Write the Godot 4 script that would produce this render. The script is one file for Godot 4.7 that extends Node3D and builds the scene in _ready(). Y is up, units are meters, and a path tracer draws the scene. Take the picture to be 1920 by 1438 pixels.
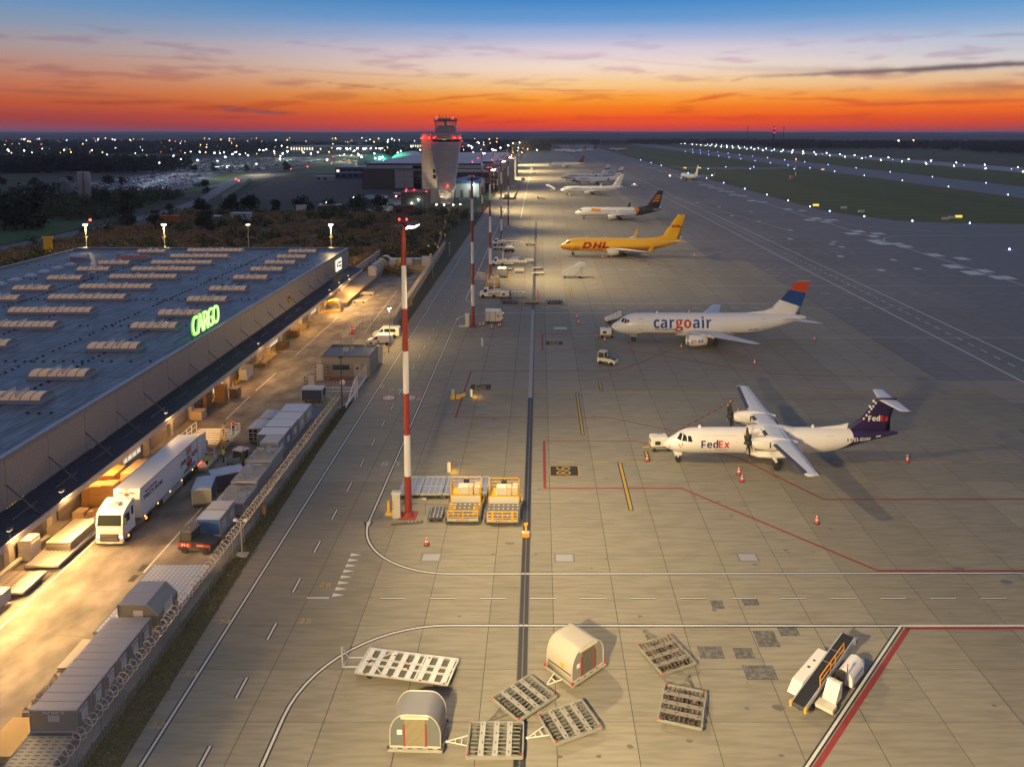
extends Node3D
# Cargo apron at dusk. World: x to the east side of the apron, y up, -z along the apron away from the camera; metres.

class MB:
	var st := SurfaceTool.new()
	var x := Transform3D.IDENTITY
	var c := Color(1,1,1)
	var cur := -2
	func _init():
		st.begin(Mesh.PRIMITIVE_TRIANGLES)
		sm(-1)
	func sm(g: int):
		if g != cur:
			cur = g
			st.set_smooth_group(g)
	func col(r: float,g: float,b: float) -> MB:
		c = Color(r,g,b)
		return self
	func at(t: Transform3D) -> MB:
		x = t
		return self
	func tri(a: Vector3,b: Vector3,d: Vector3):
		for p in [a,d,b]:
			st.set_color(c)
			st.add_vertex(x*p)
	func quad(a: Vector3,b: Vector3,d: Vector3,e: Vector3):
		tri(a,b,d)
		tri(a,d,e)
	func box(p: Vector3,s: Vector3,r := 0.0) -> MB:
		sm(-1)
		var h := s*0.5
		if r <= 0.0:
			var v := []
			for i in 8:
				v.append(p+Vector3(h.x if i & 1 else -h.x,h.y if i & 2 else -h.y,h.z if i & 4 else -h.z))
			quad(v[4],v[5],v[7],v[6])
			quad(v[1],v[0],v[2],v[3])
			quad(v[5],v[1],v[3],v[7])
			quad(v[0],v[4],v[6],v[2])
			quad(v[6],v[7],v[3],v[2])
			quad(v[0],v[1],v[5],v[4])
			return self
		# chamfered: lofted from four rounded outlines
		var rings := []
		for q in [[-h.y,r],[-h.y+r,0.0],[h.y-r,0.0],[h.y,r]]:
			var a: float = h.x-q[1]
			var b: float = h.z-q[1]
			var k: float = r
			var pts := PackedVector3Array()
			for e in [[a,-b+k],[a-k,-b],[-a+k,-b],[-a,-b+k],[-a,b-k],[-a+k,b],[a-k,b],[a,b-k]]:
				pts.append(p+Vector3(e[0],q[0],e[1]))
			rings.append(pts)
		loft(rings,true,true)
		return self
	func b2(x0: float,y0: float,z0: float,x1: float,y1: float,z1: float,r := 0.0) -> MB:
		return box(Vector3((x0+x1)/2,(y0+y1)/2,(z0+z1)/2),Vector3(absf(x1-x0),absf(y1-y0),absf(z1-z0)),r)
	func loft(rings: Array,c0 := false,c1 := false):
		for i in rings.size()-1:
			var p: PackedVector3Array = rings[i]
			var q: PackedVector3Array = rings[i+1]
			var n := p.size()
			for j in n:
				var k := (j+1) % n
				quad(p[j],p[k],q[k],q[j])
		var keep := cur
		if c0:
			sm(-1)
			cap(rings[0],true)
		if c1:
			sm(-1)
			cap(rings[-1],false)
		sm(keep)
	func cap(p: PackedVector3Array,back: bool):
		for j in range(1,p.size()-1):
			if back:
				tri(p[0],p[j+1],p[j])
			else:
				tri(p[0],p[j],p[j+1])
	func ring(o: Vector3,u: Vector3,v: Vector3,n: int) -> PackedVector3Array:
		var r := PackedVector3Array()
		for j in n:
			r.append(o+u*cos(TAU*j/n)+v*sin(TAU*j/n))
		return r
	func tube(a: Vector3,b: Vector3,r0: float,r1 := -1.0,n := 6,caps := true) -> MB:
		if r1 < 0.0:
			r1 = r0
		var d := (b-a).normalized()
		var u := d.cross(Vector3.UP if absf(d.y) < 0.9 else Vector3.RIGHT).normalized()
		var v := d.cross(u)
		sm(2 if n > 5 else -1)
		loft([ring(a,u*r0,v*r0,n),ring(b,u*r1,v*r1,n)],caps,caps)
		return self
	func path(pts: Array,r: float,n := 5) -> MB:
		for i in pts.size()-1:
			tube(pts[i],pts[i+1],r,r,n)
		return self
	func lathe(prof: Array,o := Vector3.ZERO,n := 12,axis := Vector3.UP) -> MB:
		var u := axis.cross(Vector3.UP if absf(axis.y) < 0.9 else Vector3.BACK).normalized()
		var v := axis.cross(u)
		var rings := []
		for q in prof:
			rings.append(ring(o+axis*q[1],u*q[0],v*q[0],n))
		sm(2)
		loft(rings,prof[0][0] > 0.001,prof[-1][0] > 0.001)
		return self
	func prism(poly: PackedVector2Array,z0: float,z1: float) -> MB:
		# outline in x, y (any winding), from z0 up to z1
		var p := poly.duplicate()
		var area := 0.0
		for i in p.size():
			var a := p[i]
			var b := p[(i+1) % p.size()]
			area += a.x*b.y-a.y*b.x
		if area < 0:
			p.reverse()
		sm(-1)
		for i in p.size():
			var a := p[i]
			var b := p[(i+1) % p.size()]
			quad(Vector3(a.x,a.y,z0),Vector3(b.x,b.y,z0),Vector3(b.x,b.y,z1),Vector3(a.x,a.y,z1))
		var t := Geometry2D.triangulate_polygon(p)
		for i in range(0,t.size(),3):
			var a := p[t[i]]
			var b := p[t[i+1]]
			var d := p[t[i+2]]
			if (b-a).cross(d-a) < 0:
				var e := b
				b = d
				d = e
			tri(Vector3(a.x,a.y,z1),Vector3(b.x,b.y,z1),Vector3(d.x,d.y,z1))
			tri(Vector3(a.x,a.y,z0),Vector3(d.x,d.y,z0),Vector3(b.x,b.y,z0))
		return self
	func flat(pts: PackedVector2Array,y: float) -> MB:
		# a sheet on the ground, outline in (x, forward)
		sm(-1)
		var t := Geometry2D.triangulate_polygon(pts)
		for i in range(0,t.size(),3):
			var a := pts[t[i]]
			var b := pts[t[i+1]]
			var d := pts[t[i+2]]
			if (b-a).cross(d-a) < 0:
				var e := b
				b = d
				d = e
			tri(Vector3(a.x,y,-a.y),Vector3(b.x,y,-b.y),Vector3(d.x,y,-d.y))
		return self
	func rect(x0: float,z0: float,x1: float,z1: float,y: float) -> MB:
		sm(-1)
		quad(Vector3(x0,y,-z0),Vector3(x1,y,-z0),Vector3(x1,y,-z1),Vector3(x0,y,-z1))
		return self
	func line(pts: Array,w: float,y: float) -> MB:
		# a painted band along (x, forward) points
		sm(-1)
		var n := pts.size()
		var l := []
		var r := []
		for i in n:
			var p: Vector2 = pts[i]
			var d0: Vector2 = (p-pts[i-1]).normalized() if i > 0 else (pts[1]-p).normalized()
			var d1: Vector2 = (pts[i+1]-p).normalized() if i < n-1 else d0
			var m := (d0+d1).normalized()
			var nn := Vector2(-m.y,m.x)*(w*0.5/maxf(0.4,m.dot(d0)))
			l.append(p+nn)
			r.append(p-nn)
		for i in n-1:
			quad(Vector3(r[i].x,y,-r[i].y),Vector3(r[i+1].x,y,-r[i+1].y),Vector3(l[i+1].x,y,-l[i+1].y),Vector3(l[i].x,y,-l[i].y))
		return self
	func mesh() -> ArrayMesh:
		st.generate_normals()
		return st.commit()

var mats := {}
var used := {}
var rng := RandomNumberGenerator.new()

func V(x: float,y: float,z: float) -> Vector3:
	return Vector3(x,y,-z)

func mt(r: float,g: float,b: float,rough := 0.7,metal := 0.0) -> StandardMaterial3D:
	var k := "%.3f %.3f %.3f %.2f %.2f" % [r,g,b,rough,metal]
	if not mats.has(k):
		var m := StandardMaterial3D.new()
		m.albedo_color = Color(r,g,b).linear_to_srgb()
		m.roughness = rough
		m.metallic = metal
		mats[k] = m
	return mats[k]

func glow(r: float,g: float,b: float,e: float) -> StandardMaterial3D:
	var k := "glow %.2f %.2f %.2f %.2f" % [r,g,b,e]
	if not mats.has(k):
		var m := StandardMaterial3D.new()
		m.albedo_color = Color(0.5,0.5,0.5)
		m.emission_enabled = true
		m.emission = Color(r,g,b).linear_to_srgb()
		m.emission_energy_multiplier = e
		mats[k] = m
	return mats[k]

func vcol(m: StandardMaterial3D) -> StandardMaterial3D:
	m = m.duplicate()
	m.vertex_color_use_as_albedo = true
	return m

func noise_tex(sz: int,freq: float,lo: float,hi: float,oct := 4,sd := 1,kind := FastNoiseLite.TYPE_SIMPLEX_SMOOTH) -> NoiseTexture2D:
	var n := FastNoiseLite.new()
	n.noise_type = kind
	n.frequency = freq
	n.fractal_octaves = oct
	n.seed = sd
	var t := NoiseTexture2D.new()
	t.width = sz
	t.height = sz
	t.seamless = true
	t.noise = n
	var g := Gradient.new()
	g.set_color(0,Color(lo,lo,lo).linear_to_srgb())
	g.set_color(1,Color(hi,hi,hi).linear_to_srgb())
	t.color_ramp = g
	return t

func tex(r: float,g: float,b: float,t: Texture2D,scale: Vector3,rough := 0.85,world := true) -> StandardMaterial3D:
	var m := StandardMaterial3D.new()
	m.albedo_color = Color(r,g,b).linear_to_srgb()
	m.albedo_texture = t
	m.uv1_triplanar = true
	m.uv1_world_triplanar = world
	m.uv1_scale = scale
	m.roughness = rough
	return m

# a thing: a Node3D at its base, children are its parts
func T(called: String,label: String,category: String,at := Vector3.ZERO,turn := 0.0,group := "") -> Node3D:
	var o := Node3D.new()
	o.name = called
	add_child(o,true)
	o.position = at
	o.rotation.y = turn
	tag(o,label,category,group)
	return o

func tag(o: Node,label: String,category: String,group := ""):
	o.set_meta("label",label)
	o.set_meta("category",category)
	if group:
		o.set_meta("group",group)

func P(parent: Node,called: String,b: MB,m: Material) -> MeshInstance3D:
	return PM(parent,called,b.mesh(),m)

func PM(parent: Node,called: String,me: Mesh,m: Material) -> MeshInstance3D:
	var o := MeshInstance3D.new()
	o.name = called
	o.mesh = me
	if me is ArrayMesh:
		me.surface_set_material(0,m)
	else:
		o.material_override = m
	parent.add_child(o,true)
	return o

# a thing that is one mesh
func TM(called: String,label: String,category: String,b: MB,m: Material,at := Vector3.ZERO,group := "") -> MeshInstance3D:
	var o := P(self,called,b,m)
	o.position = at
	tag(o,label,category,group)
	return o

# a piece of the setting
func S(called: String,b: MB,m: Material,kind := "structure") -> MeshInstance3D:
	var o := P(self,called,b,m)
	o.set_meta("kind",kind)
	return o

func stuff(o: Node) -> Node:
	o.set_meta("kind","stuff")
	return o

# a copy of a thing with its parts
func D(src: Node3D,at: Vector3,turn: float,label: String,group := "") -> Node3D:
	var o: Node3D = src.duplicate()
	add_child(o,true)
	o.position = at
	o.rotation.y = turn
	o.set_meta("label",label)
	if group:
		o.set_meta("group",group)
	return o

# where the baseline lies in a text mesh, in capital heights
func cap_line(f: Font) -> float:
	var k := "cap" + ",".join(f.font_names)+str(f.font_weight)
	if not used.has(k):
		var tm := TextMesh.new()
		tm.font = f
		tm.text = "H"
		tm.font_size = 32
		tm.pixel_size = 1.0/(32*0.714)
		var lo := 1e9
		for v in tm.get_mesh_arrays()[Mesh.ARRAY_VERTEX]:
			lo = minf(lo,v.y)
		used[k] = lo
	return used[k]

# lettering: flat text as a mesh, capital height h, centred at the origin in the x, y plane, facing +z
func text_mesh(s: String,h: float,depth := 0.02,sx := 1.0,shear := 0.0,bold := true,warp = null,serif := false) -> ArrayMesh:
	var tm := TextMesh.new()
	var f := SystemFont.new()
	f.font_names = PackedStringArray(["Droid Serif" if serif else "Droid Sans"])
	f.font_weight = 700 if bold else 400
	tm.font = f
	tm.text = s
	tm.font_size = 32
	tm.pixel_size = h/(32*0.714)
	tm.depth = depth
	var a := tm.get_mesh_arrays()
	var vs: PackedVector3Array = a[Mesh.ARRAY_VERTEX]
	var ix = a[Mesh.ARRAY_INDEX]
	var mid := h*(cap_line(f)+0.5)
	var n: int = ix.size() if ix != null and ix.size() else vs.size()
	var st := SurfaceTool.new()
	st.begin(Mesh.PRIMITIVE_TRIANGLES)
	st.set_smooth_group(-1)
	for i in range(0,n,3):
		var p := []
		for j in 3:
			var v: Vector3 = vs[ix[i+j]] if ix != null and ix.size() else vs[i+j]
			p.append(Vector3((v.x+shear*v.y)*sx,v.y-mid,v.z))
		if warp != null:
			cut(st,p[0],p[1],p[2],warp,h*0.22,0)
		else:
			for q in p:
				st.add_vertex(q)
	st.generate_normals()
	return st.commit()

func cut(st: SurfaceTool,a: Vector3,b: Vector3,d: Vector3,warp: Callable,most: float,deep: int):
	var e := maxf(absf(a.y-b.y),maxf(absf(b.y-d.y),absf(d.y-a.y)))
	if e > most and deep < 7:
		var ab := absf(a.y-b.y)
		var bd := absf(b.y-d.y)
		var da := absf(d.y-a.y)
		if ab >= bd and ab >= da:
			var m := (a+b)*0.5
			cut(st,a,m,d,warp,most,deep+1)
			cut(st,m,b,d,warp,most,deep+1)
		elif bd >= da:
			var m := (b+d)*0.5
			cut(st,a,b,m,warp,most,deep+1)
			cut(st,a,m,d,warp,most,deep+1)
		else:
			var m := (d+a)*0.5
			cut(st,a,b,m,warp,most,deep+1)
			cut(st,m,b,d,warp,most,deep+1)
		return
	for q in [a,b,d]:
		st.add_vertex(warp.call(q))

func lettering(parent: Node,s: String,h: float,at: Vector3,turn: Vector3,m: Material,sx := 1.0,shear := 0.0,bold := true,depth := 0.02) -> MeshInstance3D:
	var o := PM(parent,"lettering",text_mesh(s,h,depth,sx,shear,bold),m)
	o.position = at
	o.rotation = turn
	return o

func spot(called: String,at: Vector3,to: Vector3,c: Color,e: float,ang: float,size := 0.3,soft := 0.6):
	var l := SpotLight3D.new()
	l.name = called
	l.light_color = c
	l.light_energy = e
	l.spot_range = 400.0
	l.spot_attenuation = 2.0
	l.spot_angle = ang
	l.spot_angle_attenuation = soft
	l.light_size = size
	l.shadow_enabled = true
	add_child(l,true)
	l.look_at_from_position(at,to,Vector3.RIGHT if absf((to-at).normalized().y) > 0.98 else Vector3.UP)

func omni(called: String,at: Vector3,c: Color,e: float,size := 0.3):
	var l := OmniLight3D.new()
	l.name = called
	l.light_color = c
	l.light_energy = e
	l.omni_range = 300.0
	l.omni_attenuation = 2.0
	l.light_size = size
	l.shadow_enabled = true
	add_child(l,true)
	l.position = at

func pv(a: Array) -> PackedVector2Array:
	var r := PackedVector2Array()
	for i in range(0,a.size(),2):
		r.append(Vector2(a[i],a[i+1]))
	return r

func _ready():
	rng.seed = 7
	var cam := Camera3D.new()
	cam.name = "camera"
	add_child(cam)
	cam.position = Vector3(0,37.8,0)
	cam.rotation.x = -deg_to_rad(6.1)
	cam.projection = Camera3D.PROJECTION_FRUSTUM
	cam.near = 0.5
	cam.far = 30000.0
	cam.size = 0.5*1438.0/1475.0
	cam.frustum_offset = Vector2(-52.0,404.6-719.0)/1475.0*0.5
	cam.current = true
	var we := WorldEnvironment.new()
	we.name = "environment"
	var env := Environment.new()
	env.background_mode = Environment.BG_SKY
	env.sky = Sky.new()
	var sm := PanoramaSkyMaterial.new()
	sm.panorama = sky_texture()
	env.sky.sky_material = sm
	env.background_energy_multiplier = 1.0
	env.tonemap_mode = Environment.TONE_MAPPER_LINEAR
	env.tonemap_exposure = 1.0
	env.sdfgi_enabled = true
	env.ssao_enabled = true
	env.ssil_enabled = true
	env.fog_enabled = FOG > 0.0
	env.fog_density = FOG
	env.fog_light_color = Color(0.78,0.8,0.9)
	we.environment = env
	add_child(we)
	# what is left of the sun: a last red glow from below the rim of the hills
	var sun := DirectionalLight3D.new()
	sun.name = "sun"
	sun.light_color = Color(1.0,0.5,0.28)
	sun.light_energy = 0.012
	sun.light_angular_distance = 12.0
	sun.shadow_enabled = true
	add_child(sun)
	sun.look_at_from_position(Vector3.ZERO,Vector3(-0.25,-0.06,1.0))
	common()
	ground()
	markings()
	warehouse()
	yard_ground()
	tower()
	terminal()
	far_field()
	masts()
	aircraft()
	apron_things()
	yard_things()
	west_field()
	parking()
	distant()

const FOG := 0.00008

# sky -------------------------------------------------------------
func grad(stops: Array,t: float) -> Vector3:
	if t <= stops[0][0]:
		return stops[0][1]
	for i in range(1,stops.size()):
		if t <= stops[i][0]:
			var k: float = (t-stops[i-1][0])/(stops[i][0]-stops[i-1][0])
			k = k*k*(3-2*k)*0.5+k*0.5
			return stops[i-1][1].lerp(stops[i][1],k)
	return stops[-1][1]

func s3(r: float,g: float,b: float) -> Vector3:
	var c := Color8(int(r),int(g),int(b)).srgb_to_linear()
	return Vector3(c.r,c.g,c.b)

var mid_stops := []
var west_stops := []
var east_stops := []
var back_stops := []
var n1 := FastNoiseLite.new()
var n2 := FastNoiseLite.new()

func sky_color(az: float,el: float) -> Vector3:
	# az from the apron's axis, to the right positive; degrees
	var a := wrapf(az-4.0,-180.0,180.0)
	var m := grad(mid_stops,el)
	var side := grad(west_stops if a < 0 else east_stops,el)
	var k := exp(-a*a/(2*17.0*17.0))
	var c := side.lerp(m,k)
	var away := smoothstep(35.0,150.0,absf(a))
	c = c.lerp(grad(back_stops,el),away)
	# thin cloud, in streaks that lie almost flat
	if el > 0.0 and el < 40.0:
		var low := smoothstep(0.2,1.4,el)*(1.0-smoothstep(4.5,8.0,el))
		var q := n1.get_noise_2d(a*3.2,el*26.0+a*0.35)
		var w := n2.get_noise_2d(a*7.0+90.0,el*60.0-a*1.6)
		var d := smoothstep(0.12,0.55,q+0.35*w)*low*0.45
		d *= 1.0-0.75*away
		c = c.lerp(Vector3(c.x*0.62,c.y*0.42,c.z*0.62),d)
		for s in streaks:
			var t: float = (az-s[0])/s[2]
			if absf(t) < 1.0:
				var line: float = s[1]+s[4]*t+s[5]*t*t+0.05*n2.get_noise_2d(az*9.0,s[1]*50.0)
				var y: float = (el-line)/(s[3]*(1.0-t*t*0.8)*(1.0+0.7*n1.get_noise_2d(az*14.0,s[1]*77.0)))
				var d2: float = exp(-y*y*1.6)*(1.0-t*t)*s[6]
				c = c.lerp(s[7],clampf(d2,0,1))
	return c

var streaks := []

func sky_texture() -> ImageTexture:
	n1.seed = 3
	n1.frequency = 0.03
	n1.fractal_octaves = 4
	n2.seed = 8
	n2.frequency = 0.04
	n2.fractal_octaves = 3
	mid_stops = [[-1.0,s3(215,48,38)],[0.1,s3(226,58,34)],[0.85,s3(242,84,16)],[1.7,s3(251,124,22)],[2.5,s3(254,164,58)],[3.4,s3(251,203,140)],[4.6,s3(244,220,202)],[5.7,s3(224,208,216)],[6.9,s3(166,180,216)],[8.0,s3(104,154,208)],[9.6,s3(62,132,196)],[15,s3(74,126,184)],[34,s3(112,130,164)],[90,s3(118,128,154)]]
	west_stops = [[-1.0,s3(112,52,72)],[0.15,s3(124,56,72)],[0.9,s3(156,64,62)],[1.8,s3(184,84,58)],[2.9,s3(190,108,84)],[4.2,s3(178,130,116)],[5.4,s3(160,146,148)],[6.6,s3(132,148,170)],[7.8,s3(110,146,184)],[9.6,s3(74,130,180)],[15,s3(80,124,172)],[34,s3(112,128,160)],[90,s3(118,128,154)]]
	east_stops = [[-1.0,s3(150,62,74)],[0.1,s3(160,66,72)],[0.7,s3(204,74,44)],[1.5,s3(236,104,36)],[2.4,s3(232,140,76)],[3.4,s3(220,184,150)],[4.4,s3(200,200,206)],[5.6,s3(170,190,210)],[7.2,s3(114,164,206)],[9.6,s3(68,140,198)],[15,s3(76,126,182)],[34,s3(112,130,164)],[90,s3(118,128,154)]]
	back_stops = [[-1.0,s3(88,88,106)],[2.0,s3(106,100,118)],[7.0,s3(150,126,134)],[15,s3(146,134,148)],[34,s3(124,130,152)],[90,s3(118,128,154)]]
	var dark := s3(92,62,70)
	var rose := s3(196,96,60)
	# [azimuth, elevation, half length, half height, tilt, bend, strength, colour]
	streaks = [
		[-19.5,1.35,2.8,0.13,-0.12,0,0.85,s3(78,58,74)],[-21.2,1.62,1.6,0.08,-0.05,0,0.8,s3(86,62,76)],[-20.8,0.98,2.2,0.06,0,0,0.5,s3(100,56,62)],
		[25.0,4.0,12.0,0.22,0.25,0.05,0.95,s3(96,80,86)],[29.0,4.15,6.0,0.18,0.1,0,0.8,s3(92,76,84)],[19.0,4.15,9.0,0.35,-0.3,0.2,0.3,s3(170,140,132)],
		[-5.5,2.5,4.5,0.1,0.4,-0.12,0.7,s3(196,88,44)],[2.5,2.95,5.5,0.06,-0.12,0.05,0.75,s3(206,110,60)],[5.0,2.62,4.0,0.07,-0.06,0,0.55,s3(226,104,40)],
		[12.0,2.35,2.6,0.14,0.42,0.1,0.8,s3(222,78,36)],[17.5,2.25,4.5,0.08,-0.08,0,0.7,s3(226,92,44)],[21.0,2.1,2.2,0.2,-0.22,0,0.7,s3(214,72,40)],[26.0,1.85,7.0,0.16,0.12,0,0.7,s3(196,68,48)],
		[29.0,2.7,4.5,0.5,0.1,0,0.4,s3(150,92,84)],[-17.5,3.3,1.9,0.34,0.1,0.15,0.5,s3(158,92,88)],[-13.0,3.2,5.5,0.05,-0.5,0.1,0.7,s3(178,100,70)],[-14.0,4.1,11.0,0.07,-0.45,0.1,0.55,s3(200,150,130)],
		[-25.0,4.75,6.0,0.12,-0.1,0,0.35,s3(168,128,122)],[-31.0,2.4,6.0,0.16,-0.2,0,0.4,s3(132,74,70)],[-27.0,1.9,5.0,0.12,0.1,0,0.4,s3(128,62,66)],[0.0,5.35,3.4,0.34,0.05,0,0.32,s3(206,176,180)],
		[9.0,4.8,7.0,0.1,-0.7,0,0.35,s3(214,180,168)],[10.0,1.0,9.0,0.1,0.05,0.1,0.45,s3(226,52,40)],[-2.0,0.72,4.0,0.12,0.12,0,0.45,s3(206,40,36)],[14.0,3.62,0.7,0.06,0.12,0,0.8,s3(206,120,80)],[-4.0,5.9,9.0,0.16,-0.5,0,0.25,s3(190,176,190)],[31.0,5.9,4.0,0.12,-0.1,0,0.5,s3(140,140,160)],
	]
	var coarse := Image.create(512,256,false,Image.FORMAT_RGBF)
	for j in 256:
		var el := 90.0-(j+0.5)/256.0*180.0
		for i in 512:
			var az := wrapf((i+0.5)/512.0*360.0,-180.0,180.0)
			var v := sky_color(az,maxf(el,-1.0))
			coarse.set_pixel(i,j,Color(v.x,v.y,v.z))
	coarse.resize(4096,2048,Image.INTERPOLATE_BILINEAR)
	for j in range(1024-230,1024+8):
		var el := 90.0-(j+0.5)/2048.0*180.0
		for i in 1100:
			var az := (i-550+0.5)/4096.0*360.0
			var v := sky_color(az,maxf(el,-1.0))
			coarse.set_pixel(posmod(i-550,4096),j,Color(v.x,v.y,v.z))
	return ImageTexture.create_from_image(coarse)

# materials that many things share ----------------------------------
var grain: Texture2D
var broom: Texture2D
var blotch: Texture2D
var steel: StandardMaterial3D
var white_paint: StandardMaterial3D
var black: StandardMaterial3D
var rubber: StandardMaterial3D
var glass: StandardMaterial3D
var yellow: StandardMaterial3D
var orange: StandardMaterial3D
var red: StandardMaterial3D
var grey: StandardMaterial3D
var alu: StandardMaterial3D
var navy: StandardMaterial3D

func common():
	grain = noise_tex(512,0.02,0.72,1.1,5,2)
	broom = noise_tex(1024,0.012,0.74,1.12,5,4)
	blotch = noise_tex(512,0.012,0.35,1.15,5,9)
	steel = mt(0.34,0.35,0.36,0.45,0.6)
	white_paint = mt(0.74,0.74,0.72,0.4)
	black = mt(0.018,0.018,0.02,0.6)
	rubber = mt(0.02,0.02,0.021,0.85)
	glass = mt(0.015,0.02,0.025,0.08)
	yellow = mt(0.72,0.42,0.02,0.45)
	orange = mt(0.8,0.2,0.015,0.5)
	red = mt(0.42,0.022,0.02,0.5)
	grey = mt(0.26,0.27,0.27,0.55)
	alu = mt(0.5,0.51,0.52,0.38,0.75)
	navy = mt(0.02,0.04,0.14,0.6)

# ground ------------------------------------------------------------
func ground():
	var b := MB.new()
	# one sheet to the horizon and, farther out, low ridges
	b.rect(-9000,-200,9000,10200,-0.06)
	S("ground",b,tex(0.052,0.062,0.03,blotch,Vector3(0.006,0.006,0.006),0.95))
	# airfield grass between apron, taxiway and runway
	var g := tex(0.1,0.125,0.02,blotch,Vector3(0.004,0.05,0.035),0.95)
	b = MB.new()
	b.flat(pv([136,905,136,395,138,372,145,350,157,332,176,324,210,321,277,321,277,905,262,820,240,805,170,805,150,818]),-0.02)
	S("grass_island",b,g)
	b = MB.new()
	b.flat(pv([148,862,180,842,250,842,277,862,277,2300,160,2300,136,1900,136,880]),-0.016)
	S("grass_island",b,g)
	b = MB.new()
	b.flat(pv([334,60,452,60,452,3600,334,3600]),-0.02)
	S("grass_strip",b,g)
	b = MB.new()
	b.flat(pv([509,60,900,60,900,3600,509,3600]),-0.02)
	S("grass_strip",b,tex(0.085,0.095,0.03,blotch,Vector3(0.004,0.05,0.03),0.95))
	b = MB.new()
	b.flat(pv([149,40,277,40,277,247,156,247,140,215,136,190,136,40]),-0.02)
	S("grass_island",b,tex(0.03,0.036,0.018,blotch,Vector3(0.004,0.05,0.03),0.95))
	# paved areas to the east of the stands: darker asphalt
	var asph := tex(0.165,0.165,0.17,broom,Vector3(0.012,0.05,0.09),0.8)
	b = MB.new()
	b.flat(pv([52,20,152,20,152,2300,52,2300]),-0.03)
	b.rect(152,226,290,335,-0.03)
	b.rect(152,800,290,870,-0.03)
	S("taxiway_apron",b,asph)
	b = MB.new()
	b.rect(277,40,334,3600,-0.03)
	S("taxiway",b,tex(0.16,0.17,0.19,broom,Vector3(0.012,0.05,0.02),0.75))
	b = MB.new()
	b.rect(452,40,509,3600,-0.03)
	S("runway",b,tex(0.24,0.245,0.26,broom,Vector3(0.012,0.05,0.02),0.6))
	apron_slabs()
	# verge of rough grass between the fence and the apron road
	b = MB.new()
	b.flat(pv([-27.75,38,-24.85,38,-25.2,46,-26.0,70,-26.5,102,-26.9,105,-27.75,104]),0.03)
	b.flat(pv([-27.2,147,-26.3,147,-26.6,320,-62,320,-47,253,-30.5,250]),0.03)
	S("verge",b,tex(0.075,0.07,0.03,blotch,Vector3(0.3,0.3,0.3),0.95))
	verge_grass()

func slab_tone(i: int,j: int) -> float:
	# strips were laid on different days: long panels share a tone
	var h := hash(Vector2i((i+40)/2,(j+3)/6)) % 1000/1000.0
	var k := hash(Vector2i(i*7+3,j*13+1)) % 1000/1000.0
	var s := hash(Vector2i((i+41)/3,(j+7)/11)) % 1000/1000.0
	return 0.86+0.16*h+0.05*k+(0.13*s-0.07)

func apron_slabs():
	var root := Node3D.new()
	root.name = "apron"
	add_child(root)
	root.set_meta("kind","structure")
	var b := MB.new()
	b.flat(pv([-26.35,20,96.1,20,96.1,1700,-26.35,1700]),-0.012)
	P(root,"bed",b,mt(0.05,0.047,0.043,0.9))
	var concrete := tex(0.255,0.235,0.188,broom,Vector3(0.02,0.05,0.16),0.72)
	concrete.metallic_specular = 0.4
	# the slabs that show largest, one by one; six tones share six meshes
	var tones := []
	for t in 6:
		var m := MB.new()
		m.box(Vector3(0,-0.01,0),Vector3(4.95,0.02,4.95))
		var c: StandardMaterial3D = concrete.duplicate()
		var f := 0.82+0.06*t
		c.albedo_color = Color(0.255*f,0.235*f,0.188*f).linear_to_srgb()
		var me := m.mesh()
		me.surface_set_material(0,c)
		tones.append(me)
	var far := MB.new()
	var count := 0
	for j in range(0,340):
		var zc := 39.4+5.0*j
		for i in range(-5,20):
			var xc := 1.07-2.5+5.0*i
			var hw := 2.475
			if i == -5:
				xc = -25.13
				hw = 1.2
			var tone := slab_tone(i,j)
			if zc < 118 and xc < zc*0.63+2.0 and zc > 41 and count < 297:
				var o := MeshInstance3D.new()
				o.name = "slab"
				o.mesh = tones[clampi(int((tone-0.79)/0.06),0,5)]
				o.position = V(xc,0.012,zc)
				o.scale.x = hw/2.475
				root.add_child(o,true)
				count += 1
			else:
				far.col(0.255*tone,0.235*tone,0.188*tone)
				if xc > 52 and not (zc < 230 and xc < 62):
					far.col(0.185*tone,0.18*tone,0.175*tone)
				far.rect(xc-hw,zc-2.475,xc+hw,zc+2.475,0.012)
	var cm: StandardMaterial3D = vcol(concrete)
	cm.albedo_color = Color.WHITE
	stuff(P(root,"slab_field",far,cm))

func verge_grass():
	# tufts along the fence
	var b := MB.new()
	rng.seed = 21
	for k in 9000:
		var z := 40.0+70.0*pow(rng.randf(),1.4)
		var x := lerpf(-27.7,lerpf(-25.1,-26.5,clampf((z-42)/50,0,1)),rng.randf())
		if z > 104:
			continue
		var h := rng.randf_range(0.06,0.28)*(1.0 if x < -26.7 else 0.5)
		var a := rng.randf()*TAU
		var w := rng.randf_range(0.03,0.09)
		var d := Vector3(cos(a),0,sin(a))
		var lean := Vector3(rng.randf_range(-0.2,0.2),h,rng.randf_range(-0.2,0.2))
		var p := V(x,0.03,z)
		var g := rng.randf()
		if g < 0.45:
			b.col(0.10,0.085,0.03)
		elif g < 0.8:
			b.col(0.055,0.075,0.02)
		else:
			b.col(0.14,0.12,0.06)
		b.tri(p-d*w,p+d*w,p+lean)
	var m := vcol(mt(0.999,1,1,0.9))
	stuff(S("grass",b,m,"stuff"))

# painted markings ----------------------------------------------------
func arc(c: Vector2,r: float,a0: float,a1: float,n := 10) -> Array:
	var out := []
	for i in n+1:
		var a := deg_to_rad(lerpf(a0,a1,float(i)/n))
		out.append(c+Vector2(cos(a),sin(a))*r)
	return out

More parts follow.
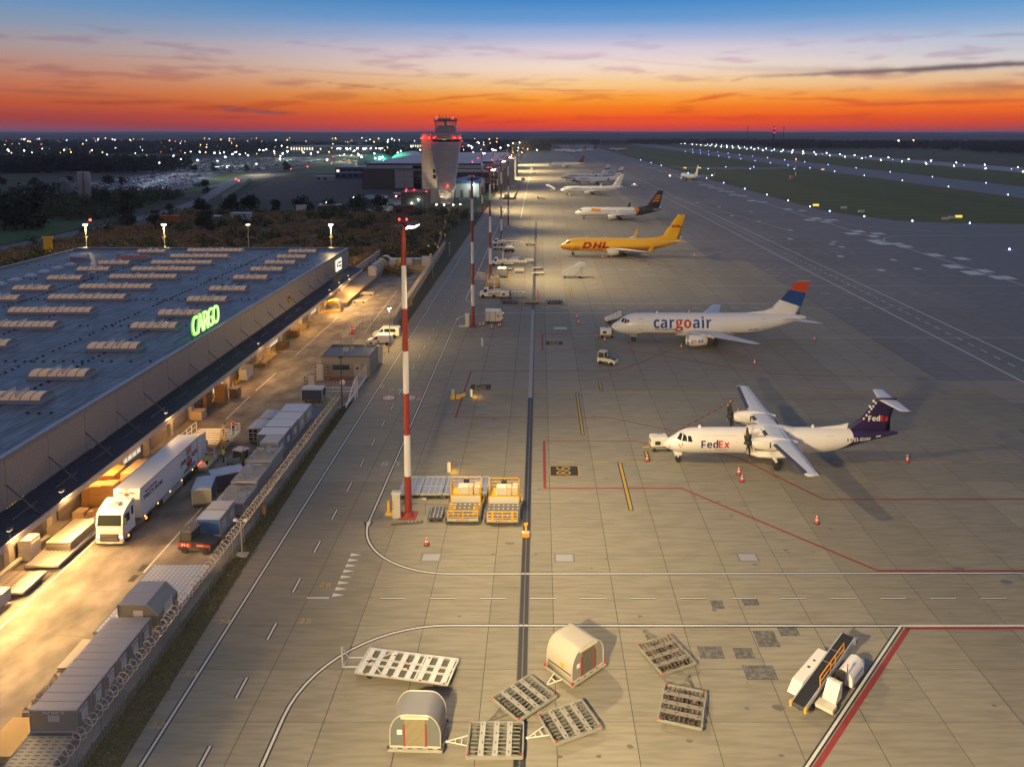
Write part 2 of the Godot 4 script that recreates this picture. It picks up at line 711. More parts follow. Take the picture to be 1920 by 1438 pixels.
func mark_num(s: String,h: float,x: float,z: float,m: Material,turn := 0.0,sx := 1.0):
	var o := PM(self,"ground_number_marking",text_mesh(s,h,0.004,sx,0,false),m)
	o.set_meta("kind","structure")
	o.rotation = Vector3(-PI/2,turn,0)
	o.position = V(x,0.022,z)

func markings():
	var y0 := 0.017
	var y1 := 0.021
	var blk := MB.new()
	var wht := MB.new()
	var edge := func(pts: Array,w := 0.17,bw := 0.4):
		blk.line(pts,bw,y0)
		wht.line(pts,w,y1)
	# west edge of the apron road, its broken middle line and the east edge with its bends
	edge.call([Vector2(-23.95,38),Vector2(-23.85,420)])
	var east := [Vector2(-16.8,640),Vector2(-16.75,162)]
	east.append_array(arc(Vector2(-9.0,160),7.75,180,270,6))
	edge.call([Vector2(-16.8,156),Vector2(-16.65,73.0)]+arc(Vector2(-7.6,73.0),9.05,180,270,14)+[Vector2(70,64.15)])
	edge.call(arc(Vector2(-7.0,47.2),9.65,180,90,14)+[Vector2(27.8,56.8)],0.17,0.4)
	edge.call([Vector2(27.8,56.8),Vector2(16.0,43.3),Vector2(13.6,40.6)],0.17,0.4)
	wht.line([Vector2(27.8,56.8),Vector2(70,56.9)],0.2,y1)
	edge.call([Vector2(-16.65,47.4),Vector2(-16.7,38)])
	wht.line([Vector2(-16.8,156)]+arc(Vector2(-11.0,156.0),5.8,180,90,6)+[Vector2(52,161.8)],0.2,y1)
	wht.line(arc(Vector2(-12.0,176.0),4.8,180,270,6)+[Vector2(52,171.2)],0.2,y1)
	wht.line([Vector2(-16.8,176),Vector2(-16.7,420)],0.2,y1)
	for k in 60:
		var z := 42.9+6.12*k
		blk.line([Vector2(-20.4,z),Vector2(-20.4,z+2.0)],0.36,y0)
		wht.line([Vector2(-20.4,z),Vector2(-20.4,z+2.0)],0.16,y1)
	for k in 24:
		var x := -13.0+4.08*k
		if absf(x+2.0) > 1.2:
			blk.line([Vector2(x,60.4),Vector2(x+2.05,60.4)],0.34,y0)
			wht.line([Vector2(x,60.4),Vector2(x+2.05,60.4)],0.15,y1)
		wht.line([Vector2(x-3,166.6),Vector2(x-1,166.6)],0.2,y1)
		wht.line([Vector2(x+10,214),Vector2(x+12,214)],0.2,y1)
		wht.line([Vector2(x+20,243),Vector2(x+22,243)],0.25,y1)
	# give-way teeth
	for k in 8:
		var z := 60.6+0.88*k
		wht.flat(pv([-17.0,z,-17.0+0.95,z+0.25,-17.0,z+0.5]),y1)
	wht.line([Vector2(-19.0,60.45),Vector2(-17.2,60.45)],0.18,y1)
	# head-of-stand road and taxiway lines
	for x in [73.6,80.5]:
		wht.line([Vector2(x,60),Vector2(x-2.0,1500)],0.3,y1)
	for k in 160:
		wht.line([Vector2(77.0,100+4.0*k),Vector2(77.0,102.0+4.0*k)],0.22,y1)
	wht.line([Vector2(120,60),Vector2(120,262)],0.45,y1)
	wht.line([Vector2(120,262),Vector2(120,700),Vector2(100,1300)],0.45,y1)
	wht.line([Vector2(200,286)]+[Vector2(160,286)]+arc(Vector2(138,268.0),18.0,90,180,8),0.35,y1)
	wht.line([Vector2(120,345),Vector2(128,318),Vector2(146,300),Vector2(168,292),Vector2(200,290)],0.3,y1)
	for z in [206.0,216.0,237.0,262.0,268.0,288.0,295.0,334.0,341.0,381.0,428.0,470.0,500.0,530.0,560.0,600.0,640.0,700.0,760.0,830.0,900.0,980.0,1060.0,1150.0]:
		var sx := 117.0 if int(z) % 2 == 0 else 122.0
		wht.rect(sx-2.5,z,sx+1.9,z+6.0,y1)
		wht.rect(sx+2.9-(int(z) % 3)*1.0,z-6.4,sx+6.4,z-1.6,y1)
	for p in [[96,300],[98,262],[88,275],[101,268],[99,256],[91,236],[93,212],[104,229],[84,420],[90,395],[100,372],[86,352],[104,214],[92,330]]:
		wht.rect(p[0],p[1],p[0]+1.8,p[1]+2.6,y1)
	for z in [142.0,191.0,253.0,271.0,335.0,372.0]:
		wht.line([Vector2(40,z),Vector2(130,z)],0.16,y1)
	for k in 16:
		for z in [205.0,246.0,182.0,311.0]:
			wht.line([Vector2(40+5.2*k,z),Vector2(42.4+5.2*k,z)],0.2,y1)
	wht.line([Vector2(96,300),Vector2(76,470)],0.25,y1)
	# stand paint: white blocks by the drain slot
	for p in [[4.0,149.0],[-14.6,150.6],[-10.8,186.5],[-9.0,268],[-8.6,288],[-8.0,310],[-7.2,236]]:
		wht.rect(p[0]-1.2,p[1]-0.7,p[0]+1.2,p[1]+0.7,y1)
	# approach road to the terminal
	for k in 9:
		wht.rect(-21,322+9.0*k,-18.0,323.3+9.0*k,y1)
	wht.line([Vector2(-8.4,345),Vector2(-9.0,900)],0.4,y1)
	wht.line([Vector2(-27,420),Vector2(-24,900)],0.3,y1)
	S("black_markings",blk,mt(0.016,0.016,0.018,0.7))
	S("white_markings",wht,tex(0.62,0.62,0.6,grain,Vector3(0.6,0.6,0.6),0.65))
	# red stand limits
	var r := MB.new()
	r.line([Vector2(0.55,80.25),Vector2(0.55,93.2)],0.32,y1)
	r.line([Vector2(0.4,93.1),Vector2(11.8,93.1),Vector2(16.8,90.6)],0.2,y1)
	r.line([Vector2(0.4,80.3),Vector2(15.1,80.3),Vector2(29.3,64.45),Vector2(70,64.45)],0.26,y1)
	r.line([Vector2(17.8,92.0),Vector2(23.4,87.9),Vector2(29.4,77.7),Vector2(70,77.9)],0.26,y1)
	r.line([Vector2(-11.2,101.2),Vector2(9.0,101.2),Vector2(18.0,96.0)],0.2,y1)
	r.line([Vector2(-11.2,101.0),Vector2(-10.9,121.4)],0.26,y1)
	r.line([Vector2(-10.9,121.4),Vector2(12.3,121.6),Vector2(17.4,127.0),Vector2(23.0,134.0)],0.2,y1)
	r.line([Vector2(0.6,133.5),Vector2(15.5,133.5),Vector2(36.0,120.0),Vector2(60,118)],0.2,y1)
	r.line([Vector2(0.5,133.4),Vector2(0.5,144.6),Vector2(14,144.6)],0.26,y1)
	for k in 9:
		r.line([Vector2(18.0+1.1*k,97+1.25*k),Vector2(18.7+1.1*k,97.8+1.25*k)],0.26,y1)
	r.line([Vector2(26,108.5),Vector2(70,108.5)],0.16,y1)
	r.line([Vector2(28.05,56.5),Vector2(70,56.6)],0.3,y1)
	r.line([Vector2(28.3,56.6),Vector2(16.6,43.3),Vector2(14.0,40.4)],0.36,y1)
	r.line([Vector2(-0.4,171),Vector2(-0.4,186)],0.3,y1)
	r.line([Vector2(-14,186),Vector2(-0.4,186)],0.2,y1)
	r.line([Vector2(-0.4,205),Vector2(-0.4,216)],0.3,y1)
	r.line([Vector2(-0.4,245),Vector2(-0.4,258)],0.3,y1)
	r.line([Vector2(-0.4,216),Vector2(13,222)],0.2,y1)
	r.line([Vector2(0,232),Vector2(20,229),Vector2(40,240)],0.2,y1)
	S("red_markings",r,tex(0.26,0.03,0.026,grain,Vector3(0.5,0.5,0.5),0.7))
	# yellow lead-in lines and stop bars
	var ye := MB.new()
	var yb := MB.new()
	for q in [[9.2,75.4,86.9,0.28],[5.42,95.2,111.0,0.22],[12.6,87.5,90.0,0.3],[9.1,112.0,116.0,0.25],[10.4,133,141,0.22],[-8.0,196,212,0.3],[7.4,176,190,0.24],[14.0,196,203,0.2],[12.0,262,272,0.25],[9.0,250,258,0.25],[17.0,311,320,0.25]]:
		if q[3] > 0.21:
			yb.line([Vector2(q[0],q[1]-0.1),Vector2(q[0],q[2]+0.1)],q[3]+0.24,y0)
		ye.line([Vector2(q[0],q[1]),Vector2(q[0],q[2])],q[3],y1)
	for k in 18:
		if k != 4:
			ye.line([Vector2(2.0+3.95*k,86.95),Vector2(4.0+3.95*k,86.95)],0.14,y1)
			ye.line([Vector2(2.0+3.95*k,139.3),Vector2(4.0+3.95*k,139.3)],0.14,y1)
	ye.line([Vector2(9.2,86.9),Vector2(13.4,86.9)],0.14,y1)
	ye.line([Vector2(-9.5,111.3),Vector2(70,111.2)],0.16,y1)
	ye.line([Vector2(-12,196.5),Vector2(-2,196.5)],0.16,y1)
	# stand number boxes
	for q in [[1.15,83.3,3.2,2.6],[-10.4,112.4,3.2,2.6],[1.0,137.0,3.2,2.6]]:
		yb.rect(q[0],q[1],q[0]+q[2],q[1]+q[3],y0)
		ye.line([Vector2(q[0],q[1]),Vector2(q[0]+q[2],q[1]),Vector2(q[0]+q[2],q[1]+q[3]),Vector2(q[0],q[1]+q[3]),Vector2(q[0],q[1])],0.09,y1)
	S("black_markings",yb,mt(0.016,0.016,0.018,0.7))
	var ym := tex(0.5,0.33,0.04,grain,Vector3(0.6,0.6,0.6),0.7)
	S("yellow_markings",ye,ym)
	for q in [["86",2.7,84.6],["87",-8.8,113.7],["85",2.6,138.3]]:
		mark_num(q[0],1.5,q[1],q[2],ym,PI/2,1.0)
	var wm := mt(0.4,0.4,0.38,0.7)
	for q in [["8 6",-17.1,86.5,1.2],["7 8",-21.2,112.4,1.2],["8",-23.6,114,1.2],["8 9",-17.8,108.5,0.9],["x x",-22.0,84.0,0.8]]:
		if q[0] != "x x":
			mark_num(q[0],q[3],q[1],q[2],wm)
	for q in [["32",-24.5,46.6],["33",-24.5,51.4],["34",-24.5,57.3],["25",-18.2,57.4],["26",-18.0,62.3]]:
		mark_num(q[0],0.5,q[1],q[2],ym,0.0,1.3)
	# 20 speed limits painted on the road
	var rm := mt(0.4,0.03,0.03,0.7)
	for x in [-21.6,-18.6]:
		var d := MB.new()
		d.line(arc(Vector2(x,109.0),0.95,0,360,24),0.24,y1)
		S("speed_marking",d,rm)
		d = MB.new()
		d.flat(PackedVector2Array(arc(Vector2(x,109.0),0.84,0,345,23)),y0)
		S("speed_marking",d,mt(0.6,0.6,0.58,0.7))
		mark_num("20",0.8,x,109.0,black,PI)
	# drain slot of dark gratings down the apron
	b_slot()
	# inspection covers and patches of darker repair
	for q in [[-9.7,66.6],[2.2,66.5],[18.6,66.6]]:
		var cv := MB.new()
		cv.rect(q[0]-0.75,q[1]-0.55,q[0]+0.75,q[1]+0.55,y1)
		var fr := MB.new()
		fr.rect(q[0]-0.95,q[1]-0.75,q[0]+0.95,q[1]+0.75,y0)
		S("cover_frame",fr,mt(0.17,0.16,0.145,0.8))
		S("steel_cover",cv,mt(0.3,0.31,0.34,0.45,0.2))
	var pt := MB.new()
	rng.seed = 5
	for q in [[16.2,54.3,1.6,1.9],[18.2,55.6,1.5,1.3],[14.2,53.0,1.4,1.2],[16.4,59.4,1.3,1.0],[13.8,59.0,1.0,1.1],[14.4,50.8,2.2,1.5],[17.0,47.9,2.3,1.2],[11.6,53.0,1.8,1.4],[27,104,8,9]]:
		if q[2] < 5:
			pt.rect(q[0],q[1],q[0]+q[2],q[1]+q[3],0.0145)
	S("concrete_patches",pt,tex(0.16,0.158,0.155,blotch,Vector3(0.3,0.3,0.3),0.85))
	# oil spots
	var oil := MB.new()
	for k in 150:
		var z := 44.0+130.0*pow(rng.randf(),1.5)
		var x := rng.randf_range(-16.0,45.0)
		var rr := rng.randf_range(0.06,0.26)*(1.0 if rng.randf() < 0.85 else 2.2)
		var pts := PackedVector2Array()
		for i in 9:
			var a := TAU*i/9.0
			pts.append(Vector2(x+cos(a)*rr*rng.randf_range(0.7,1.3),z+sin(a)*rr*0.7*rng.randf_range(0.7,1.3)))
		oil.flat(pts,0.0165)
	S("oil_stains",oil,mt(0.11,0.1,0.085,0.55))
	var tyre := MB.new()
	for k in 26:
		var z := rng.randf_range(150.0,240.0)
		var x := rng.randf_range(8.0,40.0)
		tyre.rect(x,z,x+rng.randf_range(2.0,7.0),z+rng.randf_range(0.25,0.7),0.0155)
	S("tyre_marks",tyre,mt(0.17,0.155,0.135,0.8))

func b_slot():
	var root := Node3D.new()
	root.name = "drain_channel"
	add_child(root)
	root.set_meta("kind","structure")
	var b := MB.new()
	b.line([Vector2(-1.22,38),Vector2(-1.5,330)],0.78,0.0205)
	P(root,"channel",b,mt(0.022,0.022,0.026,0.6))
	b = MB.new()
	for x in [-0.36,-0.02,0.02,0.36]:
		b.line([Vector2(-1.22+x,38),Vector2(-1.5+x,330)],0.05,0.0245)
	P(root,"rail",b,mt(0.12,0.12,0.14,0.5,0.3))
	b = MB.new()
	b.line([Vector2(-1.37,109),Vector2(-1.42,165)],0.6,0.027)
	P(root,"channel_cover",b,mt(0.3,0.29,0.28,0.7))
# warehouse -----------------------------------------------------------
func warehouse():
	var w := T("cargo_warehouse","long low cargo warehouse with blue grey flat roof and ribbed canopy","warehouse",V(-46.5,0,30))
	# local: x to the west is negative, z from 0 (near) to -159 (far)
	var wall_m := tex(0.31,0.29,0.265,broom,Vector3(0.02,0.3,0.3),0.6)
	var b := MB.new()
	b.b2(-65.5,0,-159,0,9.42,20)
	P(w,"wall",b,wall_m)
	# roof sheet with welded seams
	b = MB.new()
	b.b2(-65.1,9.42,-158.6,-0.4,9.46,19.6)
	var roof := P(w,"roof",b,tex(0.25,0.25,0.28,blotch,Vector3(0.12,0.1,0.025),0.42))
	b = MB.new()
	for k in 92:
		var x := -0.9-0.7*k
		b.b2(x-0.03,9.46,-158.5,x+0.03,9.473,19.5)
	for k in 17:
		var z := 14.0-10.4*k
		b.b2(-65.0,9.46,z-0.05,-0.45,9.476,z+0.05)
	P(roof,"seam",b,mt(0.095,0.1,0.12,0.5))
	# drifts of dirt where water stands
	b = MB.new()
	rng.seed = 11
	for k in 60:
		var x := -14.5+rng.randf_range(-6,6) if k % 2 == 0 else rng.randf_range(-64,-2)
		var z := -rng.randf_range(0,150)
		var pts := PackedVector2Array()
		var l := rng.randf_range(1.5,6.0)
		for i in 12:
			var a := TAU*i/12.0
			pts.append(Vector2(x+cos(a)*rng.randf_range(0.3,1.3),-z+sin(a)*l*rng.randf_range(0.6,1.3)))
		b.flat(pts,9.463)
	P(roof,"water_stain",b,mt(0.12,0.125,0.15,0.3))
	# parapet
	b = MB.new()
	b.b2(-0.32,9.42,-159.0,0.03,9.82,20)
	b.b2(-65.53,9.42,-159.0,-65.1,9.82,20)
	b.b2(-65.1,9.42,-159.03,-0.32,9.82,-158.6)
	P(w,"parapet",b,mt(0.2,0.2,0.21,0.5))
	b = MB.new()
	b.b2(-0.36,9.82,-159.05,0.07,9.87,20)
	b.b2(-65.57,9.82,-159.05,-65.08,9.87,20)
	b.b2(-65.08,9.82,-159.07,-0.36,9.87,-158.56)
	P(w,"coping",b,mt(0.42,0.44,0.48,0.35,0.5))
	# cladding panels above the canopy, a joint every six metres
	for k in 24:
		var z := -(14.5+6.0*k)
		var pm := MB.new()
		pm.b2(0.01,5.25,z-2.97,0.07,9.42,z+2.97)
		P(w,"cladding_panel",pm,wall_m)
	# canopy: ribbed dark sheet sloping down to a pale fascia
	b = MB.new()
	var y0 := 5.2
	var y1 := 4.55
	var z := 14.0
	while z > -159.0:
		var s := [z,z-0.12,z-0.17,z-0.31,z-0.36]
		var hgt := [0.0,0.0,0.07,0.07,0.0]
		for i in 4:
			b.quad(Vector3(0.08,y0+hgt[i],s[i]),Vector3(3.3,y1+hgt[i],s[i]),Vector3(3.3,y1+hgt[i+1],s[i+1]),Vector3(0.08,y0+hgt[i+1],s[i+1]))
		z -= 0.36
	b.quad(Vector3(0.08,y0-0.06,-159),Vector3(3.3,y1-0.06,-159),Vector3(3.3,y1-0.06,14),Vector3(0.08,y0-0.06,14))
	P(w,"canopy",b,mt(0.035,0.042,0.065,0.5,0.2))
	b = MB.new()
	b.b2(3.3,4.15,-159,3.42,4.72,14)
	P(w,"fascia",b,mt(0.5,0.44,0.36,0.6))
	# tie rods from the wall, each with a dark dash along the canopy
	for k in 22:
		var zz := -(23.5+6.0*k)+0.03
		var r := MB.new()
		r.tube(Vector3(0.07,7.3,zz),Vector3(2.7,4.78,zz),0.06,0.06,5)
		P(w,"tie_rod",r,mt(0.1,0.1,0.105,0.6))
		r = MB.new()
		r.b2(1.55,4.86+0.07,zz-1.7,1.63,4.97+0.07,zz+1.7)
		P(w,"dark_dash",r,mt(0.12,0.125,0.14,0.6))
	# doors under the canopy, piers between
	var dm := [mt(0.16,0.13,0.105,0.6),mt(0.3,0.26,0.21,0.6),mt(0.22,0.2,0.18,0.6)]
	for k in 26:
		var zc := -(2.0+6.0*k)
		var pier := MB.new()
		pier.b2(0.0,0,zc-3.35,0.45,5.0,zc-2.65)
		P(w,"pier",pier,mt(0.46,0.42,0.36,0.7))
		var door := Node3D.new()
		door.name = "dock_door"
		w.add_child(door,true)
		var kind := k % 4
		if kind == 1:
			var d := MB.new()
			d.b2(0.0,0.9,zc-1.9,0.1,2.1,zc+1.9)
			P(door,"pane",d,glow(1.0,0.86,0.62,0.8))
			d = MB.new()
			for i in 5:
				d.b2(0.1,0.85,zc-1.95+i*0.96,0.16,2.15,zc-1.87+i*0.96)
			d.b2(0.1,1.45,zc-1.95,0.15,1.53,zc+1.95)
			P(door,"frame",d,mt(0.5,0.48,0.44,0.5))
		else:
			for i in 6:
				var d := MB.new()
				d.b2(0.02,0.02+i*0.6,zc-1.8,0.12+0.02*(i % 2),0.58+i*0.6,zc+1.8)
				P(door,"door_panel",d,dm[k % 3])
	# yellow bumper rails along the wall
	b = MB.new()
	for k in 9:
		var zz := -(84.0+2.2*k)
		b.path([Vector3(0.7,0,zz),Vector3(0.7,0.8,zz),Vector3(0.7,0.8,zz-1.2),Vector3(0.7,0,zz-1.2)],0.07)
	P(w,"bumper_rail",b,yellow)
	# concrete dock kerb at the near end, pale
	b = MB.new()
	b.b2(0.55,0.3,-42,0.95,0.55,12)
	P(w,"guard_rail",b,mt(0.45,0.44,0.4,0.5))
	b = MB.new()
	for k in 14:
		b.b2(0.62,0,-40.0+4*k,0.78,0.3,-39.8+4*k)
	P(w,"rail_post",b,steel)
	# lightning conductor blocks on the roof
	b = MB.new()
	for q in [[-16.7,5,-158,0],[-9.6,5,-120,0],[-29.0,-30,-158,0],[-40.5,-40,-150,0]]:
		var n := int((q[1]-q[2])/1.15)
		for i in n:
			if rng.randf() < 0.82:
				b.box(Vector3(q[0]+rng.randf_range(-0.1,0.1),9.52,q[1]-1.15*i),Vector3(0.24,0.12,0.24))
	for q in [-47.0,-65.0,-83.0,-101.5,-120.0,-136.0]:
		for i in 52:
			if rng.randf() < 0.75:
				b.box(Vector3(-1.8-1.2*i,9.52,q+rng.randf_range(-0.1,0.1)),Vector3(0.24,0.12,0.24))
	stuff(P(w,"conductor_block",b,mt(0.02,0.02,0.022,0.8)))
	# unseen lamps in dark housings above the fascia, placed to light yard and trailer
	for zz in [-17.0,-24.0,-31.0,-38.0,-58.0,-88.0,-129.0,-137.0,-145.0]:
		var l := MB.new()
		l.b2(3.1,5.52,zz-0.2,3.42,5.7,zz+0.2)
		l.tube(Vector3(3.25,4.7,zz),Vector3(3.25,5.55,zz),0.03)
		var fl := P(w,"floodlight",l,mt(0.1,0.1,0.1,0.5))
		l = MB.new()
		l.b2(3.13,5.49,zz-0.17,3.39,5.515,zz+0.17)
		P(fl,"lamp_glass",l,glow(1.0,0.8,0.5,8.0))
	for q in [[47.0,170.0],[54.0,200.0],[61.0,200.0],[68.0,150.0],[88.0,80.0],[118.0,45.0],[159.0,130.0],[167.0,160.0],[175.0,130.0]]:
		spot("unseen_dock_light",V(-43.0,5.5,q[0]),V(-35.5,0,q[0]+1.5),Color(1.0,0.79,0.5),q[1],76,0.25,0.7)  # unseen lamps that light the yard and the lorry roof
	for q in [[56.0,40.0],[66.0,40.0],[78.0,34.0],[95.0,26.0],[112.0,26.0],[128.0,20.0],[146.0,40.0],[162.0,60.0],[180.0,60.0]]:
		omni("unseen_canopy_lamp",V(-44.6,4.1,q[0]),Color(1.0,0.74,0.42),q[1],0.2)  # hidden under the canopy, placed to light the dock floor
	# skylights
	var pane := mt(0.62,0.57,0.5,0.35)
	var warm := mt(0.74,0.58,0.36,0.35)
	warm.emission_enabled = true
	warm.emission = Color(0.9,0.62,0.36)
	warm.emission_energy_multiplier = 0.16  # faint glow put into the panes to brighten them
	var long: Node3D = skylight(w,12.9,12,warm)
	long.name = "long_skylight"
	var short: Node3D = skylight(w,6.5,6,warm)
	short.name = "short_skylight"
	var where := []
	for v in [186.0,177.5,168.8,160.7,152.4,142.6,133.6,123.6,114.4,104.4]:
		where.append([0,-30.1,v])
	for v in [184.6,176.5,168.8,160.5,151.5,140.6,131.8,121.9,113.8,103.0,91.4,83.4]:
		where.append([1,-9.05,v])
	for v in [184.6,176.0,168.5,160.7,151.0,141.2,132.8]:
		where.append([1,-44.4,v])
	var done := [false,false]
	for q in where:
		var src: Node3D = long if q[0] == 0 else short
		var o: Node3D = src
		if done[q[0]]:
			o = src.duplicate()
			w.add_child(o,true)
		done[q[0]] = true
		# these distances are along the optical axis; turn them into metres ahead
		o.position = Vector3(q[1],9.46,-((q[2]-28.0*0.1063)/0.9943-30.0))
		if q[1] < -40 and q[2] == 176.0:
			for ch in o.get_children():
				if ch.name.begins_with("pane"):
					ch.material_override = mt(0.62,0.12,0.1,0.4)  # red light from inside is put into the pane colour
			o.set_meta("label","skylight with panes coloured for red light inside")
	# dome lights, vents, fans on the roof
	for k in 7:
		var dm2 := MB.new()
		dm2.b2(-0.9,0,-0.9,0.9,0.35,0.9)
		dm2.sm(2)
		var hull := []
		for i in 4:
			var a := i/3.0*PI*0.5
			hull.append([0.95*cos(a)+0.001,0.35+0.4*sin(a)])
		dm2.lathe(hull,Vector3.ZERO,12)
		var o := P(w,"dome_light",dm2,mt(0.5,0.52,0.56,0.3))
		o.position = Vector3(-53.6+0.05*k,9.46,-(109.0+4.35*k))
	b = MB.new()
	b.tube(Vector3(-54.5,9.4,-98),Vector3(-54.5,11.2,-98),0.75,0.75,14)
	b.tube(Vector3(-54.5,11.2,-98),Vector3(-55.1,12.1,-98),0.75,0.75,14)
	b.tube(Vector3(-55.1,12.1,-98),Vector3(-58,12.4,-98),0.75,0.75,14)
	P(w,"air_duct",b,alu)
	b = MB.new()
	for q in [[-41.2,-121.8],[-56.0,-146.0],[-49.0,-146.5]]:
		b.tube(Vector3(q[0],9.4,q[1]),Vector3(q[0],10.3,q[1]),0.45,0.4,10)
		b.tube(Vector3(q[0],10.3,q[1]),Vector3(q[0],10.55,q[1]),0.75,0.6,10)
	P(w,"roof_vent",b,mt(0.32,0.33,0.35,0.5,0.4))
	b = MB.new()
	b.b2(-57.5,9.45,-143,-53.5,9.7,-141)
	b.tube(Vector3(-57.2,10.3,-142),Vector3(-53.6,10.3,-142),0.8,0.8,14)
	b.path([Vector3(-58.4,9.4,-142.5),Vector3(-58.4,11.6,-142.5),Vector3(-57,11.6,-142.5)],0.14)
	P(w,"roof_fan",b,alu)
	cargo_sign()
	# lit sign box on the wall at the far end
	var sg := T("wall_sign","lit white sign with red emblem and lettering on warehouse wall","sign",V(-46.42,6.6,178.5),PI/2)
	b = MB.new()
	b.box(Vector3(0,0.85,0.12),Vector3(5.0,2.5,0.22))
	P(sg,"sign_face",b,glow(1.0,0.95,0.78,1.6))
	b = MB.new()
	b.box(Vector3(0,0.85,0.1),Vector3(5.24,2.74,0.2))
	P(sg,"sign_frame",b,glow(0.75,0.8,0.1,0.5))
	b = MB.new()
	b.b2(-2.0,-0.1,0.23,-0.75,0.05,0.26)
	b.b2(-2.0,1.55,0.23,-0.75,1.75,0.26)
	b.b2(-2.0,0.0,0.23,-1.8,1.7,0.26)
	b.b2(-0.95,0.6,0.23,-0.75,1.7,0.26)
	b.b2(-1.6,0.3,0.23,-1.1,1.3,0.26)
	P(sg,"emblem",b,mt(0.55,0.02,0.015,0.5))
	b = MB.new()
	for q in [[-0.45,1.05,0.62],[0.25,1.05,0.5],[0.85,1.0,0.7],[1.65,1.1,0.5],[-0.45,0.2,0.4],[0.05,0.25,0.6],[0.75,0.2,0.3],[1.25,0.2,0.85]]:
		b.b2(q[0],q[1],0.23,q[0]+q[2],q[1]+0.5,0.255)
	P(sg,"lettering",b,mt(0.55,0.02,0.015,0.5))
	area("wall_sign_light",V(-46.0,7.4,178.5),Vector3(1,-0.4,0),Vector2(5,2.5),Color(1.0,0.85,0.5),9.0)
	# shield emblem
	var em := T("shield_emblem","dark brown shield emblem with gold edge on warehouse wall","emblem",V(-46.42,7.1,142.6),PI/2)
	var sh := pv([-0.75,0.75,-0.7,0.1,-0.4,-0.45,0,-0.85,0.4,-0.45,0.7,0.1,0.75,0.75,0.35,0.98,0,1.02,-0.35,0.98])
	b = MB.new()
	b.prism(sh,0.0,0.1)
	P(em,"shield_edge",b,mt(0.6,0.4,0.05,0.4))
	var inner := PackedVector2Array()
	for p in sh:
		inner.append(p*0.86)
	b = MB.new()
	b.prism(inner,0.1,0.14)
	P(em,"shield_face",b,mt(0.035,0.016,0.006,0.5))
	b = MB.new()
	b.line([Vector2(-0.55,0.3),Vector2(-0.1,0.6),Vector2(0.5,0.62)],0.16,0)
	var swoosh := MB.new()
	swoosh.prism(pv([-0.6,0.42,-0.1,0.66,0.62,0.66,0.62,0.78,0,0.84,-0.6,0.7]),0.14,0.16)
	P(em,"shield_band",swoosh,mt(0.6,0.4,0.05,0.4))
	lettering(em,"ups",0.44,Vector3(-0.02,-0.02,0.16),Vector3.ZERO,mt(0.6,0.4,0.05,0.4),0.9)

func area(called: String,at: Vector3,dir: Vector3,size: Vector2,c: Color,e: float):
	var l := AreaLight3D.new()
	l.name = called
	l.light_color = c
	l.light_energy = e
	l.area_size = size
	l.shadow_enabled = true
	add_child(l,true)
	l.look_at_from_position(at,at+dir,Vector3.UP)

func skylight(w: Node3D,l: float,n: int,m: Material) -> Node3D:
	var o := Node3D.new()
	o.name = "skylight"
	w.add_child(o,true)
	var b := MB.new()
	b.b2(-l/2-0.12,0,-1.22,l/2+0.12,0.42,1.22)
	P(o,"kerb",b,mt(0.36,0.36,0.38,0.5))
	var step := l/n
	# each pane is an arched sheet, its edges under the ribs
	for i in n:
		b = MB.new()
		b.sm(3)
		var x0 := -l/2+step*i+0.03
		var x1 := x0+step-0.06
		var prev := Vector2(1.12,0.42)
		for j in range(1,7):
			var a := PI*j/6.0
			var q := Vector2(cos(a)*1.12,0.42+sin(a)*0.5)
			b.quad(Vector3(x0,prev.y,prev.x),Vector3(x1,prev.y,prev.x),Vector3(x1,q.y,q.x),Vector3(x0,q.y,q.x))
			prev = q
		P(o,"pane",b,m)
	b = MB.new()
	for i in n+1:
		var x := -l/2+step*i
		var prev := Vector3(x,0.42,1.15)
		for j in range(1,7):
			var a := PI*j/6.0
			var q := Vector3(x,0.43+sin(a)*0.52,cos(a)*1.15)
			b.tube(prev,q,0.045,0.045,4,false)
			prev = q
	for s in [-1,1]:
		b.cap(b.ring(Vector3(s*(l/2+0.01),0.42,0),Vector3(0,0,-1.12*s),Vector3(0,0.5,0),14),false)
	P(o,"rib",b,mt(0.28,0.26,0.24,0.5))
	# two flaps stand up a little
	b = MB.new()
	for x in [-l*0.12,l*0.1]:
		b.b2(x-0.04,0.7,-1.1,x+0.04,1.12,1.1)
	P(o,"vent_flap",b,mt(0.6,0.6,0.6,0.4))
	return o

